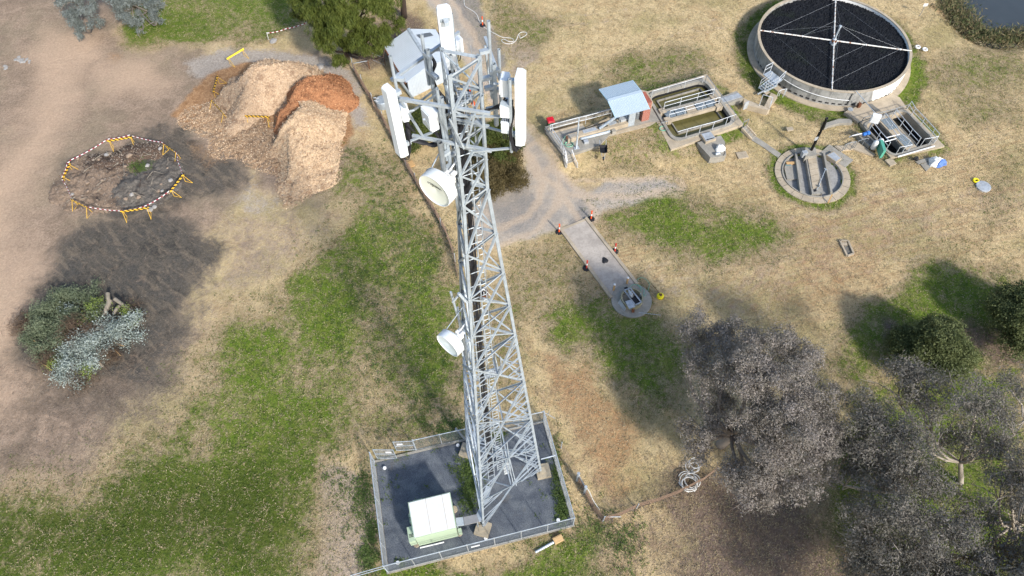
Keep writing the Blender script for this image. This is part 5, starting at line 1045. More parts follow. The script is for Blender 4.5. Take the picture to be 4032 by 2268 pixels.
for k in range(5):
    q = [vlerp(cq[0], cq[3], k/5+.006), vlerp(cq[1], cq[2], k/5+.006), vlerp(cq[1], cq[2], (k+1)/5-.006), vlerp(cq[0], cq[3], (k+1)/5-.006)]; slab('cover_board', q, .302, .36, 'conc_warm', parent=ch)
slab('hatch_hole', [E_(*q, .31) for q in ((815, 1068), (862, 1062), (868, 1100), (822, 1108))], .301, .312, 'black', parent=ch)
mb = MB(); mb.prism([E_(*q, .75) for q in ((690, 400), (855, 400), (870, 520), (695, 545))], -.6, .7); obj('pole_block', mb, M['conc'], dg)
vp_ = thing('vent_pole', E_(785, 440, .7), 'tall black vent pipe rising from the concrete block of the digester', 'vent pipe')
p = E_(785, 445, .7); mb = MB(); mb.lathe(p, [(.12, 0), (.12, 3.75), (.125, 3.75), (.125, 3.9), (.1, 3.9), (.1, 3.6)], 14, cap0=True, cap1=True); obj('pipe', mb, M['black'], vp_, True)
mb = MB(); q = p+[-.05, -.12, 1.6]; mb.frame(q+[-.12, -.05, 0], (.16, .05, 0), (-.004, .012, 0), (0, 0, .2)); obj('plate', mb, M['rail'], vp_)
mb = MB(); p = E_(672, 500, .75); mb.box(p+[0, 0, -.05], (.45, .35, .55), .2); tag(obj('junction_box', mb, M['rail']), 'grey electrical box on the digester beside the vent pipe block', 'electrical box')
for pts, z, mt, lb in ((((365, 640), (548, 640), (560, 905), (400, 910), (360, 740)), .06, 'conc', 'loose grey plates stacked in the left half of the digester'),): slab('plate_stack', [E_(*q, z) for q in pts], -.3, z, mt, lb, 'plates')
mb = MB(); mb.beam(E_(385, 655, .14), E_(545, 650, .14), .25, .12); tag(obj('painted_board', mb, M['wood']), 'weathered painted board lying on the stacked digester plates', 'board')
mb = MB(); mb.beam(E_(375, 685, .11), E_(465, 683, .11), .08, .06); tag(obj('blue_tool', mb, simple('faded_teal_paint', srgb(96, 128, 134), .6)), 'teal bar with a red end lying on the digester plates', 'bar')
fl = thing('float_arm', E_(880, 1070, .35), 'long grey rod with a ball lying across the digester channel', 'float arm')
mb = MB(); mb.tube(E_(878, 1068, .4), E_(1010, 745, .5), .03, 6); mb.tube(E_(990, 735, .5), E_(1030, 765, .5), .05, 6); obj('rod', mb, M['steel_pale'], fl)
mb = MB(); p = E_(910, 1017, .5); mb.lathe(p, [(.01, -.1), (.07, -.07), (.1, 0), (.07, .07), (.01, .1)], 12); obj('ball', mb, M['steel_dark'], fl, True)
slab('corner_slab', [E_(*q, .1) for q in ((930, 485), (1072, 358), (1448, 605), (1318, 722), (1205, 650))], -.2, .115, 'conc', kind='structure')
gb = slab('grated_box', [E_(*q, .38) for q in ((1018, 525), (1140, 462), (1268, 575), (1178, 635))], .0, .38, 'conc_warm', 'raised concrete box with a ribbed grate beside the digester', 'grated box')
slab('grate', offset_poly([E_(*q, .4) for q in ((1018, 525), (1140, 462), (1268, 575), (1178, 635))], -.08), .381, .4, 'rail', parent=gb)
slab('link_slab', [E_(*q, .15) for q in ((1150, 390), (1180, 375), (1310, 378), (1440, 300), (1520, 320), (1800, 520), (1760, 540), (1450, 430), (1300, 445), (1260, 470))], -.2, .16, 'conc_warm', kind='structure')
handrail('handrail', [E_(1270, 460, .15), E_(1310, 440, .15), E_(1440, 410, .15), E_(1400, 440, .15)], .8, 'pipe rail hoop on the paving between digester and black tank', group='handrails of the treatment works', mid=False, mat='steel_dark')
handrail('handrail', [E_(1470, 405, .2), E_(1590, 360, .2), E_(1640, 360, .2)], .8, 'bent grey rail beside the steel pump frame', group='handrails of the treatment works', mid=False, mat='steel_dark')
mb = MB(); mb.beam(E_(1045, 1290, .05), E_(1115, 1150, 1.0), .1, .06); tag(obj('leaning_timber', mb, M['wood']), 'weathered timber leaning on the near edge of the digester ring', 'timber')
# ---------------------------------------------------------------- washdown ramp and pump well
R4 = lambda x, y, z=0.0: Zc(2160, 840, x, y, z)
rampq = [R4(*q) for q in ((182, 248), (588, 86), (1402, 1130), (990, 1342))]
M['ramp'] = concrete('worn_ramp_concrete', srgb(172, 162, 150), .55)
slab('ramp_slab', rampq, -.2, .07, 'ramp', kind='structure')
for a, b, lb in ((0, 3, 'narrow raised concrete kerb on the left edge of the washdown ramp'), (1, 2, 'narrow raised concrete kerb on the right edge of the washdown ramp')):
    mb = MB(); mb.beam(rampq[a]+[0, 0, .08], rampq[b]+[0, 0, .08], .26, .2); tag(obj('kerb', mb, M['conc_warm']), lb, 'kerb', 'kerbs of the washdown ramp')
slab('ramp_lip', [R4(*q) for q in ((182, 248), (588, 86), (610, 112), (205, 280))], .071, .078, 'conc_warm', kind='structure')
padp = circle(WELL_PAD, WELL_PAD_R, 40)
slab('well_pad', padp, -.2, .1, 'conc', kind='structure')
slab('well_apron', [R4(*q) for q in ((990, 1342), (1402, 1130), (1480, 1200), (1250, 1449), (1020, 1449))], -.2, .095, 'conc_dark', kind='structure')
well = thing('pump_well', (*WELL_C, 0), 'open concrete pump well with steel frame at the lower end of the ramp', 'pump well')
M['conc_mossy'] = concrete('mossy_concrete', srgb(158, 152, 124), .6)
mb = MB(); mb.ringwall(circle(WELL_C, WELL_R, 40), circle(WELL_C, WELL_R-.11, 40), -1.9, .58); obj('well_ring', mb, M['conc_mossy'], well)
mb = MB(); mb.prism(circle(WELL_C, WELL_R-.05, 32), -1.9, -1.5); obj('well_floor', mb, M['black'], well)
W_ = lambda x, y, z: _w(x, y, z)
fr = [W_(1040, 680, .7), W_(1195, 620, .7), W_(1480, 985, .7), W_(1325, 1060, .7)]
mb = MB()
for a, b in ((0, 1), (1, 2), (2, 3), (3, 0)): mb.beam(fr[a], fr[b], .09, .07)
mb.beam(W_(1110, 770, .72), W_(1250, 700, .72), .07); mb.beam(W_(1130, 810, .72), W_(1290, 745, .72), .07)
obj('frame', mb, M['rail'], well)
mb = MB(); mb.prism([W_(*q, .6) for q in ((1190, 860), (1340, 800), (1475, 985), (1320, 1060))], .5, .6, True); obj('dark_tray', mb, M['black'], well)
mb = MB(); mb.path([W_(1140, 650, .75), W_(1170, 700, .95), W_(1225, 800, 1.05), W_(1240, 850, .9)], [.06, .09, .14, .1], 10); obj('motor', mb, M['rail'], well, True)
mb = MB(); mb.prism([W_(*q, .82) for q in ((1068, 965), (1210, 920), (1330, 1105), (1170, 1160))], .79, .82, True); obj('lid_flap', mb, M['rail'], well)
mb = MB(); mb.add([W_(935, 910, .55), W_(875, 1000, .12), W_(1050, 1215, .12), W_(1095, 1150, .55)], [(0, 1, 2, 3)]); mb.add([p-[0, 0, .03] for p in (W_(935, 910, .55), W_(875, 1000, .12), W_(1050, 1215, .12), W_(1095, 1150, .55))][::-1], [(0, 1, 2, 3)]); obj('leaning_lid', mb, M['rail'], well)
mb = MB(); mb.tube(W_(1470, 770, .6), W_(1430, 920, .0), .05); obj('ladder_rail', mb, M['rail'], well)
sv = thing('shovel', W_(1270, 1220, .1), 'rusty shovel leaning on the rim of the pump well', 'shovel')
mb = MB(); mb.frame(W_(1270, 1218, .2), (.11, 0, .0), (0, .1, .16), (0, -.01, .01)); obj('blade', mb, M['rust'], sv)
mb = MB(); mb.tube(W_(1272, 1185, .25), W_(1282, 1090, .82), .02); obj('handle', mb, M['wood'], sv)
mb = MB(); mb.beam(W_(1048, 632, .12), W_(1122, 605, .12), .12, .1); tag(obj('rubber_chock', mb, M['black']), 'black rubber bar on the ramp against the pump well', 'chock')
hose([W_(1190, 600, .6), W_(1250, 545, .2), W_(1355, 535, .15), W_(1450, 600, .12), W_(1470, 680, .12), W_(1475, 715, .1)], .02, 'hose_green', 'short green hose looping from the well rim over the pad')
hose([W_(1365, 490, .15), W_(1370, 420, .05), W_(1460, 350, .04), W_(1580, 380, .04), W_(1670, 470, .04), W_(1690, 560, .04), W_(1640, 720, .06), W_(1590, 810, .1), W_(1550, 835, .1), W_(1548, 760, .1), W_(1555, 680, .1), W_(1480, 610, .1), W_(1390, 520, .12)], .022, 'hose_green', 'long pale green hose making a big loop beside the pump well', n=6)
mb = MB(); mb.tube(W_(1420, 1255, .13), W_(1990, 1325, .06), .018); tag(obj('thin_rod', mb, M['steel_pale']), 'thin pale rod lying from the well pad onto the grass', 'rod')
for (x, y), lb in (((1030, 1215), 'short timber post on the ramp, left of the pair before the well'), ((1240, 1110), 'short timber post on the ramp, right of the pair before the well')):
    p = R4(x, y, .07); th = thing('timber_post', p, lb, 'post', 'timber posts on the ramp')
    mb = MB(); mb.lathe(p, [(.085, 0), (.085, .78)], 10, cap1=True); obj('shaft', mb, M['wood'], th); mb = MB(); mb.lathe(p, [(.088, .781), (.088, .86), (.05, .88)], 10, cap1=True); obj('cap', mb, M['white_paint'], th)
tarp('black_rag', R4(892, 745, .07), .24, .3, .1, 'black crumpled rag lying in the middle of the ramp', [(M['black'], 'cloth', (0, 0), 1)], 2)
fy_ = thing('yellow_float', R4(1765, 1330, 0), 'yellow drum shaped float with a rod on the grass beside the pump well', 'float')
p = R4(1765, 1330, 0); yel = simple('bright_yellow_plastic', srgb(232, 214, 30), .45, 0, .1)
mb = MB(); mb.lathe(p, [(.14, 0), (.28, .06), (.28, .26), (.2, .33), (.08, .34)], 18, cap1=True); obj('drum', mb, yel, fy_, True)
mb = MB(); mb.tube(p+[0, 0, .36], R4(1650, 1135, .15), .018); mb.box(p+[0, 0, .38], (.2, .16, .1), .4); obj('float_rod', mb, M['rust'], fy_)
# ---------------------------------------------------------------- T-top bollards and cones
def bollard(x, y, ox, oy, label, col='orange', z=0.0):
    p = Zc(ox, oy, x, y, z); th = thing('traffic_bollard', p, label, 'bollard', 'orange T-top bollards')
    mb = MB(); mb.lathe(p, [(.33, 0), (.33, .05), (.26, .08), (.1, .1)], 8, cap1=True); obj('rubber_base', mb, M['black'], th)
    mb = MB(); mb.lathe(p, [(.065, .08), (.06, .5)], 10); obj('lower_post', mb, M[col], th)
    mb = MB(); mb.lathe(p, [(.06, .74), (.055, 1.0), (.03, 1.01), (.03, 1.03), (.075, 1.04), (.075, 1.1)], 10, cap1=True); obj('top_post', mb, M[col], th)
    mb = MB(); mb.lathe(p, [(.063, .5), (.063, .74)], 10); obj('white_band', mb, M['white_paint'], th)
bollard(165, 300, 2160, 840, 'bright orange and white bollard at the left corner of the ramp mouth, by the road')
bollard(672, 92, 2160, 840, 'bright orange and white bollard at the right corner of the ramp mouth')
bollard(1048, 606, 2160, 840, 'faded red bollard halfway down the right edge of the ramp', 'redp')
bollard(600, 872, 2160, 840, 'faded red bollard halfway down the left edge of the ramp', 'redp')
bollard(1692, 405, 1480, 0, 'orange bollard at the far road edge beside the white hose')
bollard(1010, 545, 1480, 0, 'orange bollard behind the corrugated shed at the road edge')
bollard(1492, 245, 1480, 300, 'orange bollard seen through the tower head near the road bend')
for (x, y), lb in (((1545, 440), 'orange traffic cone seen through the tower head, nearest the dark shrub'), ((1440, 775), 'orange cone on the ground between the two dark shrubs')):
    p = Zc(1480, 300, x, y, 0); th = thing('traffic_cone', p, lb, 'traffic cone', 'traffic cones beside the road')
    mb = MB(); mb.lathe(p, [(.18, .03), (.1, .3), (.03, .62)], 12, cap1=True); obj('cone', mb, M['orange'], th); mb = MB(); mb.box(p+[0, 0, .015], (.4, .4, .03)); obj('cone_base', mb, M['orange'], th)
mb = MB(); p = Zc(1480, 300, 1420, 610, 0); mb.lathe(p, [(.5, 0), (.5, .35), (.42, .35), (.42, .2), (.01, .18)], 20); tag(obj('concrete_pipe_ring', mb, M['conc_warm']), 'concrete ring standing on the ground beneath the tower head', 'ring')
H1 = lambda x, y, z=.03: Zc(1480, 0, x, y, z)
hose([H1(1395, -60), H1(1397, 0), H1(1410, 90), H1(1480, 140), H1(1560, 190), H1(1610, 250), H1(1640, 340), H1(1700, 415), H1(1780, 475), H1(1880, 530), H1(2010, 590), H1(2140, 605), H1(2180, 630), H1(2170, 660), H1(2100, 655), H1(2040, 625), H1(2000, 625), H1(2000, 660), H1(2060, 690), H1(2150, 690), H1(2220, 640), H1(2260, 550), H1(2310, 510), H1(2380, 515), H1(2385, 550), H1(2290, 605), H1(2280, 560)], .035, 'hose_white', 'long white hose snaking along the gravel road and looping on the straw', n=5)
slab('concrete_plate', [H1(*q, .1) for q in ((1705, 350), (1775, 320), (1830, 400), (1878, 485), (1790, 430), (1755, 430))], -.05, .1, 'conc_warm', 'triangular concrete plate beside the far orange bollard', 'plate')
# ---------------------------------------------------------------- yellow barrier boards round the burn pit
brd = NT('striped_barrier_board', .5, 0, .3); _o = brd.objco(); _sp = brd.n("ShaderNodeSeparateXYZ"); brd.l(_o, _sp.inputs[0])
_q = brd.math('FRACT', brd.math('MULTIPLY', brd.math('ADD', _sp.outputs[0], brd.math('MULTIPLY', _sp.outputs[2], .9)), 2.6)); _nn = brd.noise(6, 4)
brd.color(brd.mix(brd.math('GREATER_THAN', _q, .56), brd.mix(_nn, srgb(236, 190, 62), srgb(216, 166, 60)), srgb(34, 30, 28))); M['board'] = brd.m
plain = simple('plain_yellow_board', srgb(238, 208, 70), .5, 0, .1)
def barrier(a, b, label, plain_=False, side=1, za=.95):
    a = np.asarray(a); b = np.asarray(b); c = (a+b)/2; L = np.linalg.norm((b-a)[:2]); rz = math.atan2(b[1]-a[1], b[0]-a[0])
    base = np.array([c[0], c[1], gz(c[0], c[1])]); th = thing('barrier_board', base, label, 'barrier', 'yellow barrier boards round the pit and heaps', rz)
    mb = MB(); mb.box((0, 0, .84), (L, .035, .2)); o = obj('board', mb, plain if plain_ else M['board'], None, local=True); o.parent = th
    for s_ in (-1, 1):
        x = s_*(L/2-.18); mb = MB(); top = np.array([x, 0, .86]); f1_, f2_ = np.array([x-.02, .12*side, 0]), np.array([x+.05, -.62*side, 0])
        mb.tube(f1_, top+[0, .03, 0], .02, 6); mb.tube(f2_, top-[0, .03, 0], .02, 6); mb.tube(f1_+[0, 0, .02], f2_+[0, 0, .02], .018, 6)
        o = obj('leg', mb, M['yellow'], None, local=True); o.parent = th
    return th
G_ = lambda x, y, z=.9: Zc(200, 500, x, y, z)
barrier(G_(885, 215), G_(1290, 147), 'yellow and black barrier at the far side of the burn pit ring')
barrier(G_(168, 805), G_(290, 560), 'yellow and black barrier at the left side of the burn pit ring')
barrier(G_(310, 1140), G_(588, 1280), 'yellow and black barrier at the lower left of the burn pit ring')
barrier(G_(1095, 1337), G_(1550, 1270), 'yellow and black barrier at the near side of the burn pit ring')
barrier(G_(1890, 1022), G_(2108, 742), 'yellow and black barrier at the right side of the burn pit ring')
barrier(G_(1765, 248), G_(1995, 410), 'yellow and black barrier at the upper right of the burn pit ring', side=1)
barrier(V(570, 148, .9), V(613, 122, .9), 'plain bright yellow barrier standing on the grass beyond the mulch', True)
barrier(V(536, 232, .9), V(547, 190, .9), 'yellow and black barrier left of the big mulch heap, standing lengthwise')
barrier(V(530, 250, .9), V(564, 288, .9), 'yellow and black barrier at the lower left foot of the big mulch heap')
barrier(V(616, 291, .9), V(677, 293, .9), 'yellow and black barrier in front of the big mulch heap')
def tape(pts, label, name='barrier_tape'):
    pts = [np.asarray(p, float) for p in pts]; L = [0]; 
    for i in range(len(pts)-1): L.append(L[-1]+np.linalg.norm(pts[i+1]-pts[i]))
    n = int(L[-1]/.11); vs, fs = [], []
    for i in range(n+1):
        s_ = L[-1]*i/n; k = min(int(np.searchsorted(L, s_, 'right')-1), len(pts)-2); t = (s_-L[k])/(L[k+1]-L[k]); p = vlerp(pts[k], pts[k+1], t); p = p-[0, 0, .10*4*t*(1-t)]
        d = unit(pts[k+1]-pts[k]); sd = np.array([-d[1], d[0], 0])*.012; vs += [p-sd-[0, 0, .035], p+sd-[0, 0, .035], p+sd+[0, 0, .035], p-sd+[0, 0, .035]]
    for i in range(n):
        for k in range(4): fs.append((i*4+k, i*4+(k+1) % 4, i*4+4+(k+1) % 4, i*4+4+k))
    mb = MB(); mb.add(vs, fs); o = obj(name, mb, M['tape_w']); o.data.materials.append(M['tape_r'])
    o.data.polygons.foreach_set("material_index", [(j//4//2) % 2 for j in range(len(fs))]); tag(o, label, 'barrier tape', 'red and white tape lengths')
M['tape_w'] = simple('white_tape', srgb(232, 226, 224), .5, 0, .05); M['tape_r'] = simple('red_tape', srgb(150, 44, 62), .5, 0, .05)
tape([G_(170, 800), G_(262, 560), G_(300, 530), G_(880, 205), G_(900, 190), G_(1250, 125)], 'red and white tape from the left barrier round to the far barrier')
tape([G_(1290, 142), G_(1760, 242), G_(1990, 405), G_(2010, 540), G_(2085, 745)], 'red and white tape along the upper right side of the burn pit ring')
tape([G_(1875, 1015), G_(1500, 1250), G_(1100, 1330), G_(590, 1268)], 'red and white tape along the near side of the burn pit ring')
tape([G_(325, 1130), G_(250, 950, .6), G_(180, 830)], 'red and white tape hanging loosely at the left of the burn pit ring')
tape([V(672, 83, 1.2), V(720, 72, 1.1), V(776, 55, 1.2)], 'red and white tape from a white stake to the tall green tree')
mb = MB(); mb.tube(V(676, 101, 0), V(671, 82, 1.25), .035); tag(obj('white_stake', mb, M['white_paint']), 'white stake holding the tape by the green tree', 'stake')
# ---------------------------------------------------------------- heaps
def chips(name, lo, hi, dark, sc=9):
    m = NT(name, .95, 0, .1); a = m.noise(sc, 4, .75); b = m.noise(1.1, 5, .65); c_ = m.noise(sc*2.6, 2)
    c = m.mix(m.val(a, .3, .7), lo, hi); c = m.mix(m.math('MULTIPLY', m.val(b, .5, .66), .75), c, dark); c = m.mix(m.math('MULTIPLY', m.val(c_, .55, .7), .4), c, tinted(lo, .5)); m.color(c); m.bump(m.math('ADD', a, m.math('MULTIPLY', c_, .5)), .8, .08); return m.m
def heap(name, fn, bounds, mat, label, cat='mulch heap', step=.14, group=None, seed=1, rough=.10, parent=None, chipmat=None, nchips=5000):
    x0, y0, x1, y1 = bounds; xs = np.arange(x0, x1, step); ys = np.arange(y0, y1, step); X, Y = np.meshgrid(xs, ys); x, y = X.ravel(), Y.ravel()
    wx, wy = x+(fbm(x, y, 3.0, seed, 2)-.5)*1.6, y+(fbm(x, y, 3.0, seed+9, 2)-.5)*1.6
    h = fn(wx, wy); h = h+np.where(h > .02, (fbm(x, y, .9, seed+20, 3)-.5)*rough*2+np.random.RandomState(seed).uniform(-.07, .07, len(x)), 0)
    z = height(x, y, False)+h
    idx = np.arange(len(x)).reshape(len(ys), len(xs)); fq = np.stack([idx[:-1, :-1], idx[:-1, 1:], idx[1:, 1:], idx[1:, :-1]], -1).reshape(-1, 4)
    fq = fq[(h[fq] > .015).any(1)]; z = np.where(h <= .015, z-.05, z)
    used = np.unique(fq); mp = -np.ones(len(x), int); mp[used] = np.arange(len(used))
    mb = MB(); mb.add(np.stack([x, y, z], 1)[used], mp[fq].tolist()); o = obj(name, mb, mat, parent, True)
    if chipmat is not None:
        rg_ = np.random.RandomState(seed+5); vv = np.array(mb.v); vv = vv[rg_.randint(0, len(vv), nchips)]+rg_.normal(size=(nchips, 3))*[.07, .07, .02]
        w_ = rg_.normal(size=(nchips, 3))*.5+[0, 0, 1]; u_ = np.cross(w_, rg_.normal(size=(nchips, 3))); u_ /= np.linalg.norm(u_, axis=1)[:, None]; t_ = np.cross(w_, u_); t_ /= np.linalg.norm(t_, axis=1)[:, None]
        s_ = rg_.uniform(.025, .075, (nchips, 1)); q_ = np.stack([vv-u_*s_-t_*s_*.35, vv+u_*s_-t_*s_*.35, vv+u_*s_+t_*s_*.35, vv-u_*s_+t_*s_*.35], 1).reshape(-1, 3)+[0, 0, .03]
        pr = o if parent is None else parent; me = fast_mesh('loose_chips', q_-ORG[pr.name], 4, chipmat); lc = bpy.data.objects.new('loose_chips', me); COL.objects.link(lc); lc.parent = pr; lc['kind'] = 'stuff'; ORG[lc.name] = ORG[pr.name]
    return tag(o, label, cat, group) if parent is None else o
def ridge(pts, w, hts, pw=1.0):
    # elongated heap: distance to a polyline with per-vertex heights
    pts = [V(*p)[:2] for p in pts]
    def f(x, y):
        best = np.zeros(len(x))
        for i in range(len(pts)-1):
            a, b = pts[i], pts[i+1]; e = b-a; t = np.clip(((x-a[0])*e[0]+(y-a[1])*e[1])/(e@e), 0, 1); d = np.hypot(x-a[0]-e[0]*t, y-a[1]-e[1]*t); h = hts[i]*(1-t)+hts[i+1]*t; ww = w[i]*(1-t)+w[i+1]*t
            best = np.maximum(best, h*np.clip(1-(d/ww)**1.25, 0, 1)**pw)
        return best
    return f
def bnd(pts, m): q = np.array([V(*p)[:2] for p in pts]); return (*(q.min(0)-m), *(q.max(0)+m))
mA = chips('sandy_wood_chips', srgb(160, 134, 106), srgb(206, 180, 150), srgb(132, 106, 84)); mA2 = chips('brown_wood_chips', srgb(132, 108, 84), srgb(184, 156, 124), srgb(100, 80, 64)); 
def chipm(name, cols):
    m = NT(name, .9, 0, .1); m.color(m.ramp(m.island(), [(k/(len(cols)-1), c) for k, c in enumerate(cols)])); return m.m
cA = chipm('loose_tan_chip', [srgb(128, 102, 80), srgb(168, 140, 112), srgb(198, 172, 142), srgb(218, 196, 166)]); cB_ = chipm('loose_orange_chip', [srgb(92, 60, 44), srgb(142, 92, 62), srgb(180, 126, 88), srgb(206, 160, 118)]); cE = chipm('loose_ash_bit', [srgb(58, 54, 50), srgb(96, 88, 80), srgb(136, 124, 110), srgb(170, 158, 144)])
mB = chips('orange_wood_chips', srgb(136, 92, 64), srgb(180, 130, 92), srgb(100, 68, 50)); mC = chips('pale_wood_chips', srgb(166, 138, 108), srgb(210, 184, 150), srgb(138, 110, 84))
def scarp(pts, hts, wl, wr, pw=1.45):
    # ridge with a steep side (left of the walking direction) and a long gentle side
    pts = [V(*p)[:2] for p in pts]
    def f(x, y):
        best = np.zeros(len(x))
        for i in range(len(pts)-1):
            a, b = pts[i], pts[i+1]; e = b-a; t = np.clip(((x-a[0])*e[0]+(y-a[1])*e[1])/(e@e), 0, 1); dx, dy = x-a[0]-e[0]*t, y-a[1]-e[1]*t; d = np.hypot(dx, dy); side = e[0]*dy-e[1]*dx
            h = hts[i]*(1-t)+hts[i+1]*t; w_ = np.where(side > 0, wl[i]*(1-t)+wl[i+1]*t, wr[i]*(1-t)+wr[i+1]*t); best = np.maximum(best, h*np.clip(1-(d/w_)**pw, 0, 1))
        return best
    return f
heap('mulch_heap', scarp([(606, 318), (622, 268), (650, 222), (700, 205), (740, 208)], [.6, 1.7, 2.6, 2.4, 1.4], [1.5, 1.5, 1.5, 1.3, 1.2], [1.2, 2.2, 4.2, 4.4, 3.2]), bnd([(600, 320), (760, 190)], 6), mA, 'big sandy mulch heap behind the barrier boards', group='mulch heaps', seed=41, chipmat=cA, nchips=9000)
heap('mulch_heap', scarp([(748, 300), (766, 268), (796, 246), (832, 244)], [1.6, 2.5, 2.5, 1.5], [1.4, 1.5, 1.6, 1.6], [4.0, 4.0, 3.6, 2.6]), bnd([(770, 262), (835, 240)], 5), mB, 'orange red mulch heap beside the grey ash strip', group='mulch heaps', seed=43, chipmat=cB_, nchips=6000)
heap('mulch_heap', scarp([(730, 470), (748, 420), (752, 370), (764, 322), (782, 306)], [.12, .6, 1.7, 2.5, 2.0], [1.0, 1.3, 1.6, 1.7, 1.2], [2.6, 4.0, 4.6, 4.4, 2.6]), bnd([(730, 470), (840, 280)], 6), mC, 'long pale mulch heap spilling towards the grass', group='mulch heaps', seed=47, chipmat=cA, nchips=11000)
heap('spread_mulch', ridge([(480, 300), (560, 300), (620, 350), (700, 380)], [2.2, 2.6, 3.2, 3.2], [.07, .14, .16, .12]), bnd([(470, 290), (710, 390)], 5), mA2, 'thin spread of scattered wood chips between the pit and the heaps', 'mulch', seed=51, rough=.06, chipmat=cA, nchips=9000)
# burn pit heap
ashm = chips('ash_and_soil', srgb(84, 80, 74), srgb(122, 114, 104), srgb(66, 60, 56), 6); soilm = chips('burnt_brown_soil', srgb(112, 96, 82), srgb(150, 130, 110), srgb(84, 72, 62), 7)
burn = thing('burn_pile', V(318, 452, 0), 'heap of burnt soil, ash and charred sticks inside the taped ring', 'burn pile')
heap('soil_heap', ridge([(235, 455), (275, 470)], [3.4, 3.2], [.5, .5]), bnd([(230, 440), (290, 490)], 5), soilm, None, seed=61, rough=.16, parent=burn, chipmat=cE, nchips=1500)
heap('ash_heap', ridge([(330, 465), (380, 450)], [2.8, 3.0], [.6, .5]), bnd([(320, 440), (390, 480)], 5), ashm, None, seed=63, rough=.16, parent=burn)
heap('dark_bank', ridge([(225, 415), (300, 398), (385, 385)], [1.3, 1.5, 1.1], [.5, .6, .4]), bnd([(215, 380), (400, 425)], 3), chips('charred_brush', srgb(70, 60, 54), srgb(116, 96, 80), srgb(50, 44, 42), 10), None, seed=67, rough=.22, parent=burn, chipmat=cE, nchips=2500)
rs = np.random.RandomState(12)
for k in range(46):
    u = (rs.uniform(300, 440), rs.uniform(385, 500)) if k < 32 else (rs.uniform(185, 330), rs.uniform(385, 510)); p = V(*u, 0); a = rs.uniform(0, 6.28) if k > 20 else rs.normal(-.6, .4); L = rs.uniform(.3, 1.2); z = .45+rs.uniform(-.1, .2)
    d = np.array([math.cos(a), math.sin(a), rs.uniform(-.12, .12)]); mb = MB(); mb.path([p+[0, 0, z], p+d*L*.5+[0, 0, z+.03], p+d*L+[0, 0, z]], [rs.uniform(.025, .06), .03, .015], 6); obj('stick', mb, M['deadwood'] if rs.rand() < .6 else M['bark'], burn)
def rock_mb(mb, c, r, rs, fl=.7):
    n = 8; vs = []
    for i, (rr, zz) in enumerate(((.5, -.6), (1, -.1), (.85, .5), (.35, .85))):
        for k in range(n): a = 2*math.pi*k/n; q = rr*(1+rs.uniform(-.22, .22)); vs.append(np.asarray(c)+r*np.array([q*math.cos(a), q*math.sin(a), fl*zz+rs.uniform(-.1, .1)]))
    mb.add(vs, [(i*n+k, i*n+(k+1) % n, (i+1)*n+(k+1) % n, (i+1)*n+k) for i in range(3) for k in range(n)]+[tuple(3*n+k for k in range(n))])
M['rock'] = simple('brown_rock', srgb(142, 124, 106), .9, 0, .3, 5, .3); M['ashrock'] = simple('grey_rock', srgb(150, 146, 140), .9, 0, .25, 5, .3)
for k in range(26):
    p = V(rs.uniform(180, 440), rs.uniform(370, 510), .45+rs.uniform(-.15, .1)); mb = MB(); rock_mb(mb, p, rs.uniform(.08, .22), rs); obj('rock', mb, M['rock'] if k % 3 else M['ashrock'], burn)
mb = MB(); rock_mb(mb, V(376, 527, .2), .3, rs, .4); rock_mb(mb, V(388, 520, .2), .22, rs, .4); obj('white_ash', mb, M['ashrock'], burn)
# stones at the ash strip, small patch of rubble far left
for (x, y, r), lb in (((806, 168, .42), 'pale grey broken rock beside the green tree, largest of its group'), ((803, 175, .25), 'small pale stone below the broken rock by the green tree'), ((772, 186, .22), 'small white stone on the ash strip'), ((688, 103, .4), 'flat pale slab of stone at the foot of the white stake')):
    mb = MB(); rock_mb(mb, V(x, y, .12), r, rs, .5); tag(obj('stone', mb, M['ashrock']), lb, 'stone', 'loose stones by the ash strip')
for (x, y), lb in (((52, 152), 'pale patch of broken rubble on the bare ground far left'), ((12, 170), 'small pale rubble scrap at the far left edge of the bare ground')):
    mb = MB()
    for k in range(26 if x > 20 else 6): p = V(x+rs.normal(0, 8 if x > 20 else 3), y+rs.normal(0, 4), .03); rock_mb(mb, p, rs.uniform(.08, .22), rs, .4)
    tag(obj('rubble', mb, M['ashrock']), lb, 'rubble', kind='stuff')
# coils of pipe in the right hand grass
def coils(x, y, r, n, label, seed):
    rs_ = np.random.RandomState(seed); mb = MB(); p = V(x, y, 0)
    for k in range(n):
        c = p+np.array([rs_.normal(0, .12), rs_.normal(0, .12), .06+.05*k]); rr = r*rs_.uniform(.75, 1.1); tl = rs_.uniform(-.12, .12, 2); a0 = rs_.uniform(0, 6)
        mb.path([c+np.array([rr*math.cos(a0+t), rr*math.sin(a0+t)*.95, tl[0]*math.cos(t)*rr+tl[1]*math.sin(t)*rr+.1]) for t in np.linspace(0, 5.6, 26)], .028, 5)
    return tag(obj('pipe_coil', mb, M['hose_white'], smooth=True), label, 'pipe coil', 'coils of white poly pipe')
coils(1733, 1214, .62, 7, 'larger coil of white pipe lying against the rusty fence', 3); coils(1744, 1176, .42, 4, 'smaller coil of white pipe half under the big grey tree', 5)
hose([V(1737, 1192, .1), V(1741, 1186, .12), V(1743, 1180, .12)], .03, 'hose_white', 'short white pipe end between the two coils', 'pipe', 'pipe')
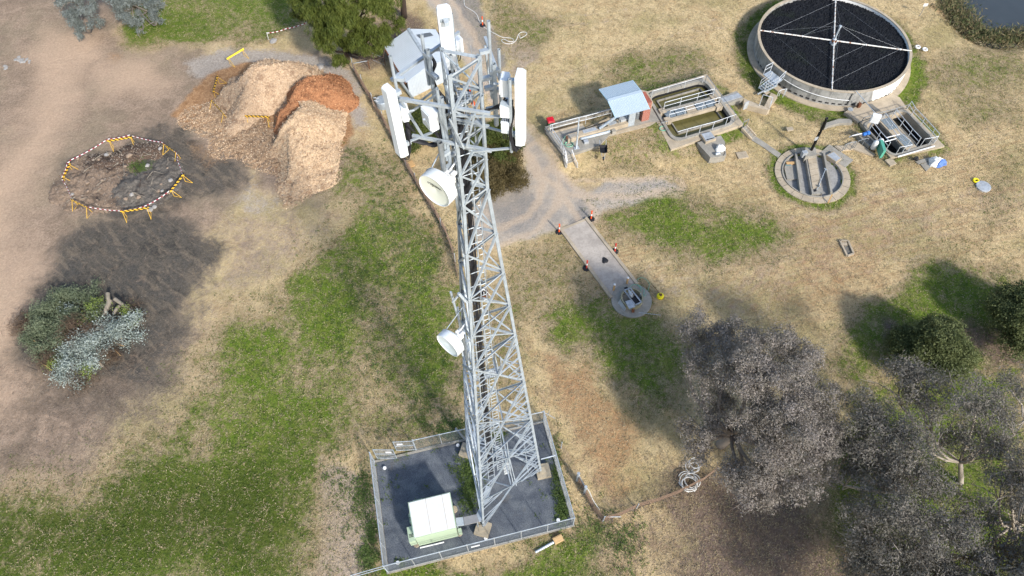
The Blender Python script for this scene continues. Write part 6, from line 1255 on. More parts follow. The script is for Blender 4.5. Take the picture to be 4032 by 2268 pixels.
# hatch, ring and other bits on the right
mb = MB(); p = V(2472, 471, 0); mb.lathe(p, [(.62, -.1), (.62, .16), (.58, .18)], 28, cap1=True); tag(obj('round_hatch', mb, M['rail']), 'grey round hatch cover set in the straw on the far right', 'hatch')
mb = MB(); p = V(2455, 454, .1); n = 20; mb.path([p+np.array([.2*math.cos(2*math.pi*k/n), .2*math.sin(2*math.pi*k/n), 0]) for k in range(n)], .09, 8, closed=True); tag(obj('yellow_ring', mb, yel, smooth=True), 'small yellow ring beside the round hatch', 'ring')
for (x, y), lb in (((2309, 118), 'small white pipe collar right of the filter, nearer the tank'), ((2327, 124), 'small white pipe collar right of the filter, farther from the tank')):
    mb = MB(); p = V(x, y, .08); n = 16; mb.path([p+np.array([.2*math.cos(2*math.pi*k/n), .2*math.sin(2*math.pi*k/n), 0]) for k in range(n)], .08, 6, closed=True); tag(obj('pipe_collar', mb, M['white_paint']), lb, 'collar', 'white pipe collars in the straw')
pt = thing('square_pit', V(2128, 626, 0), 'small broken concrete pit in the straw paddock', 'pit')
q = [V(*c) for c in ((2111, 607), (2132, 608), (2146, 640), (2130, 646))]
for k in range(4): mb = MB(); mb.beam(q[k]+[0, 0, .05], q[(k+1) % 4]+[0, 0, .05], .14, .25); obj('side', mb, M['conc_warm'], pt)
mb = MB(); mb.prism([c[:2] for c in offset_poly(q, -.06)], -.1, .02); obj('floor', mb, M['conc_dark'], pt)
mb = MB(); mb.box(V(2122, 613, .1), (.6, .3, .05), -.1); obj('loose_board', mb, M['conc_warm'], pt)
rp_ = thing('rusted_pit', V(1216, 740, 0), 'small rusty open manhole with pipes in the straw behind the tower', 'manhole')
p = V(1216, 740, 0); mb = MB(); mb.lathe(p, [(.42, -.05), (.42, .3), (.36, .3), (.36, .06), (.01, .05)], 20); obj('ring', mb, M['rust'], rp_); mb = MB(); mb.lathe(p, [(.35, .07), (.01, .08)], 20); obj('floor', mb, M['black'], rp_)
mb = MB(); mb.path([p+[-.2, .1, .1], p+[0, .2, .4], p+[.3, 0, .35], p+[.7, -.4, .05]], .03, 6); mb.tube(p+[.05, -.1, .1], p+[.05, -.1, .45], .04); obj('pipe', mb, M['hose_white'], rp_)
# sign post by the pond
sg = thing('small_sign', V(2321, 36, 0), 'small square sign on a post near the pond bank', 'sign'); p = V(2313, 40, 0); mb = MB(); mb.tube(p, p+[0, 0, 1.3], .03); obj('post', mb, M['steel_dark'], sg); mb = MB(); mb.frame(p+[0, -.03, 1.35], (.22, 0, 0), (0, .012, 0), (0, 0, .16)); obj('board', mb, M['white_paint'], sg)
mb = MB(); pw_ = [tuple(q) for q in POND]; mb.prism(pw_, -2.4, -.42); M['pond'] = water('pond_water', srgb(58, 62, 62), .08); tag(obj('pond_water', mb, M['pond']), kind='structure')
# ---------------------------------------------------------------- corrugated shed
K_ = lambda x, y, z=0.0: Zc(1480, 0, x, y, z)
EZ2, RZ2 = 2.2, 3.35
L0, L1, Q0, Q1 = K_(118, 735, EZ2), K_(470, 1318, EZ2), K_(945, 462, EZ2), K_(1225, 960, EZ2)
r0, r1 = K_(515, 455, RZ2), K_(866, 1010, RZ2)
shed = thing('corrugated_shed', (*((L0+L1+Q0+Q1)/4)[:2], 0), 'old corrugated iron shed with gable roof and dark skylight behind the tower head', 'shed')
mb = MB(); corrugated(mb, r0, r1, L1, L0, 26); obj('roof', mb, M['corr_old'], shed)
mb = MB(); corrugated(mb, r0, r1, Q1, Q0, 26); ro = obj('roof', mb, M['corr_old'], shed)
mb = MB(); mb.beam(r0+[0, 0, .04], r1+[0, 0, .04], .3, .03); obj('ridge_cap', mb, M['steel_pale'], ro)
up_ = lambda u, v: vlerp(vlerp(r0, r1, u), vlerp(Q0, Q1, u), v)+np.array([0, 0, .05])
mb = MB(); mb.add([up_(.19, .14), up_(.12, .72), up_(.22, .78), up_(.30, .2)], [(0, 1, 2, 3)]); obj('skylight', mb, simple('dark_skylight', srgb(84, 88, 92), .3), ro)
mb = MB(); mb.add([up_(.62, .25), up_(.62, .75), up_(.70, .75), up_(.70, .25)], [(0, 1, 2, 3)]); obj('skylight', mb, simple('dark_skylight', srgb(84, 88, 92), .3), ro)
ins = .25
wl = [vlerp(L0, Q0, .05), vlerp(Q0, L0, .05), vlerp(Q1, L1, .05), vlerp(L1, Q1, .05)]; wl = [np.array([*q[:2], 0]) for q in wl]; dd = unit(wl[3]-wl[0]); wl = [wl[0]+dd*.2, wl[1]+dd*.2, wl[2]-dd*.2, wl[3]-dd*.2]
for a, b, m_ in ((0, 1, 'corr_old'), (1, 2, 'corr_old'), (2, 3, 'corr_old'), (3, 0, 'corr_old')):
    p, q = wl[a], wl[b]; nrm = unit(np.array([(q-p)[1], -(q-p)[0], 0])); n = 30; vs = []
    for i in range(n*2+1):
        t = i/(2*n); h = EZ2-.03+((RZ2-EZ2-.05)*(1-abs(2*t-1)) if a in (0, 2) else 0); e = vlerp(p, q, t)+nrm*(.02 if i % 2 else 0); vs += [e-[0, 0, .1], e+[0, 0, h]]
    mb = MB(); mb.add(vs, [(2*i, 2*i+2, 2*i+3, 2*i+1) for i in range(2*n)]); obj('wall', mb, M[m_], shed)
mb = MB(); mb.beam(L0+[0, 0, -.02], L1+[0, 0, -.02], .14, .12); obj('gutter', mb, M['rust'], shed)
mb = MB(); p = vlerp(wl[3], wl[0], .12); nrm = np.array([-dd[1], dd[0], 0]); nrm = nrm if np.dot(nrm, wl[0]-wl[1]) > 0 else -nrm; mb.frame(p+nrm*.03+[0, 0, 1.0], dd*.45, nrm*.015, (0, 0, 1.0)); obj('door_opening', mb, M['black'], shed)
mb = MB(); mb.lathe(Zc(1380, 0, 0, 0, 0)*0+np.array([*P(1380+345*.3725, 180+635*.3725, 0)[:2], 0]), [(.62, 0), (.62, .75), (.58, .8)], 20, cap1=True); tag(obj('steel_drum', mb, M['steel']), 'wide galvanised drum standing by the fence, left of the left panel antenna', 'drum')
# ---------------------------------------------------------------- plants
def leaf_mat(name, cols, rough=.6, trans=.3):
    m = NT(name, rough, 0, .2); i = m.island(); n = m.noise(.8, 4, .65)
    f = m.math('ADD', m.math('MULTIPLY', i, .55), m.math('MULTIPLY', m.math('SUBTRACT', n, .22), .85))
    c = m.ramp(f, [(k/(len(cols)-1), c) for k, c in enumerate(cols)]); m.color(c)
    t = m.n("ShaderNodeBsdfTranslucent"); m.l(c, t.inputs[0]); x = m.n("ShaderNodeMixShader"); x.inputs[0].default_value = trans
    m.l(m.b.outputs[0], x.inputs[1]); m.l(t.outputs[0], x.inputs[2]); m.l(x.outputs[0], m.t.nodes["Material Output"].inputs[0])
    return m.m
def blob_points(blobs, n, rng, shell=.55, sub=11, sr=.40, up=.35):
    # every blob carries smaller rounded sprays on its shell, and the leaf clumps sit on those sprays
    subs = []; wts = []
    for b in blobs:
        R3 = np.array(b[3] if hasattr(b[3], '__len__') else (b[3], b[3], b[3]*.8)); k = max(4, int(sub*np.clip(R3[0]/1.6, .4, 2)))
        d = rng.normal(size=(k, 3)); d[:, 2] += up; d /= np.linalg.norm(d, axis=1)[:, None]; r = shell+(1-shell)*rng.rand(k)
        for q, e in zip(d, r): rad = R3.mean()*sr*rng.uniform(.7, 1.3); subs.append((*(np.array(b[:3])+q*e*R3*.85), rad)); wts.append(rad**2)
    subs = np.array(subs); wts = np.array(wts)/sum(wts); ids = rng.choice(len(subs), n, p=wts)
    d = rng.normal(size=(n, 3)); d[:, 2] += .45; d /= np.linalg.norm(d, axis=1)[:, None]; r = .55+.5*rng.rand(n)
    return subs[ids, :3]+d*(r*subs[ids, 3])[:, None]*np.array([1, 1, .8]), d
def leaf_cards(pts, nrm, n_per, spread, size, rng, droop=0.0, aspect=2.6, tilt=.9, fluff=0.35):
    # clumps of small leaf-shaped quads round each point, faces loosely turned outwards
    N = len(pts)*n_per; c = np.repeat(pts, n_per, 0)+rng.normal(size=(N, 3))*spread*np.array([1, 1, .75]); n0 = np.repeat(nrm, n_per, 0)
    w = n0*1.1+rng.normal(size=(N, 3))*.75; w /= np.linalg.norm(w, axis=1)[:, None]
    u = rng.normal(size=(N, 3)); u[:, 2] -= droop*2.0; u = u+n0*fluff; u -= w*np.sum(u*w, 1)[:, None]; u /= (np.linalg.norm(u, axis=1)[:, None]+1e-6)
    v = np.cross(w, u)
    s = (size*(.6+.8*rng.rand(N)))[:, None]; a = u*s*.5; b = v*s*.5/aspect
    q = np.stack([c-a, c+b-a*.1, c+a, c-b-a*.1], 1); return q.reshape(-1, 3)
def foliage(name, verts, mat, parent=None):
    org = origin_of(parent) if parent is not None else np.array([*verts.mean(0)[:2], verts[:, 2].min()])
    me = fast_mesh(name, verts-org, 4, mat); o = bpy.data.objects.new(name, me); COL.objects.link(o)
    if parent is not None: o.parent = parent
    else: o.location = [float(q) for q in org]
    ORG[o.name] = org; return o
def limb_path(a, b, rng, bend=.12, n=6):
    a, b = np.asarray(a, float), np.asarray(b, float); L = np.linalg.norm(b-a); off = rng.normal(size=3)*L*bend; return [vlerp(a, b, t)+off*math.sin(math.pi*t)+np.array([0, 0, -.06*L*math.sin(math.pi*t)]) for t in np.linspace(0, 1, n)]
def tree(name, label, base, blobs, leafm, bark, clumps, per, spread, size, seed, cat='tree', group=None, trunk_r=.22, fork=.35, droop=.2, aspect=2.6, shell=.5, fluff=.35, twigs=3, part='crown', twig_r=.02, bp=None):
    rng = np.random.RandomState(seed); base = np.asarray(base, float); th = thing(name, base, label, cat, group)
    bl = np.array([b[:3] for b in blobs]); top = bl.mean(0); fk = vlerp(base, top, fork); fk[2] = base[2]+(top[2]-base[2])*fork
    mb = MB(); mb.path(limb_path(base-[0, 0, .2], fk, rng, .04), list(np.linspace(trunk_r*1.15, trunk_r*.8, 6)), 9); obj('trunk', mb, bark, th, True)
    mb = MB()
    for b in bl:
        p = limb_path(fk-[0, 0, .1], b, rng, .14); mb.path(p, list(np.linspace(trunk_r*.55, .035, 6)), 6)
        for _ in range(twigs):
            t = rng.randint(2, 6); e = b+rng.normal(size=3)*np.array([.8, .8, .4])-[0, 0, .3]; mb.path(limb_path(p[t], e, rng, .1, 4), [twig_r*1.8, twig_r*1.3, twig_r, .008], 5)
    obj('limbs', mb, bark, th, True)
    pts, nr = blob_points(blobs, clumps, rng, shell, **(bp or {}))
    foliage(part, leaf_cards(pts, nr, per, spread, size, rng, droop, aspect, fluff=fluff), leafm, th); return th
gumleaf = leaf_mat('grey_gum_leaf', [(.15, .14, .108, 1), (.22, .198, .162, 1), (.305, .268, .235, 1), (.41, .36, .33, 1)])
gumleaf2 = leaf_mat('dusky_gum_leaf', [(.105, .10, .074, 1), (.155, .145, .113, 1), (.22, .198, .168, 1), (.31, .275, .25, 1)])
blueleaf = leaf_mat('blue_grey_leaf', [(.08, .095, .082, 1), (.14, .16, .145, 1), (.21, .235, .22, 1), (.31, .335, .32, 1)])
oliveleaf = leaf_mat('dark_olive_leaf', [(.05, .065, .022, 1), (.09, .11, .04, 1), (.135, .155, .06, 1), (.19, .205, .09, 1)])
needle = leaf_mat('casuarina_needle', [(.04, .06, .012, 1), (.075, .10, .018, 1), (.125, .15, .03, 1), (.19, .21, .05, 1)])
shrubleaf = leaf_mat('dark_shrub_leaf', [(.03, .045, .012, 1), (.06, .082, .02, 1), (.11, .13, .03, 1), (.18, .19, .055, 1)])
brownleaf = leaf_mat('brown_shrub_leaf', [(.055, .045, .018, 1), (.095, .075, .03, 1), (.14, .108, .046, 1), (.19, .15, .07, 1)])
def vb(x, y, z, r): return (*V(x, y, z), r)
# the broad grey gum in front of the paddock
tree('gum_tree', 'broad grey leaved gum tree with a full crown, right of the tower', V(1812, 1118), [vb(1770, 835, 7.5, 1.7), vb(1850, 850, 8.5, 1.9), vb(1930, 880, 8.5, 2.0), vb(2000, 930, 8, 1.9), vb(1770, 920, 7.0, 1.7), vb(1860, 940, 9.0, 2.2), vb(1950, 980, 9.2, 2.2), vb(2040, 1000, 8, 1.8), vb(1790, 1010, 6.0, 1.6), vb(1990, 1070, 8.5, 2.1), vb(2060, 1090, 7.5, 1.9), vb(1760, 1075, 4.6, 1.4), vb(1750, 1140, 4.0, 1.4), vb(1890, 1060, 7.4, 1.7), vb(1930, 1140, 7, 2.0), vb(2030, 1170, 6.6, 1.8), vb(1870, 1185, 5.4, 1.6), vb(1950, 1215, 5.6, 1.8), vb(1890, 1240, 4.8, 1.5), vb(2085, 1120, 7, 1.3)],
     gumleaf, M['gumbark'], 5200, 26, .15, .15, 21, trunk_r=.34, fork=.4, droop=.3, aspect=3.2, group='gum trees', twigs=4)
M['gumpale'] = simple('pale_gum_bark', srgb(158, 148, 134), .8, 0, .3, 3)
dens = dict(droop=.3, aspect=3.4, group='gum trees', twigs=6, twig_r=.026)
tree('gum_tree', 'thin open gum tree at the right with bare pale limbs, nearest the dark round bushes', V(2420, 1215), [vb(2330, 1000, 9, 1.9), vb(2270, 960, 9, 1.5), vb(2420, 1010, 10, 1.8), vb(2500, 1040, 9.5, 1.8), vb(2540, 980, 9, 1.6), vb(2390, 1080, 8, 1.6), vb(2480, 1120, 7.5, 1.6), vb(2330, 960, 8.5, 1.4)], gumleaf2, M['gumpale'], 1050, 22, .2, .16, 22, trunk_r=.17, fork=.3, **dens)
tree('gum_tree', 'dusky gum tree left of the thin open gum, its crown in deep shade', V(2290, 1290), [vb(2150, 1070, 8, 2.0), vb(2200, 1030, 8.5, 1.6), vb(2220, 1120, 8, 2.0), vb(2180, 1180, 7, 1.8), vb(2260, 1200, 7.5, 1.9), vb(2300, 1130, 9, 1.8), vb(2330, 1200, 8, 1.7), vb(2150, 1130, 7, 1.5)], gumleaf2, M['gumpale'], 1500, 22, .19, .16, 23, trunk_r=.24, fork=.35, **dens)
tree('gum_tree', 'low spreading gum tree at the bottom right edge of the picture', V(2330, 1440), [vb(2200, 1290, 7, 1.8), vb(2280, 1300, 8, 1.9), vb(2360, 1340, 8, 1.9), vb(2180, 1370, 5.5, 1.7), vb(2260, 1390, 6.5, 2.0), vb(2350, 1420, 6.5, 1.9), vb(2430, 1400, 7.5, 1.9), vb(2150, 1420, 4, 1.5), vb(2240, 1450, 5, 1.8), vb(2420, 1450, 6, 1.7), vb(2330, 1480, 5, 1.8)], gumleaf2, M['gumpale'], 2300, 22, .19, .16, 24, trunk_r=.26, fork=.35, **dens)
tree('gum_tree', 'sparse gum tree at the far right edge with dark branches crossing the grass', V(2570, 1330), [vb(2520, 1210, 8, 1.7), vb(2580, 1250, 9, 1.7), vb(2540, 1160, 9, 1.5), vb(2600, 1180, 9.5, 1.7), vb(2540, 1330, 7, 1.7), vb(2500, 1390, 6, 1.6), vb(2580, 1420, 6, 1.8), vb(2450, 1280, 7.5, 1.5)], gumleaf2, M['gumpale'], 1000, 22, .2, .16, 25, trunk_r=.22, fork=.3, **dens)
tree('gum_tree', 'gum tree just outside the lower right corner, shading the litter', V(2700, 1600), [vb(2640, 1450, 8, 2.4), vb(2720, 1500, 9, 2.6), vb(2600, 1540, 8, 2.4), vb(2480, 1560, 7, 2.4), vb(2380, 1600, 6.5, 2.4), vb(2280, 1640, 6, 2.4), vb(2660, 1620, 7, 2.4)], gumleaf2, M['gumpale'], 2200, 16, .3, .25, 26, trunk_r=.3, **dens)
# dark rounded bushes
def dome(c, r, h, n, rng):
    out = []
    for k in range(n):
        a = rng.uniform(0, 6.28); q = math.sqrt(rng.uniform(0, 1)); out.append((c[0]+r*.68*q*math.cos(a), c[1]+r*.68*q*math.sin(a), h*(.28+.44*(1-q*q))+rng.uniform(-.2, .25), r*rng.uniform(.34, .46)))
    return out
rg = np.random.RandomState(77)
for (x, y), r, h, lb, sd in (((2312, 912), 2.9, 5.0, 'dark olive rounded tree standing alone, the lower left of two on the right', 31), ((2545, 838), 3.2, 5.0, 'dark olive rounded tree cut by the right edge of the picture', 32)):
    tree('round_tree', lb, V(x, y), dome(V(x, y), r, h, 26, rg), oliveleaf, M['bark'], 5200, 26, .16, .14, sd, bp=dict(sub=16, sr=.5), group='dark rounded trees', trunk_r=.2, fork=.2, droop=.0, aspect=2.0, shell=.6, twigs=1)
for (x, y), r, h, lm, lb, sd, cat in (((1066, 350), 2.7, 3.0, shrubleaf, 'dark green shrub beneath the large white radio box, left of the tower', 33, 'shrub'), ((1250, 405), 2.5, 5.0, shrubleaf, 'bright tipped dark green shrub right of the tower by the road bend', 34, 'shrub'), ((1235, 458), 3.7, 2.4, brownleaf, 'wide brown foliaged shrub behind the tower, below the green shrub', 35, 'shrub')):
    tree('garden_shrub', lb, V(x, y), dome(V(x, y), r, h, 20, rg), lm, M['bark'], 3600, 24, .15, .13, sd, cat, 'shrubs by the shed drive', trunk_r=.09, fork=.2, droop=-.25, aspect=2.4, shell=.55, twigs=1, part='foliage')
# casuarina: hanging sprays
cb_ = [vb(800, 30, 6.5, 1.9), vb(860, 10, 8, 2.0), vb(930, 20, 7.5, 1.9), vb(770, 20, 5, 1.6), vb(810, 85, 5.0, 1.7), vb(870, 70, 6.5, 1.9), vb(940, 80, 5.5, 1.7), vb(850, 130, 3.2, 1.4), vb(900, 120, 4.2, 1.5), vb(960, 100, 4.5, 1.4), vb(855, 162, 1.7, .9), vb(765, -10, 6, 1.6), vb(830, -40, 8, 2), vb(900, -40, 9, 2), vb(970, 10, 6.5, 1.6), vb(985, 60, 5, 1.1), vb(825, 60, 5.8, 1.4), vb(750, -20, 5.2, 1.0)]
tree('casuarina_tree', 'tall yellow green casuarina with drooping needle sprays at the top of the picture', V(872, 158), cb_, needle, M['bark'], 3600, 26, .13, .36, 36, droop=1.6, aspect=8, shell=.7, trunk_r=.24, fork=.3, fluff=.5, twigs=1, group='trees by the shed')
tree('pine_tree', 'dark barked tree trunk beside the gravel road at the top of the picture', V(1016, 44), [vb(985, -150, 12, 2.4), vb(1010, -190, 13, 2.4), vb(960, -170, 12, 2.2), vb(1040, -150, 12, 2.0)], oliveleaf, M['bark'], 600, 18, .3, .2, 37, trunk_r=.3, fork=.72, group='trees by the shed')
tree('grey_leaf_tree', 'blue grey drooping gum foliage at the top left, nearer the bare track', V(215, 25), [vb(170, 8, 3.6, 1.3), vb(185, 40, 2.8, 1.2), vb(195, 72, 1.9, .95), vb(225, 25, 3.2, 1.1), vb(240, 55, 2.2, .9), vb(215, -20, 4.4, 1.6), vb(165, -25, 4.6, 1.5), vb(198, 92, 1.3, .6)], blueleaf, M['gumbark'], 1100, 20, .13, .19, 38, droop=.5, aspect=3.2, trunk_r=.16, group='blue grey gums')
tree('grey_leaf_tree', 'blue grey drooping gum foliage at the top left, over the green grass', V(345, 20), [vb(310, 5, 3.6, 1.3), vb(335, 40, 2.6, 1.1), vb(345, 72, 1.6, .8), vb(375, 30, 3.0, 1.1), vb(395, 55, 2.2, .7), vb(340, -25, 4.4, 1.6), vb(400, 5, 3.4, .9), vb(300, 28, 2.8, .9), vb(275, -10, 4, 1.1)], blueleaf, M['gumbark'], 1100, 20, .13, .19, 39, droop=.5, aspect=3.2, trunk_r=.16, group='blue grey gums')
# cut brush pile
bpile = thing('brush_pile', V(212, 850), 'big heap of freshly cut grey green branches and logs on the burnt ground', 'brush pile')
rng = np.random.RandomState(55)
fern = leaf_mat('feathery_green_leaf', [(.075, .095, .055, 1), (.13, .16, .09, 1), (.20, .23, .14, 1), (.28, .31, .20, 1)])
silver = leaf_mat('silver_leaf', [(.10, .12, .09, 1), (.24, .28, .24, 1), (.40, .45, .41, 1), (.58, .63, .60, 1)])
lime = leaf_mat('lime_leaf', [(.10, .13, .03, 1), (.18, .24, .05, 1), (.26, .32, .08, 1), (.34, .38, .12, 1)])
def mass(name, blobs, mat, clumps, per, spread, size, aspect=2.4, droop=0, shell=.4):
    pts, nr = blob_points(blobs, clumps, rng, shell); v = leaf_cards(pts, nr, per, spread, size, rng, droop, aspect, fluff=.6); v[:, 2] = np.abs(v[:, 2])+.02; foliage(name, v, mat, bpile)
mass('feathery_foliage', [vb(110, 790, .6, 1.3), vb(150, 762, .7, 1.2), vb(215, 742, .6, 1.0), vb(240, 725, .4, .6), vb(105, 830, .7, 1.3), vb(140, 815, .9, 1.4), vb(90, 860, .4, 1.0), vb(140, 870, .7, 1.3), vb(60, 855, .25, .6), vb(180, 742, .6, .9), vb(110, 885, .4, .9), vb(190, 800, .8, 1.2), vb(230, 790, .7, 1.0), vb(165, 900, .5, 1.0)], fern, 900, 34, .22, .18, 4)
mass('silver_foliage', [vb(290, 830, .6, 1.1), vb(330, 815, .5, 1.0), vb(345, 840, .4, .8), vb(240, 870, .8, 1.4), vb(190, 890, .7, 1.3), vb(180, 925, .5, 1.1), vb(225, 915, .5, 1.1), vb(165, 945, .3, .9), vb(290, 860, .6, 1.0), vb(180, 778, .9, .6), vb(205, 955, .2, .6), vb(265, 815, .8, .9), vb(210, 850, .9, 1.1)], silver, 720, 26, .26, .11, 1.5)
mass('lime_foliage', [vb(240, 785, .8, 1.0), vb(320, 795, .6, .8), vb(310, 780, .5, .7), vb(235, 935, .35, .8), vb(225, 800, .9, .8), vb(140, 920, .3, .8)], lime, 110, 26, .22, .13, 2.2)
mass('brown_twigs', [vb(200, 810, .8, 1.3), vb(230, 845, .9, 1.4), vb(180, 850, .8, 1.2), vb(75, 810, .3, 1.2), vb(270, 900, .4, 1.2), vb(120, 910, .3, 1.2), vb(340, 780, .3, .8), vb(200, 960, .2, 1.0)], leaf_mat('dry_twig', [(.06, .04, .025, 1), (.13, .09, .06, 1), (.22, .16, .11, 1)]), 330, 22, .3, .5, 20)
for k in range(40):
    u = (rng.uniform(90, 340), rng.uniform(755, 940)); p = V(*u, rng.uniform(.4, 1.0)); a = rng.normal(2.5, .5); L = rng.uniform(.8, 2.0); d = np.array([math.cos(a), math.sin(a), rng.uniform(-.25, .1)])
    mb = MB(); mb.path([p, p+d*L*.5+rng.normal(size=3)*.06, p+d*L], [.03, .022, .01], 5); obj('branch', mb, M['wood'] if rng.rand() < .3 else M['bark'], bpile)
for a, b, r in (((271, 738, .9), (274, 762, .8), .16), ((289, 752, .8), (330, 782, .5), .15), ((277, 756, .75), (262, 792, .7), .19), ((300, 770, .6), (285, 790, .7), .13), ((92, 887, .3), (118, 882, .35), .09), ((247, 905, .35), (258, 922, .3), .1)):
    mb = MB(); mb.path([V(*a), vlerp(V(*a), V(*b), .5)+[0, 0, .05], V(*b)], [r, r*.95, r*.85], 9); obj('log', mb, M['deadwood'], bpile)
# ---------------------------------------------------------------- paddock fences
M['rustwire'] = simple('rusty_wire', srgb(150, 126, 106), .9, 0, .3)
def rusty_fence(pts, label, h=1.1, debris=True, seed=3, posts=None, pm='steel_pale', mesh=True):
    pts = [np.array([*p[:2]]) for p in pts]; th = thing('wire_fence', (*pts[0], 0), label, 'fence', 'old wire fences of the paddock'); rng = np.random.RandomState(seed)
    if mesh:
        mb = MB()
        for a, b in zip(pts[:-1], pts[1:]): chain_mesh(mb, a, b, h*.92, .03, .10, .006)
        obj('netting', mb, M['rustwire'], th)
    mb = MB()
    for z in (.35, .7, h): mb.path([(*p, z) for p in pts], .010, 4)
    obj('wire', mb, M['rustwire'], th)
    for p in (pts if posts is None else posts): mb = MB(); mb.tube((*p[:2], -.1), (p[0]+.03, p[1], h+.15), .035, 6); obj('post', mb, M[pm], th)
    if debris:
        N = 0; cs = []
        for a, b in zip(pts[:-1], pts[1:]):
            L = np.linalg.norm(b-a); n = int(L*14); t = rng.rand(n); q = a+(b-a)*t[:, None]; cs.append(np.stack([q[:, 0]+rng.normal(size=n)*.10, q[:, 1]+rng.normal(size=n)*.10, np.abs(rng.normal(size=n))*.28*h], 1))
        c = np.concatenate(cs); v = leaf_cards(c, np.tile([[0, 0, 1.0]], (len(c), 1)), 5, .10, .17, rng, 0, 4); v[:, 2] = np.abs(v[:, 2]); foliage('caught_litter', v, brownlit, th)['kind'] = 'stuff'
    return th
brownlit = leaf_mat('brown_litter', [(.10, .078, .06, 1), (.16, .13, .10, 1), (.23, .19, .15, 1), (.31, .26, .21, 1)])
fl_ = lambda x, y: P(1380+x*.3725, 180+y*.3725, 0)
rusty_fence([fl_(40, 262), fl_(110, 405), fl_(235, 610), fl_(270, 700), fl_(345, 800), fl_(462, 1025), fl_(590, 1272), fl_(690, 1449), V(1098, 545), V(1122, 590), V(1140, 640), V(1152, 700)], 'long rusty wire fence running from the green tree down past the tower head', 1.15, seed=4, posts=[fl_(126, 412), fl_(236, 606), fl_(346, 795), fl_(460, 1022), fl_(590, 1272), fl_(692, 1449), V(1110, 572), V(1145, 660)])
eg = thing('fence_end', fl_(40, 265), 'white pipe end frame of the fence under the green tree', 'fence end')
a, b = fl_(40, 268), fl_(203, 248); mb = MB(); mb.tube(a, a+[0, 0, 1.7], .035); obj('post', mb, M['steel_pale'], eg); mb = MB(); mb.tube(b, b+[0, 0, 1.1], .04); obj('post', mb, M['rust'], eg); mb = MB(); mb.tube(a+[0, 0, .95], b+[0, 0, 1.05], .03); obj('rail', mb, M['steel_pale'], eg)
wg = thing('wire_gate', fl_(230, 155), 'thin wire gate between the end frame and the corrugated shed', 'gate')
for z in (.1, 1.0): mb = MB(); mb.tube(fl_(230, 155)+[0, 0, z], fl_(370, 215)+[0, 0, z], .014, 5); obj('rail', mb, M['rail'], wg)
for q in ((230, 155), (370, 215)): mb = MB(); mb.tube(fl_(*q), fl_(*q)+[0, 0, 1.1], .025); obj('post', mb, M['rust'], wg)
mb = MB()
for (x, y) in ((262, 625), (268, 655), (290, 630), (285, 665)): mb.beam(fl_(x, y)+[0, 0, .9], fl_(x+26, y+8)+[0, 0, 1.0], .14, .02)
tag(obj('white_plates', mb, M['white_paint']), 'small white plates tied on the rusty fence beside the drum', 'plates')
mb = MB(); mb.box(fl_(640, 1255)+[0, 0, .05], (.55, .7, .1), .5); tag(obj('timber_offcut', mb, M['wood']), 'pale timber offcut lying by the rusty fence above the cream dish', 'offcut')
rusty_fence([V(1376, 1060), V(1411, 1128), V(1433, 1165), V(1452, 1207)], 'thin wire fence beside the compound on the straw side', 1.1, False, 5, posts=[V(1411, 1128)], mesh=False)
rusty_fence([V(1452, 1207), V(1470, 1240), V(1490, 1280), V(1516, 1312)], 'short rusty netting fence between the two stout posts and the corner', 1.15, True, 6, posts=[V(1516, 1312)], pm='steel_pale')
rusty_fence([V(1516, 1312), V(1560, 1298), V(1605, 1276), V(1655, 1262), V(1700, 1245), V(1765, 1212), V(1800, 1185)], 'rusty netting fence full of dead litter running to the grey tree', 1.05, True, 7, posts=[V(1600, 1280)])
for (x, y), lb in (((1452, 1208), 'stout grey strainer post on the straw side fence, farther of the pair'), ((1470, 1241), 'stout grey strainer post on the straw side fence, nearer of the pair')):
    p = V(x, y); mb = MB(); mb.tube(p-[0, 0, .1], p+[0, 0, 1.5], .11, 8); tag(obj('strainer_post', mb, M['steel_pale']), lb, 'post', 'stout posts on the straw side fence')
mb = MB(); mb.tube(V(1453, 1190, .6), V(1470, 1222, .7), .04); mb.tube(V(1453, 1190, 1.0), V(1470, 1222, 1.1), .04); tag(obj('post_rail', mb, M['steel_pale']), 'pair of pipe rails joining the two stout grey posts', 'rail')
hose([V(1472, 1223, .6), V(1482, 1236, .5), V(1492, 1258, .3), V(1508, 1282, .1)], .03, 'hose_white', 'white pipe drooping from the stout post towards the fence corner', 'pipe', 'pipe')
mb = MB(); mb.tube(V(1517, 1300, .9), V(1562, 1300, .3), .03); tag(obj('corner_stay', mb, M['rail']), 'pale pipe stay at the corner of the rusty fences', 'stay')
# ---------------------------------------------------------------- reeds, weeds, grass
rng = np.random.RandomState(91)
reed = leaf_mat('pond_reed', [(.05, .07, .02, 1), (.10, .12, .045, 1), (.20, .16, .08, 1), (.30, .22, .12, 1)])
pp = np.array(POND)[1:9]; cs = []
for a, b in zip(pp[:-1], pp[1:]):
    n = int(np.linalg.norm(b-a)*70); t = rng.rand(n)[:, None]; cs.append(np.concatenate([a+(b-a)*t+rng.normal(size=(n, 2))*[.9, .55]+[.3, .8], rng.rand(n, 1)*.5-.25], 1))
c = np.concatenate(cs); v = leaf_cards(c, np.tile([[0, 0, 1.0]], (len(c), 1)), 7, .3, .5, rng, -.7, 6); tag(foliage('pond_reeds', v, reed), 'reeds and scrub along the pond bank at the top right', 'reeds', kind='stuff')
greenw = leaf_mat('weed_leaf', [(.05, .085, .02, 1), (.085, .13, .032, 1), (.12, .17, .045, 1), (.17, .21, .07, 1)])
wc = []
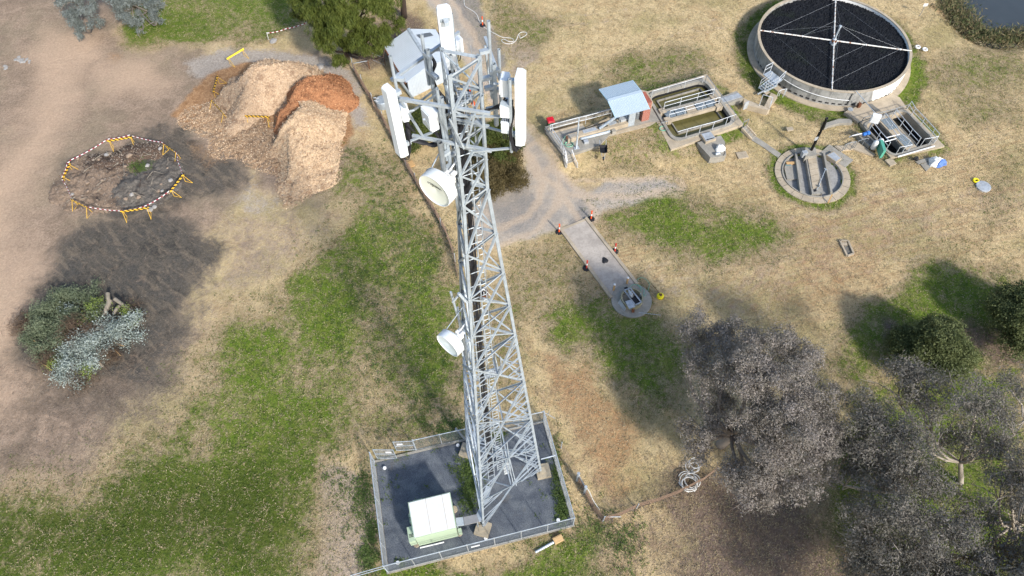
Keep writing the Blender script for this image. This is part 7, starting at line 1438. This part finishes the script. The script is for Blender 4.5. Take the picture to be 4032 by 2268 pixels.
for (x, y, sx, sy, n) in ((1183, 1215, 13, 38, 260), (1416, 1275, 7, 32, 150), (1400, 1180, 5, 50, 90), (928, 1400, 12, 24, 150), (915, 1245, 14, 40, 150), (935, 1340, 8, 20, 60), (1140, 1090, 22, 8, 80), (1150, 1065, 24, 6, 60), (1252, 1092, 10, 6, 50), (960, 1190, 40, 40, 20), (1120, 1300, 60, 60, 16), (1380, 1240, 40, 60, 20), (1010, 1415, 8, 4, 14), (353, 420, 14, 10, 90), (1165, 1170, 18, 20, 60), (1010, 480, 50, 60, 150), (960, 620, 60, 70, 170), (1040, 700, 50, 60, 110), (880, 760, 60, 60, 110), (1000, 900, 70, 60, 130), (1080, 1020, 50, 50, 110), (900, 400, 20, 20, 40), (1090, 610, 18, 50, 80), (860, 1230, 25, 60, 70), (1500, 1330, 40, 30, 60), (1570, 1370, 30, 30, 90)):
    q = np.array([V(x+rng.normal()*sx, y+rng.normal()*sy, .1) for _ in range(n)]); wc.append(q)
c = np.concatenate(wc); v = leaf_cards(c, np.tile([[0, 0, 1.0]], (len(c), 1)), 12, .13, .15, rng, -.1, 3); v[:, 2] = np.abs(v[:, 2]-.06)*.7+.03; tag(foliage('weeds', v, greenw), 'green weeds growing in and around the gravel compound', 'weeds', kind='stuff')
# short tufts over the paddock: real blades so the ground is not a flat sheet
def tufts(name, maskname, n, mat, size, lo, label, cat, seed, inv=None):
    rng = np.random.RandomState(seed); N = n*4 if maskname != 'litter' else n*9
    # more tufts close to the camera's ground track than far away
    x = rng.uniform(-62, 62, N); y = rng.uniform(6, 78, N); keep = np.abs(x) < 33+(y-8)*.42; x, y = x[keep], y[keep]
    mk = masks(x, y); w = mk[maskname] if inv is None else inv(mk)
    ok = rng.rand(len(x)) < np.clip(w, 0, 1)*.95-lo
    for poly, m_ in ((COMPOUND, .1), (TANK1_PAD, 0), (TANK2_PAD, 0), ([q[:2] for q in rampq], .2)): ok &= sdist(x, y, poly) < -m_
    for c, r in ((FILT_C, FILT_R+1.1), (DIG_C, DIG_R), (WELL_PAD, WELL_PAD_R)): ok &= np.hypot(x-c[0], y-c[1]) > r
    ok &= (sdist(x, y, [q[:2] for q in front]) < -.15) & (sdist(x, y, POND) < -.3)
    ok &= (sdist(x, y, [q[:2] for q in path_p]) < 0) & (sdist(x, y, [D_(*q, .14)[:2] for q in ((340, 325), (560, 490), (1335, 262), (1215, 90), (1090, 40), (700, 170))]) < 0)
    x, y = x[ok][:n], y[ok][:n]; z = height(x, y, False)+.02
    c = np.stack([x, y, z], 1); v = leaf_cards(c, np.tile([[0, 0, 1.0]], (len(c), 1)), 5, .11, size, rng, 0, 4.5, fluff=.25)
    v[:, 2] = np.maximum(v[:, 2], np.repeat(np.repeat(z, 5), 4)-.01); return tag(foliage(name, v, mat), label, cat, kind='stuff')
drymat = leaf_mat('dry_grass_blade', [(.22, .165, .085, 1), (.34, .27, .15, 1), (.44, .36, .22, 1), (.54, .46, .30, 1)])
grnmat = leaf_mat('green_grass_blade', [(.035, .06, .012, 1), (.075, .115, .022, 1), (.13, .17, .04, 1), (.21, .22, .07, 1)])
tufts('green_grass', 'green', 60000, grnmat, .15, 0.02, 'short green grass growing in patches over the paddock', 'grass', 71)
tufts('dry_grass', 'green', 70000, drymat, .15, 0.0, 'dry straw coloured grass over the paddock', 'grass', 72, inv=lambda m: np.clip(1-m['dirt']*1.3-m['road']*1.4-m['gravel']-m['burnt']*1.4-m['ash']-m['chips']-m['track']-.55*m['green'], 0, 1))
tufts('leaf_litter', 'litter', 14000, brownlit, .14, 0.0, 'brown leaf litter lying under the trees', 'litter', 73)
